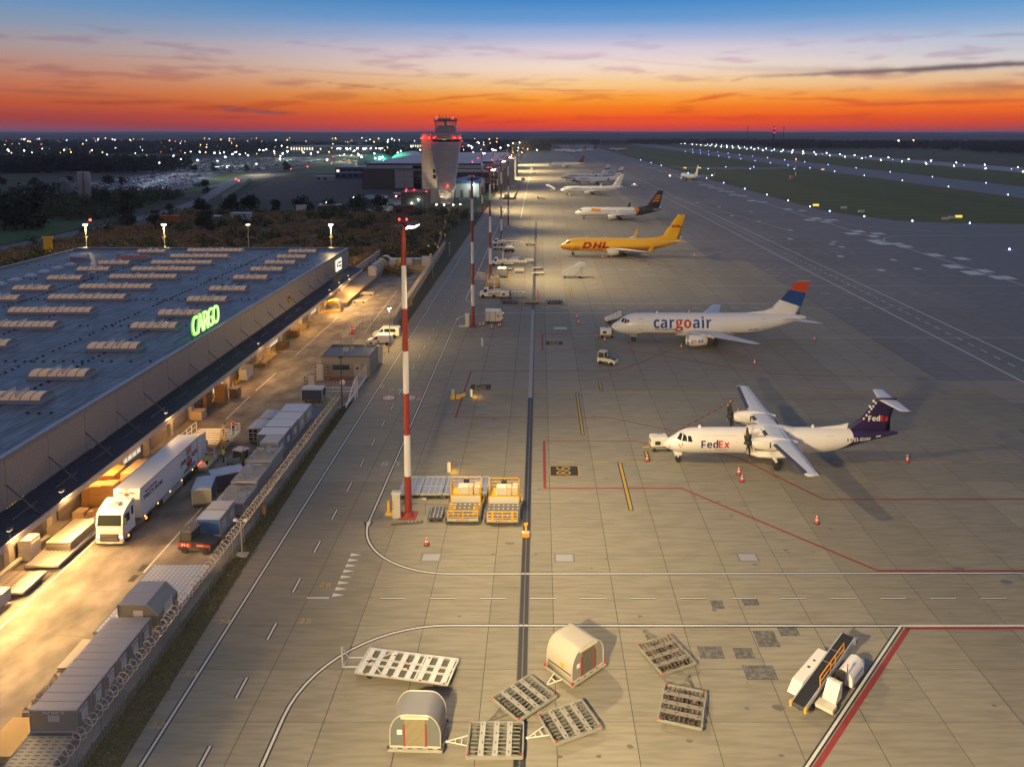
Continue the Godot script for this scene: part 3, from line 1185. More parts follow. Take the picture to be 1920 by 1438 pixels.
func cargo_sign():
	var sg := T("cargo_sign","glowing green CARGO letters standing on the edge of warehouse roof","sign",V(-46.75,10.15,103.2),PI/2)
	# reads from the apron: local x runs away from the camera
	var face := glow(0.7,1.0,0.36,1.25)
	var rim := glow(0.12,0.9,0.01,1.0)
	var x := 0.2
	for ch in ["C","A","R","G","O"]:
		var wdt: float = {"C": 1.52,"A": 1.62,"R": 1.52,"G": 1.72,"O": 1.85}[ch]
		var back := PM(sg,"letter_halo",text_mesh(ch,2.75,0.1,0.98,0,true),rim)
		back.position = Vector3(x+wdt/2,1.5,0.0)
		var fr := PM(sg,"letter",text_mesh(ch,2.45,0.16,0.9,0,false),face)
		fr.position = Vector3(x+wdt/2,1.5,0.12)
		x += wdt+0.1
	var b := MB.new()
	for i in 6:
		b.tube(Vector3(0.4+i*1.6,-0.3,-0.1),Vector3(0.4+i*1.6,1.4,-0.1),0.05)
		b.tube(Vector3(0.4+i*1.6,-0.6,-2.6),Vector3(0.4+i*1.6,0.8,-0.1),0.05)
	b.tube(Vector3(0,0.1,-0.1),Vector3(8.8,0.1,-0.1),0.06)
	P(sg,"frame",b,mt(0.06,0.06,0.065,0.6))
	area("cargo_sign_light",V(-46.35,11.7,107.7),Vector3(1,-0.75,0),Vector2(8.5,2.2),Color(0.32,1.0,0.1),3.2)

# cargo yard -----------------------------------------------------------
func yard_ground():
	var b := MB.new()
	b.flat(pv([-47.0,20,-27.6,20,-27.6,104,-26.35,108,-26.35,146,-28.95,150,-30.6,248,-52,248,-52,190,-47.0,190]),0.0)
	S("yard_pavement",b,tex(0.3,0.265,0.215,blotch,Vector3(0.045,0.09,0.03),0.85))
	var wht := MB.new()
	wht.line([Vector2(-41.35,36),Vector2(-41.4,97)],0.16,0.006)
	wht.line([Vector2(-41.5,100.5),Vector2(-41.7,109.5)],0.16,0.006)
	wht.line([Vector2(-41.7,112),Vector2(-41.6,120.5)],0.16,0.006)
	wht.line([Vector2(-41.55,130.5),Vector2(-41.4,158)],0.16,0.006)
	wht.line([Vector2(-45.5,133),Vector2(-41.6,133)],0.12,0.006)
	wht.line([Vector2(-34.2,64.2),Vector2(-34.2,76)],0.15,0.006)
	wht.line([Vector2(-33.4,98),Vector2(-33.5,106)],0.15,0.006)
	wht.line([Vector2(-33.2,146),Vector2(-34.2,186)],0.15,0.006)
	S("white_markings",wht,mt(0.6,0.56,0.48,0.7))
	b = MB.new()
	b.rect(-34.9,64.4,-34.35,65.4,0.006)
	b.rect(-34.9,62.8,-34.35,63.8,0.006)
	S("drain_grates",b,mt(0.03,0.028,0.025,0.6))
	b = MB.new()
	rng.seed = 31
	for q in [[-42.0,56.0,0.6],[-38.0,61.5,1.0],[-36.5,70.0,0.5]]:
		var pts := [Vector2(q[0],q[1])]
		for i in 14:
			pts.append(pts[-1]+Vector2(0.55,rng.randf_range(-0.2,0.14)))
		b.line(pts,0.04,0.006)
	S("cracks",b,mt(0.14,0.115,0.09,0.9))
	# red paving round the guard house and at the gate
	b = MB.new()
	b.rect(-34.6,116.6,-25.9,127.0,0.008)
	S("red_paving",b,tex(0.22,0.085,0.06,grain,Vector3(0.8,0.8,0.8),0.85))

# masts -----------------------------------------------------------------
func mast(x: float,z: float,h: float,label: String,lit: bool,dusk_red := false) -> Node3D:
	var t := T("floodlight_mast",label,"light mast",V(x,0,z),0,"red and white floodlight masts")
	var bands := 7
	for i in bands:
		var b := MB.new()
		b.tube(Vector3(0,h*i/bands,0),Vector3(0,h*(i+1)/bands,0),lerpf(0.36,0.22,float(i)/bands),lerpf(0.36,0.22,float(i+1)/bands),14,i == bands-1)
		P(t,"red_band" if i % 2 == 0 else "white_band",b,mt(0.28,0.03,0.022,0.45) if i % 2 == 0 else mt(0.72,0.72,0.7,0.45))
	var b := MB.new()
	b.tube(Vector3(0,-0.02,0),Vector3(0,0.5,0),0.55,0.42,8)
	b.b2(-0.85,0,-0.85,0.85,0.08,0.85)
	P(t,"base",b,mt(0.25,0.04,0.03,0.6))
	# head: a ring with floodlights that look to the stands
	b = MB.new()
	b.lathe([[1.05,h-0.55],[1.15,h-0.5],[1.15,h-0.42],[1.05,h-0.38]],Vector3.ZERO,14)
	b.tube(Vector3(-1.1,h-0.45,0),Vector3(1.1,h-0.45,0),0.06)
	b.tube(Vector3(0,h-0.45,-1.1),Vector3(0,h-0.45,1.1),0.06)
	b.tube(Vector3(0,h,0),Vector3(0,h+0.9,0),0.05)
	P(t,"head_ring",b,mt(0.11,0.035,0.03,0.6))
	for k in 6:
		var a := -PI*0.5+PI*k/5.0
		var box := MB.new()
		box.box(Vector3.ZERO,Vector3(0.62,0.22,0.62))
		var o := P(t,"floodlight",box,mt(0.12,0.08,0.075,0.5))
		o.position = Vector3(cos(a)*1.25,h-0.3,sin(a)*1.25)
		o.rotation = Vector3(0,-a,0)
		o.rotate_object_local(Vector3.BACK,0.5)
		if lit and k < 5:
			var g := MB.new()
			g.box(Vector3(0,-0.125,0),Vector3(0.54,0.02,0.54))
			P(o,"lamp_glass",g,glow(1.0,0.93,0.72,45.0))
	for s in [-0.35,0.35]:
		var l := MB.new()
		l.lathe([[0.001,0],[0.1,0.05],[0.1,0.2],[0.001,0.26]],Vector3(s,h+0.1,0),8)
		P(t,"obstruction_light",l,glow(1.0,0.04,0.03,5.0 if lit else 1.0))
	return t

func masts():
	var warm := Color(1.0,0.87,0.62)
	mast(-13.0,74.2,29.3,"tall red and white mast whose lamp glows, closest of all, by roller beds",true)
	mast(-13.0,150.3,29.2,"red and white mast with unlit dark head beside grey box van",false)
	mast(-12.7,199.6,28.6,"red and white mast with lamp head turned to the stands above the yellow lift",true)
	mast(-13.2,268.4,28.2,"slim mast with head turned away above parked belt loaders",true)
	mast(-12.8,318.4,28.0,"red and white mast with lit head on the bare stand edge",true)
	mast(-27.4,373.2,28.0,"lit mast rooted in the green lawn below control tower",true)
	mast(-27.5,470.0,27.2,"lit mast before the steel frame of the terminal",true)
	mast(-27.0,500.0,27.2,"mast with red lights just in front of terminal corner",false)
	mast(-26.5,640.0,27.0,"lit mast beside middle of the terminal facade",true)
	mast(-26.5,760.0,27.0,"lit mast beside far half of the terminal facade",true)
	mast(-24.0,905.0,26.0,"lit mast past the far end of the terminal",true)
	mast(-14.0,9.0,29.3,"mast with lit lamps beside the apron road out of view by the viewpoint",true)  # out of view, placed to light the foreground slabs
	# [x, z, aim x, aim z, energy, half angle]
	for q in [[-13.0,9.0,34.0,52.0,6800.0,60],[-11.4,74.2,22.0,70.0,1400.0,72],[-11.2,199.6,24.0,205.0,2600.0,64],[-11.6,268.4,24.0,262.0,3000.0,64],[-11.2,318.4,24.0,330.0,2600.0,64],[-25.6,373.2,12.0,385.0,4200.0,66],[-25.8,470.0,8.0,470.0,6000.0,72],[-24.8,640.0,8.0,640.0,8000.0,74],[-24.8,760.0,8.0,760.0,8000.0,74],[-22.0,905.0,8.0,905.0,9000.0,74]]:
		spot("mast_light",V(q[0],28.0,q[1]),V(q[2],0,q[3]),warm,q[4],q[5],0.5,0.9)

# control tower -----------------------------------------------------------
func tower():
	var t := T("control_tower","airport control tower with flared metal shaft and red lights","control tower",V(-48.9,0,411))
	var b := MB.new()
	var skin := tex(0.34,0.335,0.32,broom,Vector3(0.15,0.9,0.15),0.34,false)
	skin.metallic = 0.75
	# shaft of bent sheet rings, a shallow step at each
	for k in 24:
		var f0 := k/24.0
		var f1 := (k+1)/24.0
		var c := MB.new()
		var rr := func(f: float): return 3.1+4.75*pow(f,0.92)
		c.lathe([[rr.call(f0),32.6*f0+0.02],[rr.call(f1)-0.02,32.6*f1-0.03],[rr.call(f1)-0.06,32.6*f1]],Vector3.ZERO,40)
		P(t,"sheet_ring",c,skin)
	b = MB.new()
	b.lathe([[7.3,32.6],[7.3,33.7]],Vector3.ZERO,40)
	P(t,"dark_gap_ring",b,mt(0.012,0.012,0.015,0.15))  # near black recessed ring between shaft and collar
	b = MB.new()
	b.lathe([[7.6,33.7],[7.95,33.75],[7.95,37.2],[7.6,37.3],[5.6,37.32]],Vector3.ZERO,40)
	P(t,"collar",b,mt(0.3,0.26,0.25,0.35,0.6))
	b = MB.new()
	b.lathe([[5.6,37.3],[5.7,39.9],[5.2,40.0]],Vector3.ZERO,24)
	P(t,"cab_base",b,mt(0.24,0.22,0.22,0.4,0.4))
	# cab: leaning panes between mullions, interior behind
	for k in 12:
		var a0 := TAU*k/12.0
		var a1 := TAU*(k+1)/12.0
		var p := MB.new()
		var r0 := 5.1
		var r1 := 5.75
		p.quad(Vector3(cos(a1)*r0,40.0,sin(a1)*r0),Vector3(cos(a0)*r0,40.0,sin(a0)*r0),Vector3(cos(a0)*r1,43.0,sin(a0)*r1),Vector3(cos(a1)*r1,43.0,sin(a1)*r1))
		var gm := mt(0.9,0.95,1.0,0.05)
		if gm.transparency == BaseMaterial3D.TRANSPARENCY_DISABLED:
			gm.transparency = BaseMaterial3D.TRANSPARENCY_ALPHA
			gm.albedo_color.a = 0.25
		P(t,"pane",p,gm)
		p = MB.new()
		p.tube(Vector3(cos(a0)*r0,40.0,sin(a0)*r0),Vector3(cos(a0)*r1,43.0,sin(a0)*r1),0.11,0.11,5)
		P(t,"mullion",p,mt(0.1,0.09,0.09,0.5))
	b = MB.new()
	b.lathe([[4.2,40.0],[4.2,40.9],[3.9,41.0]],Vector3.ZERO,16)
	b.b2(-0.5,40,-0.5,0.5,43,0.5)
	P(t,"control_desk",b,mt(0.12,0.1,0.09,0.6))
	b = MB.new()
	b.lathe([[5.6,43.0],[6.1,43.15],[6.1,44.5],[5.8,44.7]],Vector3.ZERO,24)
	P(t,"cab_roof",b,mt(0.2,0.18,0.18,0.5))
	for q in [[-3.4,2.0],[-1.6,1.2],[0.2,1.7],[2.4,1.4],[4.0,2.4],[-2.6,0.9]]:
		b = MB.new()
		b.tube(Vector3(q[0],44.6,q[0]*0.4),Vector3(q[0],44.7+q[1]*1.3,q[0]*0.4),0.09)
		P(t,"antenna",b,mt(0.1,0.09,0.09,0.5))
	# stair and lift block behind, clad in square panels
	b = MB.new()
	b.b2(-13.2,0,-9.5,0.2,37.1,-2.5)
	P(t,"lift_block",b,mt(0.2,0.185,0.165,0.6))
	for i in 5:
		for j in 14:
			var p := MB.new()
			var x0 := -13.18+2.62*i
			p.b2(x0+0.03,2.64*j+0.03,-2.5,x0+2.59,2.64*j+2.61,-2.42)
			P(t,"cladding_panel",p,mt(0.4,0.37,0.325,0.55))
	b = MB.new()
	for y in [13.3,16.3]:
		b.b2(-7.3,y,-2.42,-5.7,y+2.0,-2.36)
	P(t,"window",b,mt(0.02,0.02,0.025,0.2))
	var rm := glow(1.0,0.03,0.04,26.0)
	for q in [[-8.6,34.4,-0.6],[-5.4,34.5,6.2],[5.4,34.5,6.2],[7.9,34.4,2.0],[-4.2,44.9,3.8],[4.2,44.9,3.8],[1.4,9.8,5.3],[-12.0,34.6,-2.0]]:
		b = MB.new()
		b.lathe([[0.001,0],[0.2,0.08],[0.2,0.32],[0.001,0.4]],Vector3.ZERO,8)
		var o := P(t,"obstruction_light",b,rm)
		o.position = Vector3(q[0],q[1],q[2])
		omni("obstruction_glow",t.position+Vector3(q[0]*1.08,q[1]+0.2,q[2]+0.7),Color(1.0,0.04,0.05),9.0,0.15)
	# floor lamps that wash up the shaft
	for q in [[-4.6,5.4],[-0.5,6.4],[4.2,6.0],[7.5,3.4]]:
		b = MB.new()
		b.b2(-0.25,0,-0.25,0.25,0.3,0.25)
		var o := P(t,"wash_lamp",b,glow(1.0,0.95,0.8,26.0))
		o.position = Vector3(q[0],0.1,q[1])
		spot("tower_wash",t.position+Vector3(q[0],0.6,q[1]),t.position+Vector3(q[0]*0.35,22,q[1]*0.2),Color(1.0,0.9,0.7),260.0,40,0.3)
	tower_house()

func tower_house():
	# low dark building at the foot of the tower
	var h := T("tower_annexe","low dark building at foot of tower with red lamps on roof","building",V(-61.0,0,379))
	var b := MB.new()
	b.b2(-6.3,0,-16,6.2,8.6,0)
	P(h,"wall",b,mt(0.055,0.05,0.05,0.6))
	for j in 9:
		b = MB.new()
		b.b2(-6.3,0.5+j*0.9,0.0,6.2,1.28+j*0.9,0.06)
		P(h,"cladding_panel",b,mt(0.075,0.066,0.064,0.5))
	b = MB.new()
	b.b2(-6.5,8.6,-16.2,6.4,8.9,0.2)
	P(h,"roof",b,mt(0.14,0.1,0.1,0.6))
	for x in [4.3,4.9,5.5,6.1]:
		b = MB.new()
		b.b2(x-0.12,0,0.06,x+0.12,7.8,0.3)
		P(h,"fin",b,mt(0.3,0.3,0.29,0.5))
	for q in [[-4.0,-2.0],[-1.6,-12.0],[6.1,-0.3],[-6.0,-15.0]]:
		b = MB.new()
		b.lathe([[0.001,0],[0.17,0.06],[0.17,0.3],[0.001,0.36]],Vector3(q[0],8.9,q[1]),8)
		P(h,"obstruction_light",b,glow(1.0,0.03,0.04,26.0))
		omni("obstruction_glow",h.position+Vector3(q[0],9.9,q[1]),Color(1.0,0.04,0.05),7.0,0.15)
	for q in [[-1.0,3.4],[2.2,5.2]]:
		b = MB.new()
		b.b2(q[0]-0.15,q[1]-0.15,0.06,q[0]+0.15,q[1]+0.15,0.25)
		P(h,"wall_lamp",b,glow(0.9,1.0,0.9,22.0))
		omni("annexe_light",h.position+Vector3(q[0],q[1],0.8),Color(0.9,1.0,0.9),8.0)
	# low house with car park to the west
	var g := T("staff_building","flat roofed grey staff building beside the lit staff car park","building",V(-84.5,0,388))
	b = MB.new()
	b.b2(-6.5,0,-22,5.0,4.6,0)
	P(g,"wall",b,mt(0.07,0.068,0.07,0.6))
	b = MB.new()
	b.b2(-6.7,4.6,-22.2,5.2,4.9,0.2)
	P(g,"roof",b,mt(0.16,0.16,0.18,0.5))
	for k in 6:
		b = MB.new()
		b.b2(5.0,1.2,-3.6-3.2*k,5.08,3.4,-1.4-3.2*k)
		P(g,"window",b,mt(0.02,0.025,0.03,0.1))
	# shed with light green wall east of the tower
	var s := T("long_shed","long low shed with blue roof and lit gable past the tower","shed",V(-41.0,0,452))
	b = MB.new()
	b.b2(-12,0,-52,6,8.2,0)
	P(s,"wall",b,mt(0.42,0.4,0.34,0.6))
	b = MB.new()
	b.prism(pv([-12.5,8.2,6.5,8.2,-3,10.2]),-53,1.0)
	P(s,"roof",b,mt(0.09,0.13,0.22,0.4))
	for x in [-8.5,-4.0,1.0]:
		b = MB.new()
		b.b2(x-0.9,0.2,0.0,x+0.9,4.6,0.06)
		P(s,"door",b,mt(0.1,0.1,0.1,0.5))
	omni("shed_light",V(-38.0,7.4,447),Color(0.9,1.0,1.0),60.0,0.3)
	var lm := MB.new()
	lm.b2(2.8,7.0,0.0,3.2,7.4,0.4)
	P(s,"wall_lamp",lm,glow(0.85,1.0,1.0,40.0))

# terminal -------------------------------------------------------------------
func terminal():
	var t := T("terminal","long airport terminal with stepped metal roof and glazed apron front","terminal",V(-25.5,0,512))
	var b := MB.new()
	b.b2(-92,0,-290,-0.6,13.6,-8)
	P(t,"hall",b,mt(0.075,0.06,0.058,0.6))
	# roof in long strips, light and dark in turn
	for k in 10:
		b = MB.new()
		var z := -10.0-28.0*k
		b.b2(-90,13.6,z-26,-4 if k > 0 else -12,15.4,z)
		P(t,"roof_bay",b,mt(0.3,0.33,0.4,0.35,0.5))
		b = MB.new()
		b.b2(-90,15.4,z-18,-6 if k > 0 else -14,17.2,z-4)
		P(t,"roof_light",b,mt(0.42,0.48,0.6,0.3,0.4))
		b = MB.new()
		b.b2(-90,15.6,z-4,-6 if k > 0 else -14,16.9,z-3.9)
		P(t,"clerestory",b,mt(0.05,0.05,0.06,0.2))
	# front block facing the viewpoint: dark cladding, pale band, gallery
	b = MB.new()
	b.b2(-46,0,-8,-0.6,11.6,0)
	P(t,"front_block",b,mt(0.07,0.055,0.055,0.6))
	b = MB.new()
	b.b2(-46.4,11.6,-8,-0.2,13.0,0.5)
	P(t,"roof_band",b,mt(0.46,0.45,0.42,0.5))
	for k in 9:
		b = MB.new()
		b.b2(-24.0+1.9*k,5.2,0.0,-22.3+1.9*k,6.8,0.08)
		P(t,"window",b,mt(0.32,0.33,0.3,0.2))
	b = MB.new()
	b.b2(-25,4.7,0.0,-6.5,5.1,1.6)
	b.b2(-25,7.3,0.0,-6.5,7.7,1.6)
	P(t,"gallery",b,mt(0.35,0.35,0.33,0.5))
	b = MB.new()
	for x in [-6.2,-0.9]:
		for z in [1.0,5.5]:
			b.tube(Vector3(x,0,z),Vector3(x,13,z),0.22)
	for y in [3.8,7.0,10.2,13.0]:
		b.tube(Vector3(-6.2,y,1),Vector3(-0.9,y,1),0.16)
		b.tube(Vector3(-6.2,y,5.5),Vector3(-0.9,y,5.5),0.16)
		b.tube(Vector3(-6.2,y,1),Vector3(-6.2,y,5.5),0.16)
		b.tube(Vector3(-0.9,y,1),Vector3(-0.9,y,5.5),0.16)
	for y in [0.0,3.8,7.0]:
		b.tube(Vector3(-6.2,y,5.5),Vector3(-0.9,y+3.2,5.5),0.1)
	P(t,"steel_frame",b,mt(0.45,0.44,0.4,0.5))
	# apron front: bays of glass between tall fins
	for k in 22:
		var z := -2.0-13.0*k
		b = MB.new()
		b.b2(-0.6,1.0,z-11.6,0.0,12.8,z-0.6)
		P(t,"glazing",b,mt(0.26,0.25,0.22,0.12,0.3) if k % 3 != 1 else mt(0.13,0.12,0.12,0.12,0.3))
		b = MB.new()
		b.b2(-0.6,0,z-0.6,1.3,15.2,z+0.5)
		P(t,"fin",b,mt(0.3,0.31,0.31,0.5))
		b = MB.new()
		for i in 7:
			b.b2(0.0,1.0,z-2.2-1.6*i,0.1,12.8,z-2.06-1.6*i)
		P(t,"mullion",b,mt(0.12,0.12,0.12,0.5))
	b = MB.new()
	b.b2(-2.0,12.8,-290,1.4,14.0,0.5)
	P(t,"parapet",b,mt(0.28,0.29,0.29,0.5))
	for k in 4:
		var z := -52.0-50.0*k
		b = MB.new()
		b.b2(1.3,0,z-10,5.5,16.8,z)
		P(t,"stair_block",b,mt(0.3,0.33,0.34,0.5))
	for q in [[-40,18.0,-40],[-20,17.4,-20],[-22,17.5,-95],[-9,17.4,-60],[-60,17.4,-130],[-12,17.4,-180],[1,17.3,-112]]:
		b = MB.new()
		b.lathe([[0.001,0],[0.22,0.06],[0.22,0.4],[0.001,0.46]],Vector3(q[0],q[1],q[2]),8)
		P(t,"obstruction_light",b,glow(1.0,0.03,0.04,22.0))
	# blocks behind the tower to the west
	var o := T("office_block","grey panelled office block standing behind the tower annexe","building",V(-86.0,0,520))
	b = MB.new()
	b.b2(-10,0,-60,16,12.5,0)
	P(o,"wall",b,mt(0.12,0.115,0.13,0.6))
	for i in 2:
		for j in 3:
			b = MB.new()
			b.b2(-9.8+6.2*i,0.6+3.9*j,0,-3.8+6.2*i,4.3+3.9*j,0.12)
			P(o,"cladding_panel",b,mt(0.33,0.31,0.32,0.5))
	for i in 3:
		for j in 3:
			b = MB.new()
			b.b2(3.0+4.2*i,0.8+3.9*j,0,6.9+4.2*i,4.3+3.9*j,0.06)
			P(o,"window",b,mt(0.02,0.02,0.025,0.1))
	b = MB.new()
	b.b2(-10.3,12.5,-60,16.3,13.0,0.3)
	P(o,"roof",b,mt(0.3,0.34,0.44,0.4))
	b = MB.new()
	b.b2(1.5,13,-40,16,15.5,-2)
	P(o,"plant_room",b,mt(0.2,0.22,0.27,0.5))
# aircraft -----------------------------------------------------------------
class Hull:
	# a fuselage along +x from its nose: stations of [x, top, bottom, half width]
	var sts: Array
	var l: float
	func _init(s: Array):
		sts = s
		l = s[-1][0]
	func sect(x: float) -> Array:
		# [middle height, half height, half width]
		var i := 1
		while i < sts.size()-1 and sts[i][0] < x:
			i += 1
		var a: Array = sts[maxi(i-2,0)]
		var b: Array = sts[i-1]
		var c: Array = sts[i]
		var d: Array = sts[mini(i+1,sts.size()-1)]
		var t := clampf((x-b[0])/(c[0]-b[0]),0,1)
		var o := []
		for k in [1,2,3]:
			var m0: float = (c[k]-a[k])/maxf(c[0]-a[0],0.01)*(c[0]-b[0])
			var m1: float = (d[k]-b[k])/maxf(d[0]-b[0],0.01)*(c[0]-b[0])
			if i == 1:
				m0 = (c[k]-b[k])*1.6
			var t2 := t*t
			var t3 := t2*t
			o.append((2*t3-3*t2+1)*b[k]+(t3-2*t2+t)*m0+(-2*t3+3*t2)*c[k]+(t3-t2)*m1)
		return [(o[0]+o[1])/2,maxf((o[0]-o[1])/2,0.01),maxf(o[2],0.01)]
	func at(x: float,ang: float,off := 0.0) -> Vector3:
		var s := sect(x)
		return Vector3(x,s[0]+(s[1]+off)*cos(ang),(s[2]+off)*sin(ang))
	func side(x: float,y: float,sd: float,off := 0.012) -> Vector3:
		var s := sect(x)
		var t := clampf((y-s[0])/s[1],-1,1)
		return at(x,acos(t)*sd,off)
	func shell(n := 64,m := 40) -> ArrayMesh:
		var st := SurfaceTool.new()
		st.begin(Mesh.PRIMITIVE_TRIANGLES)
		var xs := []
		for i in n+1:
			var f := float(i)/n
			xs.append(l*(f*f*0.5+f*0.5) if f < 0.5 else l*(0.375+(f-0.5)*1.25))
		for i in n:
			for j in m:
				var q := []
				for e in [[i,j],[i,j+1],[i+1,j+1],[i+1,j]]:
					q.append([at(xs[e[0]],TAU*e[1]/m),Vector2(xs[e[0]]/l,float(e[1])/m)])
				for k in [0,2,1,0,3,2]:
					st.set_uv(q[k][1])
					st.add_vertex(q[k][0])
		st.generate_normals()
		return st.commit()
	func patch(b: MB,p: Array,sd: float,off := 0.015,n := 3):
		# a four cornered piece of skin, corners (x, y)
		for i in n:
			for j in n:
				var q := []
				for e in [[i,j],[i+1,j],[i+1,j+1],[i,j+1]]:
					var u: float = float(e[0])/n
					var v: float = float(e[1])/n
					var lo: Vector2 = p[0].lerp(p[1],u)
					var hi: Vector2 = p[3].lerp(p[2],u)
					var c: Vector2 = lo.lerp(hi,v)
					q.append(side(c.x,c.y,sd,off))
				if sd > 0:
					b.quad(q[0],q[1],q[2],q[3])
				else:
					b.quad(q[1],q[0],q[3],q[2])
	func outline(b: MB,x0: float,y0: float,x1: float,y1: float,sd: float,w := 0.05,off := 0.012):
		patch(b,[Vector2(x0,y0),Vector2(x1,y0),Vector2(x1,y0+w),Vector2(x0,y0+w)],sd,off)
		patch(b,[Vector2(x0,y1-w),Vector2(x1,y1-w),Vector2(x1,y1),Vector2(x0,y1)],sd,off)
		patch(b,[Vector2(x0,y0),Vector2(x0+w,y0),Vector2(x0+w,y1),Vector2(x0,y1)],sd,off)
		patch(b,[Vector2(x1-w,y0),Vector2(x1,y0),Vector2(x1,y1),Vector2(x1-w,y1)],sd,off)

# paint of a fuselage: a texture computed along its length and round it
func livery(h: Hull,paint: Callable,rough := 0.32,w := 768,hh := 192) -> StandardMaterial3D:
	var im := Image.create(w,hh,false,Image.FORMAT_RGB8)
	for i in w:
		var x := h.l*(i+0.5)/w
		var s := h.sect(x)
		for j in hh:
			var a := TAU*(j+0.5)/hh
			var y: float = s[0]+s[1]*cos(a)
			var c: Color = paint.call(x,y,s[2]*sin(a))
			im.set_pixel(i,j,c.linear_to_srgb())
	var m := StandardMaterial3D.new()
	m.albedo_texture = ImageTexture.create_from_image(im)
	m.roughness = rough
	m.clearcoat_enabled = true
	m.clearcoat = 0.3
	m.clearcoat_roughness = 0.15
	return m

func foil(le: Vector3,chord: float,th: float,up: Vector3,s: float,toe := 0.0) -> PackedVector3Array:
	# outline of a wing section, from the trailing edge over the top and back below
	var r := PackedVector3Array()
	var n := 7
	for i in n:
		var f := 1.0-float(i)/(n-1)
		var t: float = th*chord*(2.6*(0.2969*sqrt(f)-0.126*f-0.3516*f*f+0.2843*f*f*f-0.1036*f*f*f*f))*1.9
		r.append(le+Vector3(f*chord,0,toe*f*chord)+up*t)
	for i in range(1,n-1):
		var f := float(i)/(n-1)
		var t: float = th*chord*(2.6*(0.2969*sqrt(f)-0.126*f-0.3516*f*f+0.2843*f*f*f-0.1036*f*f*f*f))*1.9
		r.append(le+Vector3(f*chord,0,toe*f*chord)-up*t*0.6)
	if s < 0:
		r.reverse()
	return r

func wing(b: MB,secs: Array,s: float):
	# sections [x of leading edge, y, distance out, chord, thickness]
	b.sm(4)
	var rings := []
	for q in secs:
		rings.append(foil(Vector3(q[0],q[1],q[2]*s),q[3],q[4],Vector3.UP,s))
	b.loft(rings,true,true)

func fin(b: MB,secs: Array):
	# sections [x of leading edge, y, chord, thickness], upwards
	b.sm(4)
	var rings := []
	for q in secs:
		var r := foil(Vector3(q[0],q[1],0),q[2],q[3],Vector3(0,0,-1),1)
		var sym := PackedVector3Array()
		for p in r:
			sym.append(Vector3(p.x,p.y,p.z if p.z < 0 else p.z/0.6))
		rings.append(sym)
	b.loft(rings,true,true)

func wheel(t: Node3D,p: Vector3,r: float,w: float,rim := 0.5) -> Node3D:
	var o := Node3D.new()
	o.name = "wheel"
	t.add_child(o,true)
	o.position = p
	var b := MB.new()
	b.lathe([[r*rim,-w/2],[r*0.9,-w/2],[r,-w*0.3],[r,w*0.3],[r*0.9,w/2],[r*rim,w/2]],Vector3.ZERO,16,Vector3.BACK)
	P(o,"tyre",b,rubber)
	b = MB.new()
	b.lathe([[0.001,-w*0.42],[r*rim*1.04,-w*0.42],[r*rim*1.04,w*0.42],[r*0.2,w*0.3],[0.001,w*0.34]],Vector3.ZERO,12,Vector3.BACK)
	P(o,"rim",b,mt(0.5,0.5,0.46,0.5))
	return o

func gear(t: Node3D,x: float,z: float,top: float,r: float,w: float,m: Material):
	var b := MB.new()
	b.tube(Vector3(x,r,z),Vector3(x,top,z),0.11,0.13,8)
	b.tube(Vector3(x,r*1.4,z),Vector3(x-0.9,top,z),0.05)
	b.tube(Vector3(x,r,z-0.45),Vector3(x,r,z+0.45),0.08)
	P(t,"gear_leg",b,m)
	wheel(t,Vector3(x,r,z-0.3),r,w)
	wheel(t,Vector3(x,r,z+0.3),r,w)

func jet_hull(l: float,cy: float) -> Hull:
	var s := [[0.0,-0.52,-0.58,0.03],[0.15,-0.2,-0.86,0.36],[0.5,0.1,-1.16,0.72],[1.0,0.4,-1.44,1.05],[1.5,0.68,-1.62,1.3],[2.1,1.16,-1.74,1.5],[2.8,1.55,-1.83,1.67],[3.9,1.84,-1.92,1.8],[5.4,1.96,-1.99,1.88],
		[l-14.0,1.96,-2.0,1.88],[l-11.0,1.96,-1.85,1.87],[l-8.0,1.95,-1.3,1.68],[l-5.0,1.9,-0.5,1.28],[l-2.5,1.75,0.25,0.8],[l-0.6,1.5,0.78,0.36],[l,1.3,0.98,0.14]]
	for q in s:
		q[1] += cy
		q[2] += cy
	return Hull.new(s)

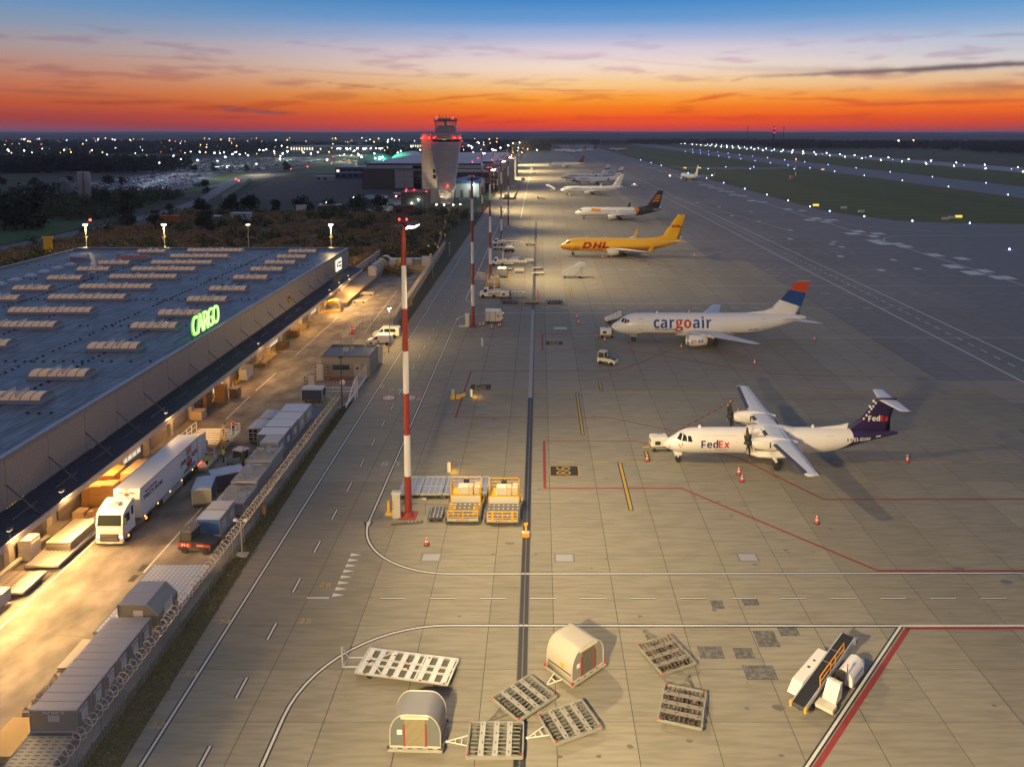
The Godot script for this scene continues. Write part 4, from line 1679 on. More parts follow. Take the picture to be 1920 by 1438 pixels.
# a twin jet airliner, nose at x = 0, wheels on y = 0
func jet(label: String,at: Vector3,turn: float,l: float,paint: Callable,o: Dictionary) -> Node3D:
	var t := T(o.get("name","jet_airliner"),label,"airliner",at,turn,"jet airliners parked on the stands" if turn == 0.0 else "")
	var cy := 3.3
	var h := jet_hull(l,cy)
	var far: bool = o.get("far",false)
	PM(t,"fuselage",h.shell(44 if far else 72,24 if far else 40),livery(h,paint,0.32,384 if far else 768,96 if far else 192))
	var g: float = l-35.2
	var gx := 18.2+g*0.5
	var span: float = o.get("span",14.44)
	var wm: Material = mt(0.5,0.52,0.56,0.3,0.15)
	var fm: Material = o.get("fin",white_paint)
	for s in [1.0,-1.0]:
		var b := MB.new()
		var tip_x := gx+3.2+(span-14.44)*0.5
		wing(b,[[gx-6.4,cy-1.3,0.9,8.2,0.13],[gx-5.2,cy-1.25,1.9,7.2,0.13],[gx-2.6,cy-0.85,5.0,4.7,0.12],[tip_x,cy+0.25,span,1.7,0.1]],s)
		var w := P(t,"wing",b,wm)
		# flap track fairings and a slat line
		b = MB.new()
		for z in [4.0,7.2,10.2]:
			var k: float = (z-1.9)/(span-1.9)
			b.lathe([[0.001,0],[0.17,0.5],[0.19,1.4],[0.001,2.6]],Vector3(lerpf(gx-0.2,tip_x+0.6,k),lerpf(cy-1.5,cy+0.05,k),z*s),8,Vector3.RIGHT)
		P(w,"flap_fairing",b,wm)
		if o.get("winglet",false):
			b = MB.new()
			b.sm(4)
			var rings := []
			for q in [[tip_x,cy+0.25,span,1.7,0.1,Vector3(0,1,0)],[tip_x+0.7,cy+0.5,span+0.45,1.4,0.09,Vector3(0,0.7,-0.7*s)],[tip_x+1.6,cy+2.4,span+0.8,0.62,0.08,Vector3(0,0.1,-1.0*s)]]:
				rings.append(foil(Vector3(q[0],q[1],q[2]*s),q[3],q[4],q[5],s))
			b.loft(rings,true,true)
			P(w,"winglet",b,o.get("winglet_paint",fm))
		# engine
		var e := Node3D.new()
		e.name = "engine"
		t.add_child(e,true)
		e.position = Vector3(gx-5.5,1.52,4.83*s)
		var r: float = o.get("engine_r",0.98)
		b = MB.new()
		b.lathe([[r*0.78,0.28],[r*0.86,0.04],[r*0.95,0.0],[r,0.35],[r*1.04,1.2],[r*0.98,2.4],[r*0.82,3.5],[r*0.72,3.55]],Vector3.ZERO,24,Vector3.RIGHT)
		P(e,"nacelle",b,o.get("nacelle",white_paint))
		b = MB.new()
		b.lathe([[r*0.79,0.26],[r*0.87,0.02],[r*0.96,-0.02],[r*1.01,0.33]],Vector3.ZERO,24,Vector3.RIGHT)
		P(e,"intake_lip",b,alu)
		b = MB.new()
		b.lathe([[0.001,0.35],[0.28,0.7],[r*0.78,0.72]],Vector3.ZERO,20,Vector3.RIGHT)
		P(e,"fan",b,mt(0.05,0.05,0.055,0.4,0.5))
		b = MB.new()
		b.lathe([[r*0.7,3.5],[r*0.52,4.3],[r*0.2,4.9],[0.001,5.0]],Vector3.ZERO,18,Vector3.RIGHT)
		P(e,"exhaust_cone",b,mt(0.18,0.16,0.14,0.4,0.7))
		b = MB.new()
		b.prism(pv([0.9,0.8,3.3,1.05,5.4,0.85,4.6,0.3,3.0,0.5]),-0.16,0.16)
		P(e,"pylon",b,o.get("nacelle",white_paint))
		if o.has("nacelle_text"):
			var warp := func(v: Vector3): return Vector3(1.75+v.x,(r+0.03+v.z)*sin(v.y/r+0.12),(r+0.03+v.z)*cos(v.y/r+0.12)*s)
			if s > 0:
				var x := -0.62
				for part in o.nacelle_text:
					var off: float = x
					PM(e,"lettering",text_mesh(part[0],0.62,0.004,0.95,0,true,func(v: Vector3): return warp.call(v+Vector3(off,0,0))),part[1])
					x += 1.22
		# stabiliser
		b = MB.new()
		wing(b,[[l-5.2,cy+0.95,0.3,4.0,0.1],[l-0.55,cy+1.65,6.4,1.5,0.09]],s)
		P(t,"stabiliser",b,wm)
		gear(t,gx,2.6*s,cy-1.4,0.55,0.36,steel)
	# belly fairing between the wings
	var bf := MB.new()
	bf.sm(4)
	var rings := []
	for q in [[gx-8.0,0.3,0.4],[gx-6.0,1.5,0.55],[gx-2.0,2.0,0.62],[gx+2.5,1.8,0.55],[gx+5.0,0.4,0.3]]:
		rings.append(bf.ring(Vector3(q[0],cy-1.62,0),Vector3(0,q[2],0),Vector3(0,0,q[1]),16))
	bf.loft(rings,true,true)
	P(t,"belly_fairing",bf,o.get("belly",mt(0.45,0.46,0.48,0.4)))
	# nose gear
	var b := MB.new()
	b.tube(Vector3(4.0,0.4,0),Vector3(4.0,cy-1.7,0),0.1,0.12,8)
	b.b2(3.4,cy-2.25,-0.5,4.6,cy-1.9,-0.45)
	b.b2(3.4,cy-2.25,0.45,4.6,cy-1.9,0.5)
	P(t,"gear_leg",b,steel)
	wheel(t,Vector3(4.0,0.4,-0.22),0.4,0.22)
	wheel(t,Vector3(4.0,0.4,0.22),0.4,0.22)
	# fin
	var fh: float = o.get("fin_h",11.1)
	b = MB.new()
	fin(b,[[l-8.6,cy+1.7,7.3,0.07],[l-6.6,cy+2.6,5.5,0.08],[l-1.9,fh,2.35,0.08]])
	var fn := P(t,"fin",b,fm)
	b = MB.new()
	b.sm(-1)
	b.prism(pv([l-12.2,cy+1.86,l-7.6,cy+2.35,l-6.2,cy+2.9,l-6.0,cy+1.8]),-0.12,0.12)
	P(t,"dorsal_fin",b,fm)
	b = MB.new()
	b.lathe([[0.001,0],[0.09,0.06],[0.07,0.5],[0.001,0.55]],Vector3(14.0,cy+1.95,0),6)
	b.b2(8.0,cy+1.93,-0.02,8.35,cy+2.25,0.02)
	P(t,"antenna",b,white_paint)
	# cockpit windows
	for s in [1.0,-1.0]:
		for q in [[1.62,0.5,2.02,0.5,2.32,1.16,2.0,1.04],[2.1,0.42,2.58,0.5,2.64,1.05,2.36,1.12],[2.66,0.54,3.05,0.66,3.04,1.0,2.72,1.04]]:
			b = MB.new()
			h.patch(b,[Vector2(q[0],cy+q[1]),Vector2(q[2],cy+q[3]),Vector2(q[4],cy+q[5]),Vector2(q[6],cy+q[7])],s,0.018)
			P(t,"cockpit_window",b,glass)
		b = MB.new()
		for x in ([4.6,l-8.4] if not far else []):
			h.outline(b,x,cy-0.55,x+0.86,cy+1.25,s)
		if not far:
			P(t,"door_outline",b,mt(0.2,0.2,0.21,0.5))
		if o.get("windows",false):
			b = MB.new()
			var x := 6.2
			while x < l-9.0:
				if not (absf(x-gx+1.5) < 0.4) and not (absf(x-gx-4.0) < 0.3):
					h.patch(b,[Vector2(x,cy+0.3),Vector2(x+0.26,cy+0.3),Vector2(x+0.26,cy+0.66),Vector2(x,cy+0.66)],s,0.02,1)
				x += 0.51
			stuff(P(t,"cabin_window",b,mt(0.03,0.03,0.035,0.2)))
	var run_x := 0.0
	for q in o.get("text",[]):
		# [text, capital height, x, y above the middle, material, stretch, slant, bold]
		# x is where a run starts; 0 goes on from the last run
		var tw := text_mesh(q[0],q[1],0.006,q[5],q[6],q[7]).get_aabb().size.x
		var x0: float = (q[2] if q[2] > 0.0 else run_x)+tw/2
		run_x = x0+tw/2+q[1]*0.12
		var y0: float = q[3]
		var warp := func(v: Vector3):
			var s := h.sect(x0+v.x)
			var phi: float = (cy+y0-s[0]+v.y)/s[1]
			return Vector3(x0+v.x,s[0]+(s[1]+0.02+v.z)*sin(phi),(s[2]+0.02+v.z)*cos(phi))
		PM(t,"lettering",text_mesh(q[0],q[1],0.006,q[5],q[6],q[7],warp),q[4])
	t.set_meta("hull",l)
	return t

# paint on a tail fin: flat shapes laid on both its faces; points (x, y)
func fin_paint(t: Node3D,called: String,pts: Array,m: Material,z := 0.2):
	for s in [1.0,-1.0]:
		var b := MB.new()
		b.prism(PackedVector2Array(pts),z*s-0.012,z*s+0.012)
		P(t,called,b,m)

func lerp_fin(l: float,fh: float,f: float,y: float) -> Vector2:
	# a point on the fin: f from leading to trailing edge at height y
	var k := (y-5.9)/(fh-5.9)
	return Vector2(lerpf(lerpf(l-6.6,l-1.9,k),lerpf(l-1.1,l+0.45,k),f),y)

func aircraft():
	var wht := Color(0.72,0.72,0.71)
	# freighter with blue and red titles
	var blue := mt(0.012,0.06,0.26,0.4)
	var redp := mt(0.5,0.03,0.02,0.4)
	var gp := func(x: float,y: float,_z: float) -> Color:
		var edge := 2.02-0.9*smoothstep(6.0,2.6,x)
		if x < 2.9 or x > 26.0:
			edge = 0.0
		if y < edge-0.05:
			return Color(0.3,0.31,0.31)
		if y < edge+0.04:
			return Color(0.5,0.16,0.06)
		return wht
	var l := 35.2
	var t := jet("white freighter with blue and red cargoair titles on its side",V(13.0,0,139.4),0.0,l,gp,{"name": "cargo_jet","text": [["car",2.0,7.3,0.62,blue,0.93,0.0,true],["go",2.0,0.0,0.62,redp,0.93,0.0,true],["air",2.0,0.0,0.62,blue,0.93,0.0,true],["www.cargoair.bg",0.3,7.6,-0.62,blue,1.05,0.0,true],["LZ-CGV",0.36,24.4,-0.75,black,1.1,0.0,true]],"nacelle_text": [["go",redp],["air",blue]]})
	var y1 := 7.2
	var y2 := 9.3
	fin_paint(t,"fin_band",[lerp_fin(l,11.1,0.0,y1+0.55),lerp_fin(l,11.1,0.98,y1-0.75),lerp_fin(l,11.1,0.98,y2-0.3),lerp_fin(l,11.1,0.0,y2+0.35)],blue,0.21)
	fin_paint(t,"fin_tip",[lerp_fin(l,11.1,0.0,y2+0.38),lerp_fin(l,11.1,0.98,y2-0.27),lerp_fin(l,11.1,0.98,11.08),lerp_fin(l,11.1,0.0,11.08)],mt(0.5,0.06,0.015,0.4),0.2)
	# yellow freighter
	var ycol := Color(0.72,0.4,0.008)
	var dp := func(x: float,y: float,_z: float) -> Color:
		if y < 1.42+0.2*smoothstep(20.0,32.0,x):
			return Color(0.36,0.012,0.02)
		if y > 1.72 and y < 2.75 and (x < 3.4 or (x > 3.9 and x < 6.0) or x > 17.4) and x < 33.0:
			return Color(0.55,0.2,0.008)
		return ycol
	var ym := mt(0.72,0.4,0.008,0.35)
	var dred := mt(0.32,0.008,0.012,0.4)
	t = jet("yellow freighter with dark red DHL lettering and yellow tail",V(6.3,0,240.1),0.0,38.0,dp,{"name": "cargo_jet","fin": ym,"winglet": true,"winglet_paint": ym,"span": 17.1,"fin_h": 12.5,"engine_r": 1.05,"nacelle": mt(0.5,0.48,0.42,0.4),"belly": mt(0.45,0.2,0.02,0.4)})
	var h := jet_hull(38.0,3.3)
	var warp := func(v: Vector3):
		var s := h.sect(11.0+v.x)
		var phi: float = (3.3-0.05-s[0]+v.y)/s[1]
		return Vector3(11.0+v.x,s[0]+(s[1]+0.03+v.z)*sin(phi),(s[2]+0.03+v.z)*cos(phi))
	dhl_word(t,2.0,warp,dred)
	dhl_word(t,0.66,func(v: Vector3): return Vector3(35.7+v.x,9.0+v.y,0.27+v.z),dred)
	fin_paint(t,"fin_stripe",[Vector2(34.2,8.62),Vector2(37.9,8.62),Vector2(37.9,8.72),Vector2(34.25,8.72)],dred,0.25)
	# white airliner with dark tail and orange sash
	var sash := func(x: float,y: float,_z: float) -> Color:
		var e := 25.4+(5.2-y)*0.75-0.12*(5.2-y)*(5.2-y)
		if x > e+1.9:
			return Color(0.03,0.03,0.037)
		if x > e:
			return Color(0.62,0.2,0.02)
		return wht
	var dk := mt(0.022,0.022,0.028,0.35)
	var om := mt(0.68,0.24,0.03,0.4)
	t = jet("white airliner with charcoal tail and orange sash round its body",V(15.2,0,339.8),0.0,38.0,sash,{"fin": dk,"winglet": true,"winglet_paint": dk,"span": 17.1,"fin_h": 12.5,"engine_r": 1.05,"windows": true})
	for k in 3:
		var y := 7.4+1.1*k
		fin_paint(t,"fin_emblem",[lerp_fin(38,12.5,0.2,y),lerp_fin(38,12.5,0.5,y+0.5),lerp_fin(38,12.5,0.86,y+0.25),lerp_fin(38,12.5,0.84,y+0.8),lerp_fin(38,12.5,0.5,y+1.1),lerp_fin(38,12.5,0.26,y+0.75)],om,0.26)
	var eb := MB.new()
	h.patch(eb,[Vector2(7.6,3.5),Vector2(11.2,3.5),Vector2(11.2,4.6),Vector2(7.0,4.9)],1.0,0.026,4)
	P(t,"nose_emblem",eb,om)
	# white airliner without titles, steps at its nose
	var plain := func(_x: float,_y: float,_z: float) -> Color: return wht
	t = jet("all white airliner with plain tail, third of the farther row",V(12.6,0,474.0),0.0,38.0,plain,{"winglet": true,"span": 17.1,"fin_h": 12.5,"engine_r": 1.05,"windows": true,"far": true,"text": [["enter",1.1,6.8,0.95,mt(0.16,0.35,0.6,0.5),1.5,0.0,true]]})
	# two white airliners with blue waves
	var bw := mt(0.02,0.1,0.36,0.4)
	var wave := func(x: float,y: float,_z: float) -> Color:
		if x < 8.2 and y < 2.75-0.15*x+0.02*x*x and y > 2.05-0.14*x+0.03*x*x:
			return Color(0.02,0.1,0.36)
		if x > 27 and y < 1.9+0.16*(x-27) and y > 1.5+0.12*(x-27):
			return Color(0.02,0.1,0.36)
		return wht
	for q in [[22.6,571.0,"white airliner with blue wave and blue tail band, nearer of its pair"],[16.9,612.0,"white airliner with blue wave and blue tail band, farther of its pair"]]:
		t = jet(q[2],V(q[0],0,q[1]),0.0,38.0,wave,{"winglet": true,"winglet_paint": bw,"span": 17.1,"fin_h": 12.5,"engine_r": 1.05,"windows": true,"far": true,"nacelle": mt(0.5,0.55,0.62,0.4),"text": [["enter",1.0,6.8,0.95,bw,1.5,0.0,true]]})
		fin_paint(t,"fin_band",[lerp_fin(38,12.5,-0.02,8.5),lerp_fin(38,12.5,1.0,8.9),lerp_fin(38,12.5,1.0,10.2),lerp_fin(38,12.5,-0.02,9.5)],bw,0.26)
	# farther ones
	var maroon := mt(0.16,0.012,0.016,0.4)
	t = jet("white airliner with dark red tail standing alone beyond the pair",V(9.8,0,842.0),0.0,38.0,plain,{"fin": maroon,"span": 17.1,"fin_h": 12.5,"windows": true,"far": true,"text": [["M A U T R A",0.9,6.6,0.9,maroon,1.5,0.0,true]]})
	var pink := mt(0.55,0.04,0.09,0.4)
	var tails := [[26.0,1480.0,mt(0.6,0.12,0.02,0.4),"white airliner with orange tail in the far row"],[46.0,1420.0,pink,"white airliner with crimson tail in the far row"],[70.0,1500.0,navy,"white airliner with navy tail in the far row"]]
	for q in tails:
		jet(q[3],V(q[0],0,q[1]),0.0,38.0,plain,{"fin": q[2],"span": 17.1,"fin_h": 12.5,"far": true})
	var greyp := func(_x: float,y: float,_z: float) -> Color: return wht if y > 3.2 else Color(0.1,0.13,0.25)
	jet("blue and white airliner with red tail beside the far grass edge",V(136.0,0,1560.0),0.0,38.0,greyp,{"fin": mt(0.5,0.1,0.11,0.4),"span": 17.1,"fin_h": 12.5,"far": true})
	# one taxiing towards the viewpoint with its wing lights on
	t = jet("white airliner taxiing head on along the taxiway, lights on its wingtips",V(115.0,0,637.0),-PI/2+0.16,38.0,plain,{"name": "taxiing_airliner","winglet": true,"span": 17.1,"fin_h": 12.5,"engine_r": 1.05,"far": true})
	for s in [-1,1]:
		var b := MB.new()
		b.lathe([[0.001,0],[0.3,0.15],[0.3,0.3],[0.001,0.45]],Vector3(21.9,3.6,17.3*s),8)
		P(t,"wingtip_light",b,glow(1.0,0.5,0.25,60.0))
	turboprop()

func dhl_word(t: Node3D,h: float,warp: Callable,m: Material):
	# three heavy slanted letters drawn from their strokes; cap height h
	var sl := 0.55
	var letters := {
		"D": [[[0,0],[0.62,0],[0.62,1],[0,1]],[[0.62,0.7],[1.9,0.7],[1.7,1],[0.62,1]],[[0.62,0],[1.7,0],[1.9,0.3],[0.62,0.3]],[[1.4,0.3],[1.9,0.3],[2.2,0.45],[1.4,0.5]],[[1.4,0.5],[2.2,0.45],[2.2,0.56],[1.9,0.7]],[[1.4,0.5],[1.9,0.7],[1.45,0.7],[1.4,0.68]]],
		"H": [[[2.55,0],[3.2,0],[3.2,1],[2.55,1]],[[3.85,0],[4.5,0],[4.5,1],[3.85,1]],[[3.2,0.36],[3.85,0.36],[3.85,0.64],[3.2,0.64]]],
		"L": [[[4.75,0],[5.4,0],[5.4,1],[4.75,1]],[[5.4,0],[6.5,0],[6.5,0.3],[5.4,0.3]]],
	}
	for k in letters:
		var st := SurfaceTool.new()
		st.begin(Mesh.PRIMITIVE_TRIANGLES)
		st.set_smooth_group(-1)
		for q in letters[k]:
			var p := []
			for v in q:
				p.append(Vector3((v[0]-3.2+sl*(v[1]-0.5))*h*0.62,(v[1]-0.5)*h,0))
			var area: float = (p[1].x-p[0].x)*(p[2].y-p[0].y)-(p[1].y-p[0].y)*(p[2].x-p[0].x)
			for e in ([[0,2,1],[0,3,2]] if area > 0 else [[0,1,2],[0,2,3]]):
				cut(st,p[e[0]],p[e[1]],p[e[2]],warp,h*0.2,0)
		st.generate_normals()
		PM(t,"letter",st.commit(),m)

func turboprop():
	var t := T("turboprop_freighter","white and purple turboprop freighter with FedEx titles and six bladed propellers","airliner",V(14.2,0,87.1))
	var cy := 2.62
	var l := 26.9
	var s := [[0.0,-0.42,-0.5,0.03],[0.2,-0.1,-0.78,0.34],[0.6,0.2,-1.0,0.62],[1.2,0.52,-1.2,0.92],[1.7,0.86,-1.3,1.1],[2.4,1.2,-1.38,1.28],[3.2,1.38,-1.42,1.4],[4.4,1.44,-1.43,1.43],[17.2,1.44,-1.43,1.43],[19.4,1.43,-1.18,1.36],[21.8,1.38,-0.55,1.12],[24.2,1.28,0.12,0.74],[26.2,1.1,0.55,0.3],[26.9,0.98,0.68,0.1]]
	for q in s:
		q[1] += cy
		q[2] += cy
	var h := Hull.new(s)
	var wht := Color(0.72,0.7,0.68)
	var pur := Color(0.024,0.012,0.07)
	var paint := func(x: float,y: float,_z: float) -> Color:
		var d := y-(cy+0.25)
		var e := 21.3-0.42*d*d+(0.5 if d > 0 else 1.15)*d
		return pur if x > e else wht
	PM(t,"fuselage",h.shell(84,44),livery(h,paint,0.36,1024,224))
	var wm := mt(0.55,0.57,0.62,0.35)
	var boot := mt(0.03,0.035,0.05,0.5)
	var pm := mt(0.024,0.012,0.07,0.35)
	# wing over the body
	for sd in [1.0,-1.0]:
		var b := MB.new()
		wing(b,[[10.85,cy+1.62,0.0,2.6,0.13],[10.85,cy+1.62,4.6,2.6,0.13],[11.75,cy+1.85,13.5,1.5,0.12]],sd)
		var w := P(t,"wing",b,wm)
		for q in [[1.7,2.9],[5.6,9.2],[9.3,13.1]]:
			b = MB.new()
			var rings := []
			for z in q:
				var f := clampf((z-4.6)/8.9,0,1)
				var le := Vector3(lerpf(10.85,11.75,f)-0.03,lerpf(cy+1.62,cy+1.85,f),z*sd)
				var pts := PackedVector3Array([le+Vector3(0.34,0.19,0),le+Vector3(0.1,0.13,0),le+Vector3(-0.02,0.0,0),le+Vector3(0.1,-0.1,0),le+Vector3(0.34,-0.12,0)])
				if sd < 0:
					pts.reverse()
				rings.append(pts)
			b.loft(rings,true,true)
			P(w,"de_icing_boot",b,boot)
		b = MB.new()
		for q in [[1.6,4.4,12.85],[5.3,9.3,12.75],[9.6,13.0,12.9]]:
			var f0 := clampf((q[0]-4.6)/8.9,0,1)
			var f1 := clampf((q[1]-4.6)/8.9,0,1)
			for e in [0.0]:
				b.tube(Vector3(lerpf(12.8,12.9,f0),lerpf(cy+1.78,cy+1.93,f0),q[0]*sd),Vector3(lerpf(12.8,12.9,f1),lerpf(cy+1.78,cy+1.93,f1),q[1]*sd),0.022,0.022,4)
		P(w,"flap_line",b,mt(0.2,0.21,0.24,0.6))
		b = MB.new()
		b.lathe([[0.001,0],[0.1,0.2],[0.1,0.6],[0.001,0.9]],Vector3(11.8,cy+1.85,13.55*sd),8,Vector3.RIGHT)
		P(w,"tip_light",b,mt(0.6,0.6,0.6,0.3))
		# engine nacelle slung under the wing, spinner and blades in front
		var e := Node3D.new()
		e.name = "engine"
		t.add_child(e,true)
		e.position = Vector3(8.9,cy+1.28,4.05*sd)
		b = MB.new()
		b.sm(4)
		var rings := []
		for q in [[0.12,0.42,0.42,0.0],[0.5,0.55,0.62,-0.05],[1.4,0.62,0.8,-0.12],[2.6,0.62,0.84,-0.12],[3.6,0.55,0.66,-0.1],[4.6,0.36,0.36,0.0],[5.2,0.1,0.12,0.05]]:
			rings.append(b.ring(Vector3(q[0],q[3],0),Vector3(0,q[2],0),Vector3(0,0,q[1]),20))
		b.loft(rings,true,true)
		P(e,"nacelle",b,mt(0.72,0.7,0.68,0.35))
		b = MB.new()
		b.lathe([[0.635,1.95],[0.66,1.98],[0.66,2.06],[0.635,2.1]],Vector3(0,-0.1,0),20,Vector3.RIGHT)
		b.b2(0.4,-0.62,-0.5,3.2,-0.55,0.5)
		P(e,"panel_seam",b,mt(0.03,0.03,0.035,0.5))
		b = MB.new()
		b.lathe([[0.001,-0.75],[0.12,-0.68],[0.24,-0.45],[0.3,-0.1],[0.3,0.14]],Vector3.ZERO,16,Vector3.RIGHT)
		var sp := P(e,"spinner",b,black)
		for k in 6:
			# curved blades: black with a yellow tip, a light twist
			var a := TAU*k/6.0+0.42+(0.3 if sd < 0 else 0.0)
			for part in [[0.22,1.68,black,"blade"],[1.68,1.96,mt(0.72,0.42,0.02,0.45),"blade_tip"]]:
				b = MB.new()
				b.sm(4)
				rings = []
				for i in 5:
					var r := lerpf(part[0],part[1],i/4.0)
					var f := r/1.96
					var ch := 0.36*sin(clampf(f*1.05+0.14,0,1)*PI*0.86)+0.07
					var tw := lerpf(0.35,1.15,f)
					var sweep := 0.28*f*f
					var o := Vector3(-0.2,cos(a+sweep)*r,sin(a+sweep)*r)
					var tang := Vector3(0,-sin(a+sweep),cos(a+sweep))
					var u := (Vector3.RIGHT*cos(tw)+tang*sin(tw))*ch*0.5
					var v := (tang*cos(tw)-Vector3.RIGHT*sin(tw))*0.03
					rings.append(PackedVector3Array([o+u,o+v,o-u,o-v]))
				b.loft(rings,true,true)
				P(e,part[3],b,part[2])
		# main gear on a bent leg from the belly pod
		b = MB.new()
		b.tube(Vector3(12.3,1.25,1.5*sd),Vector3(12.45,0.95,2.0*sd),0.2,0.17,8)
		b.tube(Vector3(12.45,0.95,2.0*sd),Vector3(12.5,0.45,2.05*sd),0.15,0.12,8)
		b.tube(Vector3(12.5,0.42,1.7*sd),Vector3(12.5,0.42,2.4*sd),0.07)
		P(t,"gear_leg",b,white_paint)
		wheel(t,Vector3(12.5,0.43,1.82*sd),0.43,0.26)
		wheel(t,Vector3(12.5,0.43,2.3*sd),0.43,0.26)
		# tailplane on top of the fin
		b = MB.new()
		wing(b,[[24.55,cy+4.7,0.0,2.0,0.1],[25.35,cy+4.72,3.65,1.2,0.1]],sd)
		P(t,"tailplane",b,wm)
	# fairing where the wing meets the body
	var b := MB.new()
	b.sm(4)
	var rings := []
	for q in [[9.0,0.25,0.1],[10.2,1.0,0.5],[11.6,1.25,0.62],[13.4,1.15,0.5],[14.8,0.7,0.28],[15.9,0.2,0.08]]:
		rings.append(b.ring(Vector3(q[0],cy+1.2,0),Vector3(0,q[2],0),Vector3(0,0,q[1]),16))
	b.loft(rings,true,true)
	P(t,"wing_fairing",b,mt(0.72,0.7,0.68,0.35))
	b = MB.new()
	b.sm(4)
	rings = []
	for q in [[9.4,0.4,0.25],[10.6,1.6,0.5],[12.6,1.85,0.56],[14.6,1.6,0.5],[16.2,0.4,0.2]]:
		rings.append(b.ring(Vector3(q[0],cy-1.28,0),Vector3(0,q[2],0),Vector3(0,0,q[1]),16))
	b.loft(rings,true,true)
	P(t,"belly_pod",b,mt(0.72,0.7,0.68,0.35))
	b = MB.new()
	b.tube(Vector3(1.75,0.3,0),Vector3(1.75,cy-1.2,0),0.08,0.1,8)
	b.b2(1.25,cy-1.66,-0.42,2.1,cy-1.2,-0.38)
	b.b2(1.25,cy-1.66,0.38,2.1,cy-1.2,0.42)
	P(t,"gear_leg",b,white_paint)
	wheel(t,Vector3(1.75,0.3,-0.18),0.3,0.18)
	wheel(t,Vector3(1.75,0.3,0.18),0.3,0.18)
	# fin, purple, with a pale dorsal strake
	b = MB.new()
	fin(b,[[20.6,cy+1.1,5.4,0.07],[22.6,cy+2.6,3.4,0.085],[24.15,cy+4.6,2.4,0.09],[24.4,cy+4.95,2.3,0.07]])
	P(t,"fin",b,pm)
	b = MB.new()
	b.prism(pv([17.2,cy+1.4,20.4,cy+1.75,21.2,cy+2.0,21.0,cy+1.3]),-0.1,0.1)
	P(t,"dorsal_strake",b,mt(0.72,0.7,0.68,0.4))
	b = MB.new()
	for q in [[22.9,2.55],[23.2,2.95],[23.5,3.35],[23.75,3.7],[23.95,4.0],[24.2,4.4],[23.6,3.95],[24.0,4.6]]:
		b.box(Vector3(q[0],cy+q[1],0.0),Vector3(0.16,0.22,0.3))
	P(t,"fin_marking",b,white_paint)
	# windows of the cockpit
	for sd in [1.0,-1.0]:
		for q in [[1.42,0.42,1.86,0.34,2.12,0.98,1.86,0.92],[1.95,0.3,2.55,0.28,2.5,0.82,2.2,0.98],[2.62,0.28,3.12,0.3,2.98,0.86,2.62,0.86]]:
			b = MB.new()
			h.patch(b,[Vector2(q[0],cy+q[1]),Vector2(q[2],cy+q[3]),Vector2(q[4],cy+q[5]),Vector2(q[6],cy+q[7])],sd,0.018)
			P(t,"cockpit_window",b,glass)
		b = MB.new()
		h.outline(b,4.2,cy-0.9,8.1,cy+0.95,sd,0.035)
		h.outline(b,18.4,cy-0.5,19.2,cy+0.9,sd,0.04)
		P(t,"door_outline",b,mt(0.4,0.39,0.38,0.5))
	b = MB.new()
	for q in [[1.6,-0.35],[1.8,-0.5],[1.95,-0.2],[0.62,-0.7]]:
		h.patch(b,[Vector2(q[0],cy+q[1]),Vector2(q[0]+0.09,cy+q[1]),Vector2(q[0]+0.09,cy+q[1]+0.3),Vector2(q[0],cy+q[1]+0.3)],1.0,0.02,1)
	b.tube(Vector3(9.2,cy+0.9,1.6),Vector3(9.4,cy-0.3,1.9),0.04)
	P(t,"red_tag",b,red)
	# titles
	var word := func(txt: String,hh: float,x0: float,y0: float,m: Material,sx: float,bold := true):
		var warp := func(v: Vector3):
			var q := h.sect(x0+v.x)
			var phi: float = (cy+y0-q[0]+v.y)/q[1]
			return Vector3(x0+v.x,q[0]+(q[1]+0.02+v.z)*sin(phi),(q[2]+0.02+v.z)*cos(phi))
		PM(t,"lettering",text_mesh(txt,hh,0.006,sx,0,bold,warp),m)
	var pl := mt(0.035,0.02,0.12,0.4)
	word.call("Fed",0.86,5.05,0.02,pl,1.02)
	word.call("Ex",0.86,6.62,0.02,mt(0.55,0.018,0.03,0.4),1.02)
	word.call("Feeder",0.3,6.4,-0.68,mt(0.2,0.2,0.22,0.5),1.12,false)
	word.call("EI-GUM",0.4,22.45,0.45,white_paint,1.0)
	for q in [[20.65,mt(0.02,0.3,0.12,0.5)],[20.85,mt(0.7,0.7,0.68,0.5)],[21.05,mt(0.6,0.15,0.02,0.5)]]:
		b = MB.new()
		h.patch(b,[Vector2(q[0],cy+0.3),Vector2(q[0]+0.2,cy+0.3),Vector2(q[0]+0.2,cy+0.62),Vector2(q[0],cy+0.62)],1.0,0.022,1)
		P(t,"flag_stripe",b,q[1])
	b = MB.new()
	h.patch(b,[Vector2(24.1,cy+0.62),Vector2(24.7,cy+0.66),Vector2(24.7,cy+0.78),Vector2(24.1,cy+0.74)],1.0,0.022,1)
	b.b2(4.0,cy+1.42,-0.05,4.3,cy+1.75,0.05)
	b.b2(17.0,cy+1.42,-0.05,17.25,cy+1.8,0.05)
	P(t,"antenna",b,white_paint)
	var f1 := lettering(t,"Fed",0.62,Vector3(24.05,cy+2.62,0.22),Vector3.ZERO,white_paint,1.0)
	var f2 := lettering(t,"Ex",0.62,Vector3(25.2,cy+2.62,0.21),Vector3.ZERO,mt(0.6,0.03,0.04,0.4),1.0)
	f1.rotation.y = 0.03
	f2.rotation.y = 0.03
# equipment on the apron ------------------------------------------------------
func v_wheels(t: Node3D,xs: Array,z: float,r: float,w := 0.22):
	for x in xs:
		for s in [-1,1]:
			wheel(t,Vector3(x,r,z*s),r,w,0.55)

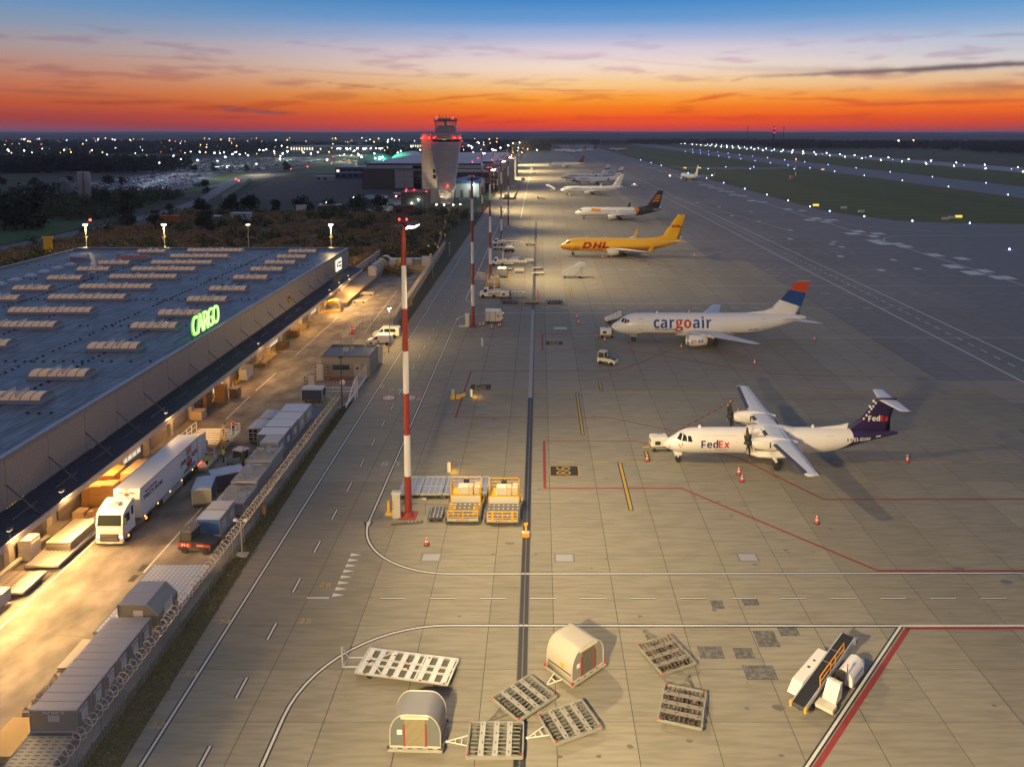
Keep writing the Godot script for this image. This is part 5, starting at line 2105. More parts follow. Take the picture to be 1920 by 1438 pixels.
func cone(label: String,x: float,z: float,i: int):
	var src: Node3D = used.get("cone")
	if src == null:
		src = T("traffic_cone",label,"traffic cone",V(x,0,z),0,"red and white cones round the aircraft")
		var b := MB.new()
		b.box(Vector3(0,0.04,0),Vector3(0.5,0.08,0.5),0.03)
		P(src,"base",b,black)
		b = MB.new()
		b.lathe([[0.2,0.08],[0.14,0.34]],Vector3.ZERO,14)
		b.lathe([[0.105,0.5],[0.075,0.66]],Vector3.ZERO,14)
		b.lathe([[0.05,0.78],[0.03,0.92],[0.001,0.93]],Vector3.ZERO,14)
		P(src,"red_sleeve",b,mt(0.62,0.035,0.015,0.5))
		b = MB.new()
		b.lathe([[0.14,0.34],[0.105,0.5]],Vector3.ZERO,14)
		b.lathe([[0.075,0.66],[0.05,0.78]],Vector3.ZERO,14)
		P(src,"white_sleeve",b,mt(0.75,0.75,0.75,0.4))
		used["cone"] = src
	else:
		D(src,V(x,0,z),0.7*i,label)

# open container dolly: three plates across, rollers between, bogie below
func dolly(label: String,x: float,z: float,deg: float,l: float,w: float,plate: Material,roll: Material,bar: Material,dirty := false):
	var t := T("container_dolly",label,"dolly",V(x,0,z),deg_to_rad(deg),"empty container dollies in front")
	var h := 0.5
	var b := MB.new()
	for s in [-1,1]:
		b.box(Vector3(0,h-0.08,s*w/2),Vector3(l,0.16,0.09))
		b.box(Vector3(s*l/2,h-0.08,0),Vector3(0.09,0.16,w-0.09))
	P(t,"frame",b,mt(0.24,0.24,0.21,0.6))
	b = MB.new()
	b.box(Vector3(0,0.28,0),Vector3(l*0.9,0.1,0.5))
	for s in [-1,1]:
		b.box(Vector3(l*0.32*s,0.3,0),Vector3(0.12,0.1,w*0.86))
	P(t,"chassis",b,mt(0.05,0.05,0.05,0.7))
	var n := 4
	var px := l/n
	for i in range(1,n):
		b = MB.new()
		var xx := -l/2+px*i+(0.02 if i == 2 else 0.0)
		b.box(Vector3(xx,h+0.005,0),Vector3(0.34,0.035,w-0.12))
		var o := P(t,"deck_plate",b,plate)
		b = MB.new()
		for k in 4:
			b.box(Vector3(xx+rng.randf_range(-0.06,0.06),h+0.03,-w*0.4+w*0.26*k),Vector3(0.06,0.03,0.16))
		P(o,"stop_cleat",b,mt(0.06,0.05,0.04,0.6))
	var rn := 9
	for i in n:
		var xx := -l/2+px*(i+0.5)
		for k in rn:
			b = MB.new()
			b.sm(2)
			var zz := -w/2+w*(k+0.6)/rn
			b.tube(Vector3(xx-px*0.5+0.2,h-0.03,zz),Vector3(xx+px*0.5-0.2,h-0.03,zz),0.055,0.055,6)
			P(t,"roller",b,roll)
	v_wheels(t,[-l*0.32,l*0.32],w*0.36,0.2,0.16)
	b = MB.new()
	for s in [-1,1]:
		b.tube(Vector3(-l/2,0.36,0.42*s),Vector3(-l/2-1.25,0.3,0.03*s),0.035)
	b.tube(Vector3(-l/2-0.4,0.35,-0.29),Vector3(-l/2-0.4,0.35,0.29),0.03)
	b.tube(Vector3(-l/2-0.8,0.33,-0.16),Vector3(-l/2-0.8,0.33,0.16),0.03)
	b.lathe([[0.05,-0.03],[0.1,-0.03],[0.1,0.03],[0.05,0.03]],Vector3(-l/2-1.33,0.3,0),10)
	P(t,"tow_bar",b,bar)
	for q in [[-1,1],[1,1],[-1,-1]]:
		b = MB.new()
		b.box(Vector3(q[0]*(l/2-0.06),h+0.01,q[1]*(w/2-0.15)),Vector3(0.13,0.04,0.16))
		P(t,"red_marker",b,mt(0.4,0.03,0.02,0.5))

func roller_deck(t: Node3D,l: float,w: float,h: float,nx: int,nz: int,m: Material):
	# closed deck with ball castors in rows
	var b := MB.new()
	b.box(Vector3(0,h-0.09,0),Vector3(l,0.18,w),0.02)
	P(t,"deck",b,m)
	b = MB.new()
	for i in nx:
		for k in nz:
			b.box(Vector3(-l/2+l*(i+0.5)/nx,h+0.012,-w/2+w*(k+0.5)/nz),Vector3(0.09,0.03,0.09))
	stuff(P(t,"ball_castor",b,mt(0.75,0.77,0.8,0.3,0.3)))

func igloo_dolly(label: String,x: float,z: float,deg: float,w: float,d: float,shell: Material,front: Material,door: Material,txt: String):
	var t := T("container_dolly",label,"container dolly",V(x,0,z),deg_to_rad(deg),"rounded containers on dollies")
	var b := MB.new()
	for s in [-1,1]:
		b.box(Vector3(0,0.42,s*(d/2+0.16)),Vector3(w+0.2,0.14,0.1))
		b.box(Vector3(s*(w/2+0.08),0.42,0),Vector3(0.1,0.14,d+0.3))
	b.box(Vector3(0,0.3,0),Vector3(w*0.9,0.1,d*0.6))
	P(t,"frame",b,mt(0.32,0.31,0.27,0.6))
	for k in 5:
		b = MB.new()
		b.tube(Vector3(-w/2+w*(k+0.25)/5.0,0.42,d/2+0.06),Vector3(-w/2+w*(k+0.75)/5.0,0.42,d/2+0.06),0.07,0.07,8)
		P(t,"roller",b,mt(0.4,0.37,0.33,0.5))
	v_wheels(t,[-w*0.34,w*0.34],d*0.36,0.2,0.18)
	for q in [[-1,1],[1,1],[-1,-1],[1,-1]]:
		b = MB.new()
		b.box(Vector3(q[0]*(w/2+0.1),0.55,q[1]*(d/2+0.1)),Vector3(0.12,0.22,0.12))
		P(t,"corner_stop",b,mt(0.5,0.03,0.03,0.5) if shell.albedo_color.r > 0.55 else mt(0.06,0.06,0.06,0.6))
	# body: rounded outline across, straight along
	var y0 := 0.5
	var top := 2.62
	var pts := PackedVector2Array()
	pts.append(Vector2(w/2,y0))
	for i in 9:
		var a := i/8.0*PI/2
		pts.append(Vector2(w/2-0.95+0.95*cos(a),top-1.25+1.25*sin(a)))
	for i in 9:
		var a := PI/2+i/8.0*PI/2
		pts.append(Vector2(-w/2+0.95+0.95*cos(a),top-1.25+1.25*sin(a)))
	pts.append(Vector2(-w/2,y0))
	b = MB.new()
	b.sm(5)
	var r0 := PackedVector3Array()
	var r1 := PackedVector3Array()
	for p in pts:
		r0.append(Vector3(p.x,p.y,-d/2))
		r1.append(Vector3(p.x,p.y,d/2))
	b.loft([r0,r1])
	P(t,"shell",b,shell)
	b = MB.new()
	b.prism(pts,d/2-0.05,d/2)
	b.prism(pts,-d/2,-d/2+0.05)
	P(t,"end_wall",b,front)
	b = MB.new()
	for i in pts.size()-1:
		b.tube(Vector3(pts[i].x,pts[i].y,d/2),Vector3(pts[i+1].x,pts[i+1].y,d/2),0.035,0.035,4,false)
		b.tube(Vector3(pts[i].x,pts[i].y,-d/2),Vector3(pts[i+1].x,pts[i+1].y,-d/2),0.035,0.035,4,false)
	b.b2(-w/2,y0,d/2-0.02,w/2,y0+0.12,d/2+0.04)
	P(t,"edge_trim",b,mt(0.55,0.53,0.45,0.45,0.2))
	# canvas door, creased, between red posts
	b = MB.new()
	var n := 7
	for i in n:
		for j in n:
			var f := func(u: int,v: int) -> Vector3:
				var xx := -0.62+1.24*u/n
				var yy := y0+0.12+1.75*v/n
				return Vector3(xx,yy,d/2+0.015+0.035*absf(sin((absf(xx)*2.2+yy*1.5)*2.6)))
			b.quad(f.call(i,j),f.call(i+1,j),f.call(i+1,j+1),f.call(i,j+1))
	P(t,"canvas_door",b,door)
	for s in [-1,1]:
		b = MB.new()
		b.b2(0.66*s-0.05,y0+0.1,d/2,0.66*s+0.05,y0+1.5,d/2+0.06)
		P(t,"door_post",b,mt(0.3,0.03,0.03,0.5))
	b = MB.new()
	b.b2(-0.85,top-0.2,d/2,0.85,top-0.06,d/2+0.1)
	P(t,"door_lintel",b,mt(0.6,0.55,0.4,0.5))
	b = MB.new()
	b.b2(-1.1,1.35,d/2,-0.8,1.65,d/2+0.02)
	P(t,"label_plate",b,white_paint)
	if txt:
		# along the flank that leans inwards
		var lt := lettering(t,txt,0.17,Vector3(-w/2+0.2,top-0.78,0),Vector3(0,0,0),mt(0.75,0.75,0.72,0.5),1.0)
		lt.rotation = Vector3(-0.75,-PI/2,0)
		lt.rotation_order = EULER_ORDER_YXZ
	return t

func rail_frame(b: MB,pts: Array,h: float,r := 0.04,rails := 2):
	for i in pts.size():
		b.tube(pts[i],pts[i]+Vector3(0,h,0),r,r,5)
	for i in pts.size()-1:
		for k in rails:
			var y := h*(k+1)/rails-0.02
			b.tube(pts[i]+Vector3(0,y,0),pts[i+1]+Vector3(0,y,0),r,r,5)

func container_loader(label: String,x: float,z: float,deg: float,body: Material,striped: bool,called := "container_loader") -> Node3D:
	# main deck towards the viewer, driver's bridge behind
	var t := T(called,label,"loader",V(x,0,z),deg_to_rad(deg),"container loaders")
	var b := MB.new()
	b.b2(-1.75,0.3,-2.4,1.75,0.62,1.6)
	P(t,"chassis",b,mt(0.08,0.08,0.085,0.6))
	roller_deck_at(t,Vector3(0,0.78,0.2),3.3,2.9,7,4)
	v_wheels(t,[-1.2,1.2],1.2,0.32,0.3)
	# side guard in front
	b = MB.new()
	rail_frame(b,[Vector3(-1.45,0.5,1.75),Vector3(0,0.5,1.75),Vector3(1.45,0.5,1.75)],0.95,0.05,3)
	P(t,"guard_rail",b,body)
	if striped:
		for s in [-1,1]:
			for k in 6:
				b = MB.new()
				b.x = Transform3D(Basis(Vector3.UP,0.5*s),Vector3(s*1.25,0.805,-0.9+0.42*k))
				b.b2(-0.42,0,-0.06,0.42,0.02,0.06)
				P(t,"hazard_stripe",b,body)
	else:
		for s in [-1,1]:
			b = MB.new()
			b.b2(s*0.95-0.12,0.45,1.72,s*0.95+0.12,1.5,1.86)
			P(t,"lift_arm",b,body)
	b = MB.new()
	b.b2(-1.5,0.35,1.62,1.5,0.6,1.74)
	P(t,"bumper",b,mt(0.5,0.48,0.4,0.5))
	for k in 6:
		b = MB.new()
		b.b2(-0.6+0.2*k,0.42,1.745,-0.5+0.2*k,0.54,1.765)
		P(t,"bumper_stripe",b,mt(0.45,0.03,0.02,0.5))
	# bridge platform with engine housing and rails
	b = MB.new()
	b.b2(-1.55,0.62,-3.2,1.55,1.5,-1.5)
	P(t,"bridge_body",b,body)
	b = MB.new()
	b.b2(-0.75,1.5,-2.4,0.75,2.35,-1.5,0.06)
	b.b2(0.85,1.5,-2.9,1.4,2.2,-1.55,0.05)
	b.b2(-1.45,0.7,-1.5,1.45,1.35,-1.44)
	P(t,"engine_housing",b,mt(0.66,0.62,0.52,0.45))
	b = MB.new()
	rail_frame(b,[Vector3(-1.5,1.5,-1.5),Vector3(-1.5,1.5,-3.15),Vector3(0,1.5,-3.15),Vector3(1.5,1.5,-3.15),Vector3(1.5,1.5,-1.5),Vector3(0.3,1.5,-1.5)],1.1,0.04,3)
	b.path([Vector3(1.55,0.3,-1.4),Vector3(1.9,1.2,-1.4),Vector3(1.55,2.0,-1.4)],0.035)
	P(t,"handrail",b,body)
	b = MB.new()
	b.b2(-0.3,2.0,-2.9,0.25,2.5,-2.5)
	b.b2(-0.3,1.5,-2.95,0.25,2.0,-2.35)
	P(t,"seat",b,black)
	b = MB.new()
	b.lathe([[0.07,0],[0.07,0.14],[0.001,0.18]],Vector3(1.5,2.6,-3.15),8)
	P(t,"beacon",b,mt(0.5,0.03,0.02,0.3))
	return t

func roller_deck_at(t: Node3D,at: Vector3,l: float,w: float,nx: int,nz: int):
	var b := MB.new()
	b.box(at-Vector3(0,0.08,0),Vector3(l,0.16,w))
	P(t,"deck",b,mt(0.13,0.135,0.15,0.45,0.3))
	b = MB.new()
	for i in nx:
		for k in nz:
			b.box(at+Vector3(-l/2+l*(i+0.5)/nx,0.015,-w/2+w*(k+0.5)/nz),Vector3(0.12,0.03,0.12))
	stuff(P(t,"ball_castor",b,mt(0.75,0.75,0.72,0.3)))

func gpu(label: String,x: float,z: float,deg: float,called := "ground_power_unit"):
	var t := T(called,label,"power unit",V(x,0,z),deg_to_rad(deg),"ground power units")
	var b := MB.new()
	b.b2(-1.35,0.32,-0.75,1.35,0.62,0.75)
	P(t,"chassis",b,mt(0.2,0.21,0.2,0.6))
	b = MB.new()
	b.b2(-1.2,0.62,-0.72,0.85,1.75,0.72,0.08)
	P(t,"housing",b,mt(0.74,0.72,0.66,0.4))
	b = MB.new()
	b.b2(0.85,0.7,-0.62,1.25,1.68,0.62)
	P(t,"cooling_grille",b,mt(0.1,0.1,0.1,0.6))
	b = MB.new()
	b.b2(-0.75,0.85,0.72,-0.1,1.3,0.735)
	b.b2(-1.21,0.95,-0.35,-1.2,1.45,0.3)
	P(t,"hatch",b,mt(0.03,0.03,0.03,0.5))
	b = MB.new()
	b.path([Vector3(-0.3,1.75,-0.25),Vector3(-0.3,1.83,-0.25),Vector3(0.3,1.83,-0.25),Vector3(0.3,1.75,-0.25)],0.025)
	P(t,"lifting_bar",b,black)
	b = MB.new()
	b.tube(Vector3(-1.35,0.4,0),Vector3(-2.1,0.32,0),0.04)
	P(t,"tow_bar",b,yellow)
	b = MB.new()
	b.b2(-1.36,0.36,-0.75,-1.34,0.5,0.75)
	P(t,"reflector_strip",b,mt(0.6,0.2,0.02,0.5))
	b = MB.new()
	b.lathe([[0.06,0],[0.06,0.14],[0.001,0.17]],Vector3(1.1,1.7,-0.5),8)
	P(t,"beacon",b,orange)
	v_wheels(t,[-0.85,0.9],0.66,0.26,0.2)
	return t

func tug(label: String,x: float,z: float,deg: float,body: Material,dark := false) -> Node3D:
	# tow tractor, front at -x: cab with screens, open flat bonnet behind
	var t := T("tow_tractor",label,"tow tractor",V(x,0,z),deg_to_rad(deg))
	var b := MB.new()
	b.prism(pv([-1.55,0.35,1.5,0.35,1.55,0.85,0.7,1.12,-0.35,1.15,-1.6,1.05]),-0.78,0.78)
	P(t,"body",b,body)
	b = MB.new()
	b.prism(pv([0.78,1.105,1.4,0.905,1.4,0.93,0.78,1.13]),-0.6,0.6)
	b.b2(-0.28,1.15,-0.65,0.68,1.18,0.65)
	P(t,"deck",b,mt(0.04,0.04,0.045,0.5))
	b = MB.new()
	for q in [[-1.5,-0.7],[-1.5,0.7],[-0.4,-0.7],[-0.4,0.7]]:
		b.tube(Vector3(q[0],1.05,q[1]),Vector3(q[0]*0.92,2.0,q[1]*0.94),0.045,0.045,5)
	P(t,"cab_post",b,body)
	b = MB.new()
	b.b2(-1.5,2.0,-0.76,-0.25,2.12,0.76,0.05)
	P(t,"cab_roof",b,body if not dark else mt(0.1,0.105,0.11,0.5))
	for q in [[Vector3(-1.48,1.1,-0.64),Vector3(-1.48,1.1,0.64),Vector3(-1.38,1.98,0.62),Vector3(-1.38,1.98,-0.62)],[Vector3(-1.4,1.15,0.71),Vector3(-0.5,1.15,0.71),Vector3(-0.46,1.98,0.67),Vector3(-1.34,1.98,0.67)],[Vector3(-0.5,1.15,-0.71),Vector3(-1.4,1.15,-0.71),Vector3(-1.34,1.98,-0.67),Vector3(-0.46,1.98,-0.67)],[Vector3(-0.4,1.15,0.62),Vector3(-0.4,1.15,-0.62),Vector3(-0.38,1.98,-0.62),Vector3(-0.38,1.98,0.62)]]:
		b = MB.new()
		b.quad(q[0],q[1],q[2],q[3])
		P(t,"window",b,mt(0.05,0.06,0.065,0.1))
	b = MB.new()
	b.b2(-1.0,1.1,-0.5,-0.55,1.3,0.5)
	b.b2(-0.6,1.3,-0.5,-0.45,1.75,0.5)
	P(t,"seat",b,black)
	for s in [-1,1]:
		b = MB.new()
		b.b2(-1.62,0.75,0.5*s-0.1,-1.58,0.9,0.5*s+0.1)
		P(t,"headlight",b,mt(0.7,0.7,0.65,0.2))
	b = MB.new()
	b.b2(-1.7,0.32,-0.8,-1.55,0.6,0.8,0.03)
	b.b2(-0.8,0.36,-0.8,0.4,0.62,0.8)
	P(t,"bumper",b,mt(0.07,0.07,0.07,0.6))
	b = MB.new()
	b.lathe([[0.06,0],[0.06,0.14],[0.001,0.17]],Vector3(-0.8,2.12,0.3),8)
	P(t,"beacon",b,orange)
	v_wheels(t,[-1.0,0.95],0.7,0.34,0.24)
	return t

func belt_loader():
	var t := T("belt_loader","white belt loader with black belt and orange handrail by red line","belt loader",V(19.6,0,50.4),deg_to_rad(47.4))
	# local x runs up the belt
	var low := Vector3(-4.1,0.82,0)
	var high := Vector3(4.1,1.5,0)
	var d := (high-low).normalized()
	var up := Vector3(-d.y,d.x,0)
	var fr := Transform3D(Basis(d,up,Vector3(0,0,1)),(low+high)/2)
	var b := MB.new().at(fr)
	b.b2(-4.1,-0.02,-0.42,4.1,0.03,0.42)
	P(t,"belt",b,mt(0.014,0.014,0.014,0.7))
	b = MB.new().at(fr)
	for s in [-1,1]:
		b.b2(-4.15,-0.25,0.42*s,4.15,0.06,0.5*s)
	b.b2(-4.1,-0.25,-0.42,4.1,-0.2,0.42)
	P(t,"belt_frame",b,mt(0.46,0.48,0.5,0.4,0.3))
	for x in [-4.12,4.12]:
		b = MB.new().at(fr)
		b.tube(Vector3(x,-0.1,-0.45),Vector3(x,-0.1,0.45),0.13,0.13,10)
		P(t,"end_roller",b,mt(0.05,0.05,0.055,0.5))
	for s in [-1,1]:
		b = MB.new().at(fr)
		b.b2(-4.3,-0.28,0.5*s-0.09,-4.0,0.1,0.5*s+0.09,0.03)
		P(t,"bumper",b,mt(0.6,0.36,0.05,0.5))
		b = MB.new().at(fr)
		b.b2(3.8,-0.3,0.55*s-0.1,4.25,0.06,0.55*s+0.1,0.03)
		P(t,"fender",b,mt(0.2,0.22,0.24,0.6))
	b = MB.new().at(fr)
	for x in [0.6,2.0]:
		b.b2(x,0.032,-0.42,x+0.05,0.036,0.42)
	P(t,"belt_joint",b,mt(0.25,0.3,0.35,0.5))
	b = MB.new()
	b.b2(-2.7,0.3,-1.0,2.6,0.55,1.2)
	P(t,"chassis",b,mt(0.1,0.1,0.1,0.6))
	# long housing on the far side
	b = MB.new()
	b.prism(pv([-2.9,0.4,1.9,0.4,2.1,0.95,-2.1,0.95]),-1.35,-0.62)
	P(t,"side_housing",b,mt(0.72,0.7,0.66,0.4))
	b = MB.new()
	b.lathe([[0.1,0.95],[0.1,0.962],[0.001,0.963]],Vector3(0.6,0,-1.0),10)
	b.b2(-0.4,0.95,-1.1,-0.2,0.962,-0.9)
	P(t,"filler_cap",b,black)
	# console in front of the driver, seat, rounded engine cover behind
	b = MB.new()
	b.prism(pv([-2.2,0.45,-1.1,0.45,-1.0,1.5,-1.35,1.55]),0.72,1.62)
	P(t,"console",b,mt(0.74,0.7,0.6,0.4))
	b = MB.new()
	b.b2(-2.9,0.35,0.6,-2.2,0.6,1.75)
	P(t,"step",b,mt(0.6,0.56,0.46,0.5))
	b = MB.new()
	b.b2(-0.75,0.55,0.75,-0.1,0.95,1.4,0.05)
	b.b2(-0.2,0.95,0.75,0.0,1.6,1.4,0.05)
	P(t,"seat",b,black)
	b = MB.new()
	b.lathe([[0.18,0],[0.2,0.02],[0.18,0.04]],Vector3(-0.85,1.3,1.05),12,Vector3(-0.7,0.7,0))
	b.tube(Vector3(-1.1,1.1,1.05),Vector3(-0.85,1.32,1.05),0.025)
	P(t,"steering_wheel",b,black)
	b = MB.new()
	b.sm(3)
	var pts := PackedVector3Array()
	var pts2 := PackedVector3Array()
	for i in 13:
		var a := PI*i/12.0
		pts.append(Vector3(0.35,0.75+0.7*sin(a),1.2-0.58*cos(a)))
		pts2.append(Vector3(2.45,0.75+0.7*sin(a),1.2-0.58*cos(a)))
	pts.append(Vector3(0.35,0.4,0.62))
	pts.append(Vector3(0.35,0.4,1.78))
	pts2.append(Vector3(2.45,0.4,0.62))
	pts2.append(Vector3(2.45,0.4,1.78))
	var rp := PackedVector3Array()
	var rq := PackedVector3Array()
	for i in range(12,-1,-1):
		rp.append(pts[i])
		rq.append(pts2[i])
	for i in [13,14]:
		rp.append(pts[i])
		rq.append(pts2[i])
	b.loft([rp,rq],true,true)
	P(t,"engine_cover",b,mt(0.72,0.72,0.72,0.35))
	b = MB.new()
	b.b2(2.5,0.35,0.8,3.1,0.95,1.6,0.08)
	P(t,"rear_guard",b,mt(0.55,0.58,0.62,0.4))
	lettering(t,"ground service",0.13,Vector3(1.4,0.95,1.8),Vector3.ZERO,mt(0.1,0.16,0.4,0.5),1.2)
	b = MB.new().at(fr)
	rail_frame(b,[Vector3(-1.9,0.05,0.48),Vector3(-0.2,0.05,0.48),Vector3(0.6,0.05,0.48),Vector3(2.1,0.05,0.48)],0.85,0.035,2)
	P(t,"handrail",b,mt(0.75,0.32,0.02,0.45))
	b = MB.new()
	b.tube(Vector3(0.1,0.6,1.5),Vector3(0.1,2.0,1.5),0.03)
	P(t,"beacon_pole",b,black)
	b = MB.new()
	b.lathe([[0.07,0],[0.07,0.14],[0.001,0.18]],Vector3(0.1,2.0,1.5),8)
	P(t,"beacon",b,mt(0.7,0.1,0.02,0.4))
	v_wheels(t,[-1.75,1.75],1.1,0.36,0.26)

func stairs(label: String,x: float,z: float,deg: float,dark := false):
	var t := T("passenger_stairs",label,"mobile stairs",V(x,0,z),deg_to_rad(deg),"mobile passenger stairs")
	var body := mt(0.66,0.7,0.72,0.4) if not dark else mt(0.12,0.12,0.13,0.5)
	var b := MB.new()
	for s in [-1,1]:
		b.prism(pv([-3.0,0.7,-2.6,0.6,1.5,2.9,3.0,2.9,3.0,4.0,1.4,4.0,-3.0,1.6]),s*0.8-0.04,s*0.8+0.04)
	P(t,"side_panel",b,body)
	for k in 12:
		b = MB.new()
		b.b2(-2.8+0.36*k,0.72+0.19*k,-0.76,-2.44+0.36*k,0.78+0.19*k,0.76)
		P(t,"step",b,mt(0.3,0.42,0.5,0.5))
	b = MB.new()
	b.b2(1.5,2.85,-0.76,3.0,2.92,0.76)
	P(t,"platform",b,mt(0.4,0.42,0.44,0.5))
	b = MB.new()
	b.b2(-2.9,0.4,-0.8,2.2,0.55,0.8)
	b.tube(Vector3(2.0,0.5,0.6),Vector3(2.4,2.9,0.6),0.06)
	b.tube(Vector3(2.0,0.5,-0.6),Vector3(2.4,2.9,-0.6),0.06)
	b.tube(Vector3(0.4,0.5,0.6),Vector3(2.2,2.7,0.6),0.06)
	P(t,"chassis",b,mt(0.5,0.5,0.48,0.5))
	v_wheels(t,[-2.2,1.6],0.75,0.3,0.2)

func small_dollies():
	# rows of dollies and carts beside the masts: [x0, x1, z, depth, height of load, kind]
	var m := [mt(0.07,0.075,0.08,0.6),mt(0.4,0.26,0.05,0.5),mt(0.5,0.5,0.46,0.45),mt(0.36,0.37,0.35,0.5)]
	for q in [[-8.5,-4.9,171.4,0,"black framed dolly, west end of line of three below mast"],[-3.5,0.0,171.2,1,"yellow railed dolly, middle of line of three below mast"],[1.5,5.0,171.2,0,"black framed dolly, east end of line of three below mast"],[-8.9,-6.2,227.2,2,"pale dolly with drop sides, nearer the mast of its pair"],[-4.5,-1.8,226.4,2,"pale dolly with drop sides, nearer the stand of its pair"],[-10.5,-7.6,213.2,3,"flat grey dolly at west end of roller dolly row"],[-6.8,-4.3,209.8,2,"pale sided dolly in middle of roller dolly row"],[-1.8,0.9,214.6,3,"flat grey dolly at back of roller dolly row"],[-1.8,1.1,206.6,3,"flat grey dolly at front of roller dolly row"],[-4.8,-1.5,260.7,1,"brown dolly by the drain channel near yellow jet"]]:
		var l: float = q[1]-q[0]
		var t := T("flat_dolly",q[4],"dolly",V((q[0]+q[1])/2,0,q[2]),0.0,"dollies lined up by the masts")
		var b := MB.new()
		b.b2(-l/2,0.35,-0.8,l/2,0.52,0.8)
		P(t,"deck",b,m[q[3]])
		b = MB.new()
		for k in 6:
			b.b2(-l/2+l*k/5.0-0.04,0.52,-0.82,-l/2+l*k/5.0+0.04,0.95 if q[3] < 2 else 0.62,0.82)
		P(t,"stake",b,m[q[3]])
		if q[3] == 2:
			b = MB.new()
			b.b2(-l/2,0.5,0.74,l/2,1.05,0.8)
			b.b2(-l/2,0.5,-0.8,l/2,1.05,-0.74)
			P(t,"side_board",b,mt(0.62,0.6,0.54,0.5))
		v_wheels(t,[-l*0.34,l*0.34],0.6,0.22,0.18)
		b = MB.new()
		b.tube(Vector3(-l/2,0.35,0),Vector3(-l/2-0.9,0.3,0),0.04)
		P(t,"tow_bar",b,mt(0.4,0.4,0.36,0.5))

func truck_loader(label: String,x: float,z: float,arm: Material):
	# white service truck with long flat belt behind the cab, front at -x
	var t := T("belt_truck",label,"belt loader",V(x,0,z),0.0)
	var b := MB.new()
	b.prism(pv([-2.9,0.45,-1.0,0.45,-1.0,2.3,-1.9,2.3,-2.2,1.45,-2.95,1.3]),-0.95,0.95)
	P(t,"cab",b,white_paint)
	b = MB.new()
	for s in [-1,1]:
		b.prism(pv([-2.1,1.4,-1.25,1.4,-1.25,2.1,-1.85,2.1]),s*0.955-0.005,s*0.955+0.005)
	b.quad(Vector3(-2.24,1.45,0.8),Vector3(-2.24,1.45,-0.8),Vector3(-1.96,2.2,-0.8),Vector3(-1.96,2.2,0.8))
	P(t,"window",b,glass)
	b = MB.new()
	b.b2(-1.0,0.5,-0.9,3.4,0.9,0.9)
	P(t,"chassis",b,mt(0.5,0.5,0.46,0.5))
	b = MB.new()
	b.prism(pv([-1.0,1.0,7.2,0.9,7.4,1.25,-1.0,1.7]),-0.5,0.5)
	P(t,"belt_boom",b,mt(0.72,0.7,0.62,0.4))
	b = MB.new()
	for k in 8:
		b.b2(0.6+0.8*k,1.02,0.505,1.0+0.8*k,1.3,0.52)
	P(t,"red_marking",b,mt(0.45,0.1,0.06,0.5))
	b = MB.new()
	b.b2(0.4,0.9,-0.95,1.5,1.9,-0.5)
	b.tube(Vector3(0.4,1.8,0.6),Vector3(0.5,4.0,0.6),0.16,0.12,8)
	P(t,"mast_arm",b,arm)
	v_wheels(t,[-2.2,-0.9+1.2],0.85,0.42,0.3)

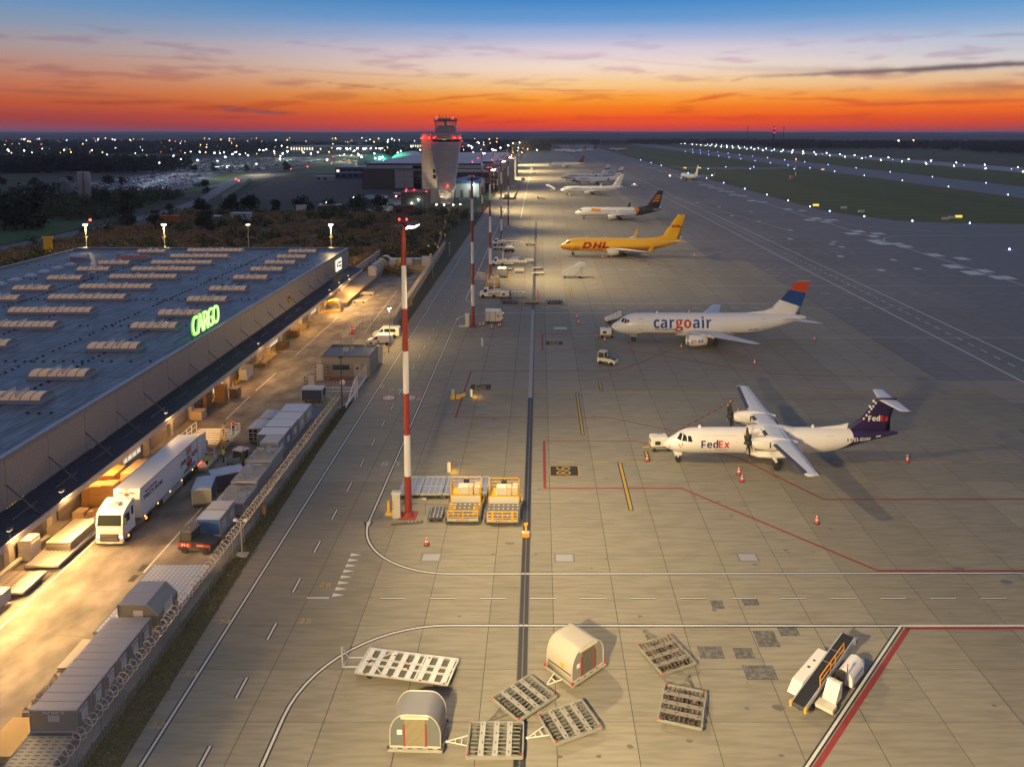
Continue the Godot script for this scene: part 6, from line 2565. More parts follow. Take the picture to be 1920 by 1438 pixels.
func apron_things():
	rng.seed = 77
	# pallet dolly with pale plates
	var t := T("pallet_dolly","long silver pallet dolly with rows of white plates in open frame","dolly",V(-9.3,0,51.48),deg_to_rad(-10.4))
	var fm := mt(0.5,0.52,0.53,0.4,0.4)
	var b := MB.new()
	for z in [-1.3,-0.28,0.36,1.3]:
		b.b2(-3.35,0.5,z-0.05,3.35,0.62,z+0.05)
	for x in [-3.33,-1.35,0.95,2.2,3.33]:
		b.b2(x-0.05,0.51,-1.3,x+0.05,0.61,1.3)
	for s in [-1,1]:
		b.tube(Vector3(-3.3,0.6,0.9*s),Vector3(-2.5,0.6,0.12*s),0.05)
		b.tube(Vector3(-2.5,0.6,0.12*s),Vector3(-1.4,0.6,1.2*s),0.05)
	P(t,"frame",b,fm)
	b = MB.new()
	b.b2(-3.3,0.36,-1.2,3.3,0.44,1.2)
	P(t,"under_frame",b,mt(0.11,0.11,0.085,0.7))
	for i in 8:
		for q in [[-1.24,-0.34],[-0.22,0.3],[0.42,1.24]]:
			if i < 3 and q[0] == -0.22 and i % 2 == 0:
				pass
			b = MB.new()
			var x := -3.02+0.86*i
			b.box(Vector3(x,0.6,(q[0]+q[1])/2),Vector3(0.38,0.04,q[1]-q[0]))
			var o := P(t,"deck_plate",b,mt(0.6,0.6,0.6,0.45) if (i+int(q[1]*5)) % 5 else mt(0.52,0.56,0.66,0.35,0.2))
			b = MB.new()
			for k in 6:
				b.box(Vector3(x-0.1+0.2*(k % 2),0.625,lerpf(q[0],q[1],(k/2+0.5)/3.0)),Vector3(0.05,0.02,0.05))
			P(o,"ball_castor",b,mt(0.2,0.2,0.2,0.4))
	for q in [[-2.9,0.1],[-1.2,-0.8],[0.0,-0.3],[1.3,-1.0],[0.2,0.38],[2.4,0.15],[-2.6,1.31],[-0.8,1.31],[1.4,1.31],[3.1,1.31]]:
		b = MB.new()
		b.box(Vector3(q[0],0.63,q[1]),Vector3(0.16,0.05,0.1))
		P(t,"red_lock",b,mt(0.3,0.03,0.02,0.5))
	b = MB.new()
	b.tube(Vector3(-3.35,0.42,0.5),Vector3(-4.5,0.4,0.7),0.05)
	b.tube(Vector3(-3.35,0.42,-0.5),Vector3(-4.5,0.4,-0.3),0.05)
	b.tube(Vector3(-4.5,0.4,-0.35),Vector3(-4.5,0.4,0.75),0.05)
	b.tube(Vector3(-4.5,0.4,0.7),Vector3(-4.6,1.75,0.6),0.05)
	b.tube(Vector3(-4.5,0.4,-0.3),Vector3(-4.6,1.75,0.5),0.05)
	P(t,"tow_bar",b,fm)
	v_wheels(t,[-2.4,2.4],0.95,0.22,0.2)
	var pl := mt(0.26,0.25,0.23,0.5)
	var pl2 := mt(0.2,0.18,0.155,0.6)
	var ro := mt(0.12,0.125,0.11,0.6)
	var ro2 := mt(0.1,0.065,0.035,0.6)
	var wb := mt(0.62,0.6,0.55,0.5)
	dolly("empty roller dolly coupled to the grey rounded container dolly",-2.73,44.93,0,3.4,2.85,mt(0.34,0.34,0.32,0.5),mt(0.13,0.13,0.1,0.6),wb)
	dolly("empty roller dolly between white container and its coupled neighbour",-1.03,48.58,41.7,3.28,2.77,pl,ro,mt(0.1,0.1,0.1,0.5))
	dolly("empty roller dolly with white tow bar touching its neighbour's corner",1.9,46.42,24.5,3.2,2.7,pl,ro,wb)
	dolly("brown roller dolly with raised tow bar, head of brown pair",9.08,52.92,-66.2,3.4,2.8,pl2,ro2,mt(0.14,0.12,0.09,0.6))
	dolly("brown roller dolly hitched behind another brown dolly",9.36,47.8,-106.8,3.4,2.76,pl2,ro2,mt(0.14,0.12,0.09,0.6))
	igloo_dolly("grey rounded air freight container on dolly with khaki canvas door",-7.55,45.25,-2,3.1,2.1,mt(0.2,0.2,0.21,0.55),mt(0.13,0.145,0.145,0.6),mt(0.22,0.19,0.12,0.85),"AMJ 01240 R7")
	var c2 = igloo_dolly("pale rounded air freight container on dolly with small shield emblem",2.5,51.75,42.4,3.1,2.5,mt(0.42,0.39,0.33,0.5),mt(0.24,0.23,0.2,0.6),mt(0.12,0.11,0.085,0.85),"AMA 92070 5X SK")
	b = MB.new()
	b.x = Transform3D(Basis(Vector3.UP,-PI/2),Vector3(-1.56,1.3,0.3))
	b.prism(pv([-0.16,0.18,-0.14,-0.08,0,-0.22,0.14,-0.08,0.16,0.18,0,0.24]),0.0,0.02)
	P(c2,"shield_emblem",b,mt(0.55,0.34,0.03,0.5))
	b = MB.new()
	b.b2(-1.575,1.0,-1.1,-1.55,1.06,1.15)
	P(c2,"rail",b,black)
	b = MB.new()
	for s in [-1,1]:
		b.tube(Vector3(-1.65,0.42,0.42*s),Vector3(-2.7,0.32,0.03*s),0.04)
	b.tube(Vector3(-2.1,0.38,-0.25),Vector3(-2.1,0.38,0.25),0.03)
	P(c2,"tow_bar",b,wb)
	belt_loader()
	# roller dollies joined in a line by the first mast
	for k in 4:
		var d := T("roller_dolly",["blue grey roller dolly of the line of four, partly behind the mast foot","blue grey roller dolly of the line of four, second from the mast","blue grey roller dolly of the line of four, half behind yellow loader","blue grey roller dolly at the far end of the line of four"][k],"dolly",V(-13.6+2.33*k,0,79.8),0,"roller dollies by the mast")
		roller_deck(d,2.22,4.1,0.56,4,8,mt(0.3,0.33,0.4,0.4,0.4))
		b = MB.new()
		for s in [-1,1]:
			b.b2(-1.1,0.5,2.05*s-0.05,1.1,0.64,2.05*s+0.05)
		P(d,"end_stop",b,mt(0.42,0.42,0.36,0.5))
		b = MB.new()
		b.b2(-1.1,0.57,0.2,1.1,0.585,0.26)
		b.b2(1.08,0.5,-2.0,1.14,0.63,2.0)
		P(d,"deck_rail",b,mt(0.5,0.55,0.62,0.4))
		v_wheels(d,[-0.7,0.7],1.6,0.2,0.2)
	container_loader("yellow container loader with striped deck beside the mast",-7.45,74.2,0,yellow,true)
	container_loader("yellow container loader with plain deck next to drain channel",-3.6,74.0,0,yellow,false)
	t = T("roller_trolley","small dark roller trolley tucked beside the striped loader","dolly",V(-10.2,0,74.0))
	roller_deck(t,1.5,2.2,0.5,4,6,mt(0.07,0.07,0.075,0.5))
	v_wheels(t,[-0.4,0.4],0.8,0.2,0.16)
	# cabinet, post, plank and plate at the mast foot
	for q in [[-13.85,74.0,"grey power cabinet with hazard stripes at foot of closest mast"],[-13.9,150.2,"grey power cabinet beside foot of second mast"]]:
		t = T("power_cabinet",q[2],"cabinet",V(q[0]-0.25,0,q[1]))
		b = MB.new()
		b.b2(-0.4,0,-0.3,0.4,2.5,0.3,0.02)
		P(t,"cabinet",b,mt(0.56,0.53,0.44,0.5))
		b = MB.new()
		b.b2(-0.46,2.5,-0.36,0.46,2.62,0.36)
		P(t,"cap",b,mt(0.6,0.6,0.56,0.5))
		for k in 7:
			b = MB.new()
			b.x = Transform3D(Basis(Vector3.BACK,0.7),Vector3(-0.32,0.9+0.15*k,0.302))
			b.box(Vector3.ZERO,Vector3(0.18,0.06,0.01))
			P(t,"hazard_stripe",b,black if k % 2 else yellow)
	t = T("yellow_post","yellow bollard with lamp head on steel plate by the mast","post",V(-15.0,0,74.5))
	b = MB.new()
	b.b2(-0.12,0,-0.12,0.12,1.35,0.12,0.02)
	b.b2(-0.3,0,-0.1,0.35,0.3,0.25)
	P(t,"post",b,yellow)
	b = MB.new()
	b.lathe([[0.16,1.3],[0.16,1.45],[0.001,1.5]],Vector3.ZERO,10)
	P(t,"head",b,mt(0.5,0.3,0.1,0.5))
	b = MB.new()
	b.b2(-0.5,0.012,-0.3,0.9,0.03,0.6)
	P(t,"plate",b,mt(0.3,0.32,0.38,0.4,0.4))
	t = T("wooden_beam","long grey beam lying on the ground before mast foot","beam",V(-12.9,0.08,72.6),0.18)
	b = MB.new()
	b.b2(-1.5,-0.06,-0.12,1.6,0.1,0.12)
	P(t,"beam",b,mt(0.1,0.1,0.09,0.8))
	b = MB.new()
	for k in 4:
		b.b2(0.1+0.35*k,0.1,-0.1,0.25+0.35*k,0.13,0.1)
	P(t,"strap",b,mt(0.3,0.3,0.3,0.6))
	t = T("grounding_rack","thin steel rack standing behind the red mast foot","rack",V(-11.9,0,74.8))
	b = MB.new()
	b.path([Vector3(-0.9,0,0),Vector3(-0.9,1.5,0),Vector3(0.5,1.5,0),Vector3(0.5,0,0)],0.03)
	P(t,"frame",b,steel)
	b = MB.new()
	b.b2(0.2,1.35,-0.1,0.6,1.55,0.1)
	P(t,"box",b,mt(0.5,0.42,0.3,0.6))
	# stand number signs: white boxes with a glowing yellow face
	for q in [[-10.2,84.3,"stand sign with glowing yellow face behind the roller dollies"],[-9.9,109.4,"stand sign with glowing yellow face at red stand line"]]:
		t = T("stand_sign",q[2],"sign",V(q[0],0,q[1]))
		b = MB.new()
		b.b2(-0.1,0.02,-0.28,0.16,1.1,0.28,0.05)
		P(t,"housing",b,white_paint)
		b = MB.new()
		b.b2(0.165,0.1,-0.25,0.2,1.05,0.25)
		P(t,"sign_face",b,glow(1.0,0.62,0.02,1.6))
		b = MB.new()
		b.b2(0.0,-0.0,-0.3,0.1,0.05,0.3)
		P(t,"foot",b,black)
		area("stand_sign_light",V(q[0]+0.26,0.6,q[1]),Vector3(1,-0.3,0),Vector2(0.5,0.9),Color(1.0,0.7,0.05),5.0)
	t = T("yellow_pit","yellow hydrant pit equipment beside the red stand line","equipment",V(-12.2,0,108.6))
	b = MB.new()
	b.b2(-0.5,0,-0.3,0.1,0.5,0.3)
	b.b2(0.35,0,-0.2,0.8,0.6,0.25)
	P(t,"stand",b,yellow)
	b = MB.new()
	b.b2(-0.35,0.5,-0.15,0.05,1.4,0.15)
	P(t,"column",b,mt(0.4,0.38,0.3,0.5))
	b = MB.new()
	b.x = Transform3D(Basis(Vector3.BACK,0.5),Vector3(1.2,0.5,0))
	b.b2(-0.4,-0.2,-0.2,0.5,0.2,0.2)
	P(t,"valve",b,mt(0.55,0.36,0.06,0.5))
	t = T("hydrant_post","yellow hydrant post standing on the drain channel","post",V(-1.3,0,70.2))
	b = MB.new()
	b.b2(-0.34,0,-0.18,0.34,0.42,0.2,0.03)
	P(t,"box",b,mt(0.72,0.36,0.02,0.5))
	b = MB.new()
	b.b2(-0.09,0.42,-0.08,0.09,1.15,0.08)
	b.b2(-0.2,1.15,-0.1,0.2,1.36,0.1)
	P(t,"post",b,mt(0.72,0.42,0.02,0.5))
	b = MB.new()
	b.b2(-0.35,0.42,-0.19,0.35,0.5,0.21)
	P(t,"cap",b,mt(0.72,0.62,0.5,0.5))
	t = T("ground_lamp","short pale ground lamp on the dark slabs below second mast","lamp",V(-10.2,0,136.2))
	b = MB.new()
	b.b2(-0.14,0,-0.14,0.14,1.2,0.14)
	P(t,"column",b,mt(0.6,0.6,0.58,0.5))
	b = MB.new()
	b.b2(-0.26,1.2,-0.12,0.16,1.45,0.12)
	P(t,"head",b,mt(0.5,0.6,0.7,0.4))
	# cones
	var where := [["cone alone on open slabs before the yellow loaders",-10.4,68.7],["cone beyond the wingtip shadow, near red diagonal line",26.9,72.7],["cone in front of near propeller, closer of two",22.0,81.9],["cone in front of near propeller, farther of two",22.1,83.7],["cone behind the purple tail",42.4,87.1],["cone on yellow bar before the turboprop nose",12.4,87.2],["cone behind the far propeller",26.7,102.4],["cone behind the tail of cargoair freighter",50.0,139.8],["cone off the wingtip of cargoair freighter",35.2,125.3],["cone under the engine of cargoair freighter",24.9,134.9],["cone left on stand, lower of a pair west of white freighter",7.7,152.6],["cone left on stand, upper of a pair west of white freighter",7.6,157.1],["cone at nose of the cargoair freighter",11.8,139.4],["cone first of row beside second mast",-11.7,150.6],["cone second of row beside second mast",-11.0,151.0],["cone below box van by second mast",-9.3,148.8],["cone leaning on its twin under rear of box van",-8.0,150.0],["cone at box van rear corner, twin of another",-7.7,150.4],["cone under the yellow jet engine",21.5,233.0],["cone by the yellow jet gear",19.0,233.8],["cone off the yellow jet wingtip",31.0,222.0],["cone behind yellow jet",47.0,236.5],["cone ahead of yellow jet nose",4.6,234.5]]
	for i in where.size():
		cone("red and white " + where[i][0],where[i][1],where[i][2],i)
	gpu("white ground power unit beside the nose of the turboprop",14.4,90.6,4)
	gpu("cream ground power unit tucked under nose of cargoair freighter",12.4,142.4,0)
	gpu("white ground power unit parked behind the service truck",-7.8,176.6,0)
	gpu("white power unit with dark wheels beside drain channel tanker",-9.6,250.6,0)
	tug("small cream tow tractor with dark rear deck below cargoair freighter",11.15,125.4,-28,mt(0.66,0.62,0.5,0.45))
	tug("white tow tractor at mast beyond the belt loaders",-13.4,251.4,0,white_paint)
	var st2 := T("small_belt_loader","small white belt loader with raised ends behind cargoair nose","belt loader",V(14.6,0,153.2),0.3)
	b = MB.new()
	b.prism(pv([-1.6,0.6,-1.6,1.2,0.3,1.7,1.6,2.3,1.7,1.5,0.4,1.0]),-0.6,0.6)
	P(st2,"boom",b,mt(0.7,0.67,0.58,0.4))
	b = MB.new()
	b.b2(-1.4,0.3,-0.6,1.2,0.6,0.6)
	P(st2,"chassis",b,mt(0.08,0.08,0.08,0.6))
	b = MB.new()
	for x in [-0.1,0.5,1.0,1.6]:
		b.tube(Vector3(x,1.5,0.6),Vector3(x,2.9,0.6),0.04)
	P(st2,"post",b,mt(0.2,0.2,0.2,0.5))
	v_wheels(st2,[-1.0,0.9],0.55,0.28,0.2)
	# box van beside the second mast
	t = T("box_van","white and grey box body unit with red emblem beside second mast","van",V(-9.0,0,153.4))
	b = MB.new()
	b.prism(pv([-1.75,0.5,1.2,0.5,1.75,1.1,1.5,2.1,1.2,2.5,-1.75,2.5]),-0.85,0.85)
	P(t,"body",b,mt(0.5,0.5,0.47,0.5))
	b = MB.new()
	b.b2(-1.8,2.5,-0.9,1.25,2.72,0.9,0.05)
	P(t,"roof",b,white_paint)
	for x in [-0.9,0.2]:
		b = MB.new()
		b.b2(x-0.05,0.6,0.85,x+0.05,2.45,0.875)
		P(t,"seam",b,mt(0.12,0.12,0.12,0.6))
	b = MB.new()
	b.b2(1.5,1.3,-0.7,1.76,1.9,0.7)
	P(t,"window",b,glass)
	b = MB.new()
	b.x = Transform3D(Basis(Vector3.BACK,0.35),Vector3(0.75,1.55,0.86))
	b.b2(-0.2,-0.25,0,0.2,0.25,0.015)
	P(t,"emblem",b,mt(0.4,0.1,0.09,0.6))
	b = MB.new()
	b.b2(-1.7,0.3,-0.8,1.6,0.52,0.8)
	P(t,"chassis",b,mt(0.06,0.06,0.06,0.6))
	v_wheels(t,[-1.1,1.0],0.75,0.3,0.2)
	truck_loader("white service truck with long pale belt behind cab, below yellow lift",-10.8,177.6,mt(0.7,0.68,0.6,0.5))
	truck_loader("cream belt truck with upright arm behind fourth dolly row",-10.9,221.0,mt(0.7,0.68,0.6,0.5))
	truck_loader("far belt truck with box body among tank carts",-13.0,261.0,mt(0.6,0.56,0.5,0.5))
	container_loader("yellow cargo lift with white platform at foot of third mast",-11.5,189.5,0,yellow,false,"cargo_lift")
	t = T("water_tank_cart","dark tank cart with silver tank beside white tow tractor","tank cart",V(-9.6,0,246.0))
	b = MB.new()
	b.tube(Vector3(-1.5,1.2,0),Vector3(1.5,1.2,0),0.62,0.62,14)
	P(t,"tank",b,alu)
	b = MB.new()
	b.b2(-1.6,0.35,-0.7,1.6,0.75,0.7)
	P(t,"chassis",b,black)
	v_wheels(t,[-1.0,1.0],0.6,0.3,0.2)
	t = T("wrapped_pallet","tall silver wrapped cargo pallet on dolly beyond yellow lift","cargo pallet",V(-9.9,0,203.0))
	b = MB.new()
	b.b2(-1.3,0.6,-1.0,1.3,2.7,1.0,0.25)
	P(t,"load",b,mt(0.5,0.5,0.5,0.35,0.3))
	b = MB.new()
	b.b2(-0.7,2.0,1.0,0.1,2.4,1.02)
	P(t,"label",b,mt(0.6,0.3,0.1,0.6))
	b = MB.new()
	b.b2(-1.5,0.35,-1.1,1.5,0.55,1.1)
	P(t,"dolly_deck",b,steel)
	v_wheels(t,[-1.0,1.0],0.9,0.2,0.2)
	t = T("wire_frame","white wire barrier frames stacked beside third mast","frame",V(-15.3,0,199.0))
	b = MB.new()
	for k in 5:
		b.path([Vector3(-1.0+0.3*k,0,0.4*k-0.8),Vector3(-1.0+0.3*k,1.9,0.4*k-0.8),Vector3(0.2+0.3*k,1.9,0.4*k-0.8),Vector3(0.2+0.3*k,0,0.4*k-0.8),Vector3(-1.0+0.3*k,1.9,0.4*k-0.8)],0.035)
	P(t,"frame",b,mt(0.7,0.62,0.58,0.5))
	small_dollies()
	stairs("white mobile stairs with pale blue steps below yellow jet",8.8,202.0,0)
	stairs("white mobile stairs standing apart west of plain white jet",7.0,509.0,180)
	stairs("dark mobile stairs at nose of plain white jet",18.0,466.0,-90,true)
	stairs("dark mobile stairs at nose of nearer blue wave jet",26.5,562.0,180,true)
	t = T("yellow_dolly","yellow freight dolly alone near terminal road","dolly",V(0.9,0,443.5))
	b = MB.new()
	b.b2(-2.4,0.4,-1.0,2.4,0.65,1.0)
	P(t,"deck",b,mt(0.3,0.26,0.04,0.5))
	b = MB.new()
	b.b2(-2.4,0.65,-1.0,-1.2,1.5,1.0)
	b.tube(Vector3(-2.4,0.5,0),Vector3(-5.0,0.4,0),0.1)
	P(t,"head_board",b,mt(0.45,0.36,0.03,0.5))
	v_wheels(t,[-1.6,1.6],0.8,0.3,0.3)
	t = T("apron_car","white follow me car with amber lights behind blue wave jets","car",V(66.0,0,545.0))
	b = MB.new()
	b.prism(pv([-2.2,0.4,2.2,0.4,2.2,1.0,1.4,1.1,0.8,1.7,-1.6,1.7,-2.2,1.0]),-0.85,0.85)
	P(t,"body",b,white_paint)
	b = MB.new()
	b.b2(-0.6,1.7,-0.6,0.2,1.95,0.6)
	P(t,"light_bar",b,glow(1.0,0.6,0.2,8.0))
	v_wheels(t,[-1.4,1.4],0.8,0.34,0.22)
	# terminal forecourt: barriers and carts seen small
	t = T("forecourt_barrier","dark grey barrier wall along the terminal forecourt","barrier",V(-14.5,0,440))
	b = MB.new()
	b.b2(-0.3,0,-110,0.3,1.2,0)
	b.b2(-8.0,0,-0.3,0.3,1.0,0.3)
	P(t,"wall",b,mt(0.1,0.095,0.09,0.7))
	for q in [[-19.0,452.0,"white baggage carts inside the barrier corner"],[-18.0,520.0,"baggage carts under the terminal front"],[-13.0,610.0,"baggage carts along far terminal front"],[-8.0,780.0,"equipment cluster past the dark red tail"],[-4.0,690.0,"low equipment cluster on far stand edge"]]:
		t = T("baggage_cart",q[2],"baggage cart",V(q[0],0,q[1]))
		for k in 3:
			b = MB.new()
			b.b2(-1.4,0.4,-1.0-4.2*k,1.4,2.0,1.6-4.2*k)
			P(t,"cart_body",b,mt(0.5,0.45,0.36,0.5) if k % 2 else mt(0.3,0.29,0.26,0.5))
			b = MB.new()
			b.b2(-1.5,0.2,-1.1-4.2*k,1.5,0.4,1.7-4.2*k)
			P(t,"chassis",b,black)
# cargo yard -------------------------------------------------------------------
const SB := Basis(Vector3(0,0,1),Vector3(0,1,0),Vector3(-1,0,0))

func fence(label: String,a: Vector2,b2: Vector2,step: float,h: float,kind: int,coil := true):
	# kind 0: welded wire between posts; 1: pale upright sheets with outward arms
	var t := T("perimeter_fence",label,"fence",V(a.x,0,a.y))
	var d := Vector3(b2.x-a.x,0,-(b2.y-a.y))
	var l := d.length()
	d /= l
	var side := d.cross(Vector3.UP)
	var n := int(l/step)
	var pm := mt(0.2,0.21,0.21,0.5,0.3) if kind == 0 else mt(0.3,0.31,0.31,0.5,0.2)
	for i in n+1:
		var p := d*step*i
		var b := MB.new()
		b.tube(p,p+Vector3(0,h,0),0.035,0.035,5)
		b.tube(p+Vector3(0,h,0),p+Vector3(0,h+0.42,0)+side*0.32,0.03,0.03,4)
		P(t,"post",b,pm)
		if i == n:
			break
		b = MB.new()
		if kind == 0:
			var y := 0.1
			while y < h:
				b.tube(p+Vector3(0,y,0),p+d*step+Vector3(0,y,0),0.008,0.008,3,false)
				y += 0.16
			for k in 8:
				var q := p+d*step*(k+1)/9.0
				b.tube(q+Vector3(0,0.05,0),q+Vector3(0,h,0),0.006,0.006,3,false)
			P(t,"wire_panel",b,mt(0.3,0.3,0.29,0.5,0.2))
		else:
			for k in int(step/0.24):
				var q := p+d*(0.12+0.24*k)
				b.x = Transform3D(Basis(d,Vector3.UP,-side if d.cross(Vector3.UP).dot(side) < 0 else d.cross(Vector3.UP)),q)
				b.b2(-0.09,0.1,-0.01,0.09,h,0.01)
			b.x = Transform3D.IDENTITY
			b.tube(p+Vector3(0,0.5,0),p+d*step+Vector3(0,0.5,0),0.03,0.03,4)
			b.tube(p+Vector3(0,h-0.25,0),p+d*step+Vector3(0,h-0.25,0),0.03,0.03,4)
			P(t,"pale_panel",b,pm)
	if coil:
		var b := MB.new()
		b.sm(2)
		var turns := int(l/0.6)
		var prev := Vector3.ZERO
		for i in turns*10:
			var s := 0.6*i/10.0
			var a2 := TAU*i/10.0
			var r := 0.36+0.03*sin(i*1.7)
			var p := d*s+Vector3(0,h+0.3+sin(a2)*r,0)+side*(cos(a2)*r+0.12)+d*0.1*sin(a2*0.5)
			if i:
				b.tube(prev,p,0.024,0.024,3,false)
			prev = p
		P(t,"razor_coil",b,mt(0.6,0.56,0.46,0.4))

# a cargo container or load: box body in a frame of edge rails
func uld(label: String,x0: float,x1: float,z0: float,z1: float,h0: float,h1: float,m: Material,roof: Material,cham := 0.0,called := "cargo_container",tarp: Material = null) -> Node3D:
	var w := x1-x0
	var d := z1-z0
	var t := T(called,label,"cargo container",V((x0+x1)/2,h0,(z0+z1)/2),0,"cargo containers in the yard")
	var h := h1-h0
	var b := MB.new()
	var o := pv([-w/2,0.1,w/2,0.1,w/2,h-cham,w/2-cham,h,-w/2,h])
	if cham <= 0.0:
		o = pv([-w/2,0.1,w/2,0.1,w/2,h,-w/2,h])
	b.prism(o,-d/2+0.02,d/2-0.02)
	P(t,"body",b,m)
	b = MB.new()
	for s in [-1,1]:
		for i in o.size():
			var p := o[i]
			var q := o[(i+1) % o.size()]
			b.tube(Vector3(p.x,p.y,s*d/2),Vector3(q.x,q.y,s*d/2),0.03,0.03,4)
	b.b2(-w/2-0.02,0,-d/2-0.02,w/2+0.02,0.1,d/2+0.02)
	P(t,"frame",b,alu)
	b = MB.new()
	b.b2(-w/2+0.03,h,-d/2+0.03,w/2-cham-0.03,h+0.02,-0.012)
	b.b2(-w/2+0.03,h,0.012,w/2-cham-0.03,h+0.02,d/2-0.03)
	P(t,"roof_sheet",b,roof)
	b = MB.new()
	b.b2(w/2+0.005,h*0.3,-d*0.22,w/2+0.016,h*0.72,d*0.2)
	b.b2(-w*0.12,h*0.5,d/2-0.018,w*0.12,h*0.78,d/2-0.008)
	P(t,"label_plate",b,mt(0.6,0.6,0.58,0.5))
	if tarp:
		b = MB.new()
		b.b2(-w/2+0.08,0.14,d/2-0.01,w/2-0.08,h-0.06,d/2+0.01)
		P(t,"front_door",b,tarp)
	return t

func pallet_stack(label: String,x0: float,x1: float,z0: float,z1: float,h0: float,n: int,th: float,m: Material,top: Material,called := "pallet_stack",net := false):
	var t := T(called,label,"pallet stack",V((x0+x1)/2,h0,(z0+z1)/2),0,"stacked freight pallets")
	var w := x1-x0
	var d := z1-z0
	for i in n:
		var b := MB.new()
		b.box(Vector3(rng.randf_range(-0.05,0.05),th*(i+0.5),rng.randf_range(-0.06,0.06)),Vector3(w,th*0.75,d))
		P(t,"pallet",b,top if i == n-1 else m)
	if net:
		var b := MB.new()
		for k in 46:
			var p := Vector3(rng.randf_range(-0.42,0.42)*w,th*n+0.02,rng.randf_range(-0.42,0.42)*d)
			var pts := [p]
			for j in 4:
				pts.append(pts[-1]+Vector3(rng.randf_range(-0.3,0.3),0,rng.randf_range(-0.35,0.35)))
				pts[-1].x = clampf(pts[-1].x,-0.46*w,0.46*w)
				pts[-1].z = clampf(pts[-1].z,-0.46*d,0.46*d)
				pts[-1].y = th*n+rng.randf_range(0.02,0.12)
			b.path(pts,rng.randf_range(0.02,0.05),4)
		stuff(P(t,"cargo_net",b,mt(0.32,0.3,0.27,0.8)))
	return t

func bed(label: String,x0: float,x1: float,z0: float,z1: float,h: float,m: Material,dots := true):
	var t := T("roller_bed",label,"roller bed",V((x0+x1)/2,0,(z0+z1)/2),0,"roller beds in the cargo yard")
	if dots:
		roller_deck(t,x1-x0,z1-z0,h,int((x1-x0)/0.36),int((z1-z0)/0.36),m)
	else:
		var b := MB.new()
		b.box(Vector3(0,h-0.08,0),Vector3(x1-x0,0.16,z1-z0))
		P(t,"deck",b,m)
		b = MB.new()
		for i in int((z1-z0)/0.28):
			for k in 5:
				b.box(Vector3(-(x1-x0)*0.4+(x1-x0)*0.2*k,h+0.005,-(z1-z0)/2+0.28*(i+0.5)),Vector3(0.3,0.02,0.05))
		stuff(P(t,"deck_slot",b,mt(0.1,0.11,0.1,0.5)))
	var b := MB.new()
	for s in [-1,1]:
		b.b2(s*(x1-x0)/2-0.04,h-0.2,-(z1-z0)/2,s*(x1-x0)/2+0.04,h+0.03,(z1-z0)/2)
	P(t,"side_rail",b,mt(0.24,0.25,0.28,0.5,0.3))
	b = MB.new()
	for s in [-1,1]:
		var z := -(z1-z0)/2+0.4
		while z < (z1-z0)/2:
			b.b2(s*(x1-x0)*0.42-0.06,0,z,s*(x1-x0)*0.42+0.06,h-0.16,z+0.12)
			z += 1.9
	P(t,"leg",b,mt(0.12,0.12,0.13,0.6))

func crate(label: String,x: float,z: float,h0: float,w: float,h: float,d: float,m: Material,layers: int,called := "carton_stack"):
	var t := T(called,label,"carton stack",V(x,h0,z),rng.randf_range(-0.03,0.03),"cartons and boards by the dock")
	for i in layers:
		var b := MB.new()
		b.box(Vector3(rng.randf_range(-0.03,0.03),h*(i+0.5)/layers,rng.randf_range(-0.03,0.03)),Vector3(w,h/layers-0.015,d))
		P(t,"carton",b,m)
	var b := MB.new()
	for s in [-1,0,1]:
		b.b2(-w/2,-0.13,s*d*0.42-0.06,w/2,0.0,s*d*0.42+0.06)
	P(t,"pallet",b,mt(0.3,0.2,0.1,0.8))

func train_cart(label: String,x: float,z: float,deg: float,w: float,h: float,l: float,roof: Material,flank: Material,front: Material,open := false):
	# covered baggage cart, front to +z
	var t := T("baggage_cart",label,"baggage cart",V(x,0,z),deg_to_rad(deg),"covered carts in the yard")
	var b := MB.new()
	b.b2(-w/2,0.35,-l/2,w/2,0.5,l/2)
	P(t,"floor",b,mt(0.1,0.1,0.1,0.6))
	b = MB.new().at(Transform3D(Basis.IDENTITY,Vector3.ZERO))
	b.prism(pv([-w/2-0.04,h-0.08,w/2+0.04,h-0.08,w/2+0.04,h,w*0.25,h+0.09,-w*0.25,h+0.09,-w/2-0.04,h]),-l/2-0.04,l/2+0.04)
	P(t,"roof",b,roof)
	for s in [-1,1]:
		b = MB.new()
		b.b2(s*w/2-0.02,0.5,-l/2,s*w/2+0.02,h-0.08,l/2)
		P(t,"curtain",b,flank)
	b = MB.new()
	for s in [-1,1]:
		for q in [-1,1]:
			b.tube(Vector3(s*w/2,0.4,q*l/2),Vector3(s*w/2,h,q*l/2),0.045,0.045,5)
	P(t,"post",b,mt(0.5,0.5,0.48,0.5))
	b = MB.new()
	if open:
		for k in 4:
			b.b2(-w/2+w*k/3.0-0.025,0.5,l/2-0.03,-w/2+w*k/3.0+0.025,h-0.1,l/2+0.02)
		for k in 4:
			b.b2(-w/2,0.5+(h-0.6)*k/3.0-0.02,l/2-0.02,w/2,0.5+(h-0.6)*k/3.0+0.02,l/2+0.015)
		b.b2(-w/2+0.04,0.5,-l/2,w/2-0.04,h-0.1,-l/2+0.03)
	else:
		b.b2(-w/2+0.04,0.5,l/2-0.03,w/2-0.04,h-0.1,l/2)
		b.b2(-w/2+0.04,0.5,-l/2,w/2-0.04,h-0.1,-l/2+0.03)
	P(t,"end_panel",b,front)
	v_wheels(t,[],0.0,0.2)
	for s in [-1,1]:
		for q in [-1,1]:
			wheel(t,Vector3(s*w*0.4,0.2,q*l*0.32),0.2,0.12)
	return t

